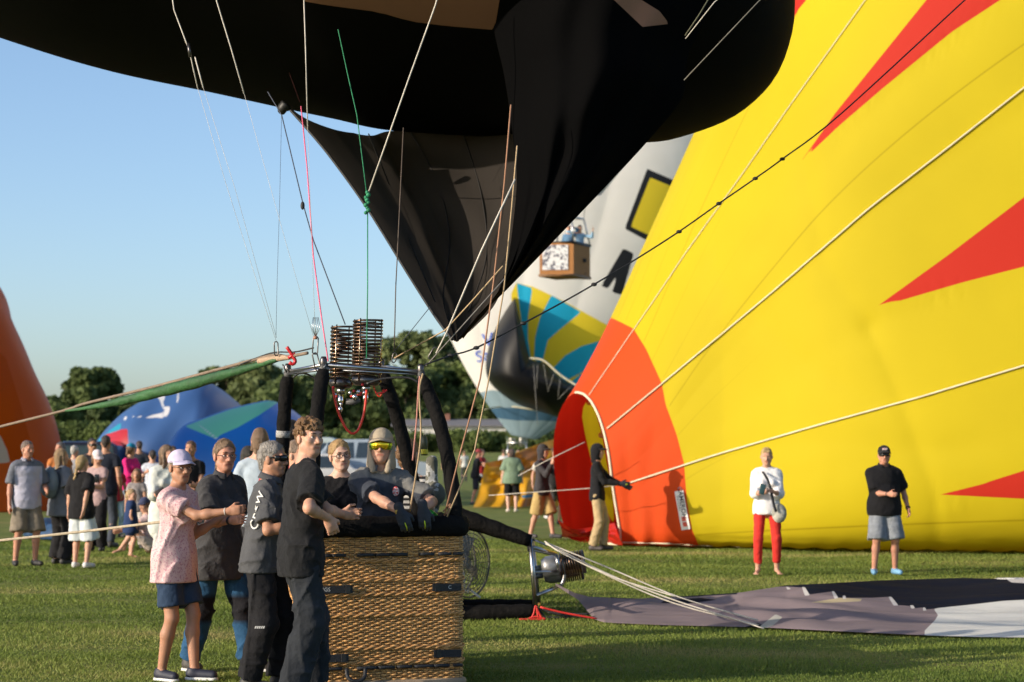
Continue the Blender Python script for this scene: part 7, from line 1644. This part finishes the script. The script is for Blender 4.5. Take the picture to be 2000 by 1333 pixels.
c = M1['hp3'](0, 0.098, 0.085); MB().box(Vector(c), (.07, .012, .028), bev=.004).obj('cap_badge', mat('badge_pale', (.6, .5, .52), .6, c2=(.5, .08, .1), thr=(30, .52)), M1['o'])
wrist(M1, 0, WEB, r=.034, w=.02); wrist(M1, 1, WEB, r=.034, w=.012)

# ------------------------------------------------------------------ helpers at the mouth and beyond
H1 = person(1166, 33.8, 1.79, 84, 'person in black hooded top and sand trousers holding the white line at the balloon mouth', q='mid', skin='fair', hyaw=75, feet=((0.04, 0.05), (0.05, -0.04)), hr=V3(at(1212, 945, 33.6)), hl=V3(at(1218, 948, 33.9)), pr=(0, 0, -1), pl=(0, .3, -1),
    top='hoodie', topc=cloth_mat('hoodie_black', (0.012, 0.012, 0.014)), sleeve=1.95, hem=0.47, botc=cloth_mat('chino_sand', (0.42, 0.31, 0.17)), bloose=0.015, shoec=(0.06, 0.05, 0.05), hair=None, hat='cap', hatc=(.015, .015, .017), gloves=True)
H2 = person(1058, 38.4, 1.80, 58, 'person in dark grey hooded top and khaki shorts stepping by the red balloon mouth', q='mid', skin='fair', hyaw=62, lean=.03, feet=((0.03, 0.12), (0.04, -0.12)), hr=V3(at(1078, 905, 38.0)), hl=V3(at(1084, 900, 38.3)), pr=(0, 0, -1), pl=(0, .3, -1),
    top='hoodie', topc=cloth_mat('hoodie_grey', (0.045, 0.042, 0.045)), sleeve=1.95, hem=0.46, bulk=1.05, bottom='shorts', botc=cloth_mat('khaki', (0.42, 0.30, 0.12)), botlen=0.26, bloose=0.03, shoec=(0.05, 0.05, 0.055), hair=None, hat='cap', hatc=(.03, .03, .03))
H3 = person(1084, 46, 1.78, 30, 'person in black top half hidden behind the grey hooded person, arms raised', q='far', topc=(0.02, 0.02, 0.022), hr=(0.05, .2, .8), hl=(0.05, .2, .8), bottom='shorts', botc=(.05, .05, .05), botlen=.3, hair='short')
H4 = person(1058, 50, 1.70, 0, 'bare legged person behind the khaki shorts, white trainers', q='far', topc=(0.5, 0.48, 0.45), bottom='shorts', botc=(.05, .05, .05), botlen=.3, shoec=(.6, .6, .6), hair='short')
G1 = person(1000, 55.8, 1.76, 182, 'woman in sage green T-shirt and black cycling shorts, back turned, watching the amber cloth', q='mid', skin='pale', sex='f', bulk=1.36, topc=cloth_mat('tee_sage', (0.17, 0.24, 0.17)), top='tee', sleeve=.9, hem=0.45, loose=.035, bottom='shorts', botc=(0.010, 0.010, 0.012), botlen=.27, shoec=(.5, .45, .4), hair='bob', hairc=(.06, .035, .03), hl=(.17, .0, .47), hr=(.17, .0, .47), bloose=.0)
D1 = person(928, 64, 1.76, 95, 'man in black T-shirt and dark shorts running with arms out beside the amber cloth', q='far', skin='ruddy', lean=.15, bulk=1.15, feet=((0.04, .26, .10), (0.05, -0.06)), hl=V3(at(955, 908, 63.6)), hr=V3(at(948, 903, 64.2)), topc=(.014, .015, .02), bottom='shorts', botc=(.02, .022, .035), botlen=.27, shoec=(.03, .05, .07), hair='short', hat='cap', hatc=(.3, .05, .06))
D2 = person(941, 72, 1.78, 60, 'person in red top and white trousers behind the running man', q='far', topc=(.4, .03, .03), botc=(.6, .6, .58), hair='short', hr=(.1, .25, .62))
for (x, Y, Hh, yw, tc, bc, hcc, lab, pose) in (
    (907, 112, 1.78, 200, (.62, .62, .60), (.05, .05, .06), (.1, .06, .03), 'far person in white shirt and dark trousers on the field beyond the brown ropes', {}),
    (879, 118, 1.75, 30, (.5, .48, .46), (.45, .43, .4), (.3, .2, .1), 'far person all in pale clothes just right of the front upright', {}),
    (872, 105, 1.70, 0, (.04, .04, .05), (.05, .05, .06), (.05, .03, .02), 'far person in black beside the pale one right of the front upright', {}),
    (984, 92, 1.8, 180, (.6, .62, .62), (.04, .04, .08), (.08, .05, .03), 'far person in white T-shirt left of the woman in green', {}),
    (994, 98, 1.8, 90, (.5, .42, .42), (.04, .04, .05), (.06, .04, .03), 'far person in pale pink behind the head of the woman in green', {}),
    (1012, 94, 1.8, 20, (.05, .05, .06), (.04, .04, .05), (.06, .04, .03), 'far person in black right of the head of the woman in green', {}),
    (1035, 96, 1.85, 40, (.07, .05, .05), (.04, .04, .05), (.06, .04, .03), 'far crew member in dark brown by the white balloon basket', {'hr': (.1, .2, .85)}),
    (1064, 90, 1.85, 0, (.05, .06, .07), (.04, .04, .05), (.3, .2, .15), 'far crew member in slate right of the white balloon basket', {}),
    (18, 82, 1.72, 10, (.05, .05, .055), (.04, .04, .05), (.04, .03, .02), 'dark clothed person at the far left over the trailer', {}),
    (85, 74, 1.74, -10, (.02, .02, .022), (.04, .04, .05), (.25, .15, .1), 'person in black in front of the orange balloon', {}),
    (100, 80, 1.78, 20, (.45, .10, .02), (.04, .04, .05), (.06, .04, .03), 'person in orange vest by the orange balloon foot', {})):
    person(x, Y, Hh, yw, lab, q='far', topc=tc, botc=bc, hairc=hcc, hair='short', skin='fair', **pose)

# ------------------------------------------------------------------ spectators at the left
L1 = person(53, 29.2, 1.82, 32, 'man in lilac grey polo with dark sleeves and taupe shorts, hands by his sides', q='mid', skin='ruddy', hyaw=50, feet=((0.07, 0.02), (0.085, 0)), hr=(.15, .03, .49), hl=(.12, .14, .60), topc=pat_mat('polo_lilac', (.42, .42, .52), [('sleeve', (.13, .14, .17))]), top='polo', collar='polo', sleeve=.85, hem=.455, loose=.02, bulk=1.08,
    topattrs=lambda b0, H, l, f, sh, el: {'sleeve': lambda V: np.maximum(np.abs((V - b0) @ l) / H - .112, ((V[:, 2] - b0[2]) / H - .80) * .8)}, bottom='shorts', botc=cloth_mat('taupe', (.20, .17, .13)), botlen=.275, bloose=.03, shoec=(.02, .02, .025), hair='short', hairc=(.14, .10, .08))
L2 = person(119, 29.6, 1.70, 140, 'woman with light brown hair carrying a grey backpack, wide black trousers', q='mid', skin='fair', sex='f', hyaw=120, hair='long', hairc=(.28, .18, .09), topc=(.15, .16, .18), top='tee', sleeve=.8, hem=.42, loose=.03, botc=(.014, .014, .016), bloose=.04, shoec=(.04, .04, .04))
L3 = person(160, 28.7, 1.60, 160, 'girl with a blond braid in black T-shirt and white knee length shorts', q='mid', skin='fair', sex='f', hyaw=150, hair='braid', hairc=(.40, .27, .12), topc=cloth_mat('tee_black', (.012, .012, .014)), top='tee', sleeve=.85, hem=.44, loose=.03, bottom='shorts', botc=cloth_mat('shorts_white', (.55, .60, .62)), botlen=.24, bloose=.045, shoec=(.6, .6, .6), hl=(.13, .0, .48), hr=(.10, -.12, .52))
L4 = person(191, 33.6, 1.68, -15, 'woman in white cap and pale mauve top looking down at her phone', q='mid', skin='fair', sex='f', hyaw=30, hpitch=-25, hair='bob', hairc=(.25, .15, .08), hat='cap', hatc=(.68, .60, .62), topc=(.40, .28, .28), top='tee', hem=.45, botc=(.012, .012, .014), bloose=.03, hl=(.02, .2, .66), hr=(.04, .2, .66), curl=1)
L5 = person(206, 34.8, 1.95, 170, 'tall man in navy T-shirt with back turned behind the woman in the white cap', q='mid', skin='tan', hyaw=175, hair='short', hairc=(.03, .02, .015), topc=(.016, .020, .032), bulk=1.15, botc=(.05, .06, .08), hl=(.16, .1, .6))
L6 = person(180, 38, 1.92, 20, 'dark haired man with sunglasses in black, hand at his chin', q='mid', skin='tan', hyaw=30, hair='short', hairc=(.03, .02, .015), glasses='dark', topc=(.03, .03, .035), hr=(0.0, .12, .85), botc=(.04, .04, .05))
L7 = person(255, 42, 1.84, 60, 'woman in bright pink top, blue cap and pale jeans', q='mid', skin='fair', sex='f', hyaw=150, hair='pony', hairc=(.18, .10, .05), hat='cap', hatc=(.01, .22, .38), topc=(.60, .02, .17), top='tee', sleeve=1.3, botc=(.28, .38, .46), hl=(.05, .2, .68), hr=(.05, .2, .64), bulk=1.1)
L8 = person(272, 50, 1.95, 190, 'tall dark haired man in dark blue behind the woman in pink', q='far', skin='tan', hair='short', hairc=(.04, .02, .02), topc=(.03, .035, .05), botc=(.03, .05, .09))
L9 = person(298, 43, 1.70, 185, 'person in white T-shirt and grey trousers seen from behind', q='mid', skin='fair', hair='short', hairc=(.03, .02, .02), topc=(.50, .54, .62), botc=(.28, .27, .26), bulk=1.1)
L10 = person(326, 25.5, 1.74, 20, 'brown haired woman in long white dress half hidden by the floral blouse, holding a tablet', q='mid', skin='fair', sex='f', hyaw=60, hair='long', hairc=(.16, .10, .06), topc=(.55, .58, .55), top='dress', hem=.25, sleeve=1.2, loose=.03, botc=(.5, .5, .48), hr=(.05, .2, .66), hl=(.05, .2, .66))
L11 = person(257, 31.6, 1.04, 110, 'small girl in navy dress standing on the grass', q='mid', skin='fair', sex='f', hyaw=60, hair='bun', hairc=(.36, .24, .12), topc=(.018, .035, .10), top='dress', sleeve=0.0, hem=.36, loose=.03, bust=0, bottom='skirt', botc=(.018, .035, .10), botlen=.33, shoes='bare', bulk=1.0, neckw=.9)
L12 = person(268, 34.5, 1.36, 5, 'brown haired girl in striped top with pale trousers behind the girl in navy', q='mid', skin='tan', sex='f', hyaw=0, hair='long', hairc=(.16, .09, .05), topc=(.30, .27, .27), top='tee', bust=0, botc=(.45, .42, .40), bloose=.01, hl=(.12, .1, .5))
L13 = person(293, 33.0, 1.62, -70, 'person in a dark cap and pale pink clothes sitting on the grass, knees drawn up', q='mid', skin='fair', sex='f', hyaw=-40, hpitch=-10, seated=True, sit_z=.13, feet=((.05, .30), (.06, .25)), hair='bob', hairc=(.2, .1, .06), hat='cap', hatc=(.05, .06, .12), topc=(.40, .30, .30), hl=(.05, .34, .24), hr=(.05, .30, .22), lean=.10, bottom='shorts', botc=(.45, .38, .35), shoes='bare')
L14 = person(372, 31, 1.83, 15, 'man in black T-shirt standing behind the woman in the lavender cap', q='mid', skin='tan', hyaw=-10, hair='short', hairc=(.10, .05, .03), topc=(.012, .012, .014), hl=(.02, .18, .63), hr=(.02, .18, .60))
L15 = person(117, 40, 1.86, 20, 'grey haired person in orange vest in front of the dark van', q='mid', skin='ruddy', hyaw=-30, hair='bob', hairc=(.10, .09, .09), topc=(.45, .16, .05), sleeve=.3, botc=(.05, .05, .06))
L16 = person(145, 43, 1.80, 160, 'white haired person standing in front of the dark van', q='mid', skin='fair', hair='short', hairc=(.40, .38, .36), topc=(.30, .30, .32), botc=(.05, .05, .06))
L17 = person(338, 46, 1.80, 0, 'man with dark brown hair in front of the yellow balloon emblems', q='mid', skin='tan', hair='short', hairc=(.05, .03, .02), topc=(.03, .03, .03), botc=(.05, .05, .06), hyaw=20)
L18 = person(228, 39, 1.5, 30, 'person in light jeans with a red bag behind the woman in the white cap', q='mid', sex='f', hair='long', hairc=(.1, .06, .04), topc=(.35, .03, .04), botc=(.32, .45, .52))
def backpack(P, c, label):
    p = P['chest'] - P['fs'] * .19 - P['tu'] * .03; o = empty('backpack', tuple(p), label, 'backpack'); M = (P['ls'], P['fs'], P['tu'])
    solid([ell(p, (.16, .10, .24), M, .03), ell(p - P['fs'] * .07 - P['tu'] * .08, (.12, .06, .12), M, .03)], .016, 'bag_body', cloth_mat('backpack_grey', c), o, wrinkle=.008)
    for sg in (1, -1):
        q = [p + P['ls'] * .09 * sg + P['tu'] * .17, P['sh'][0 if sg > 0 else 1] * .5 + P['nb'] * .5 + P['tu'] * .045, P['chest'] + P['ls'] * .11 * sg + P['fs'] * .145]; MB().tube(smooth_path(q, 10), .018, 6, flat=(1, .4)).obj('strap', WEB, o)
backpack(L2, (.17, .20, .22), 'slate grey backpack on the back of the woman in wide black trousers')
q = at(189, 935, 33.2); ph = empty('mobile_phone', tuple(q), 'black phone held by the woman in the white cap', 'phone'); MB().box(q, (.08, .015, .14), bev=.005).obj('case', mat('phone_black', (.01, .01, .012), .25, bst=0), ph)
q = at(313, 963, 24.9); ph = empty('tablet', tuple(q), 'dark tablet held by the woman in the long white dress', 'tablet'); MB().box(q, (.13, .02, .10), Matrix.Rotation(R(-30), 3, 'Y'), bev=.006).obj('case', mat('tablet_brown', (.03, .02, .02), .4, bst=0), ph)

# ------------------------------------------------------------------ passengers waving from the flying basket
cen, z0, z1 = FLY
person(0, 0, 1.78, 25, 'passenger in light blue shirt waving from the flying basket', q='far', base=Vector((at(1134, 500, 70).x, 70.85, z0 + .12)), topc=(.25, .42, .60), sleeve=1.8, hl=V3(at(1158, 450, 70.7)), hr=V3(at(1124, 455, 70.7)), pl=(1, 0, -1), hair='short', hairc=(.1, .06, .04))
person(0, 0, 1.74, -10, 'passenger in darker blue at the rim of the flying basket', q='far', base=Vector((at(1112, 500, 70).x, 70.75, z0 + .12)), topc=(.10, .20, .33), sleeve=1.8, hl=V3(at(1120, 444, 70.6)), hair='short', hairc=(.06, .04, .03))
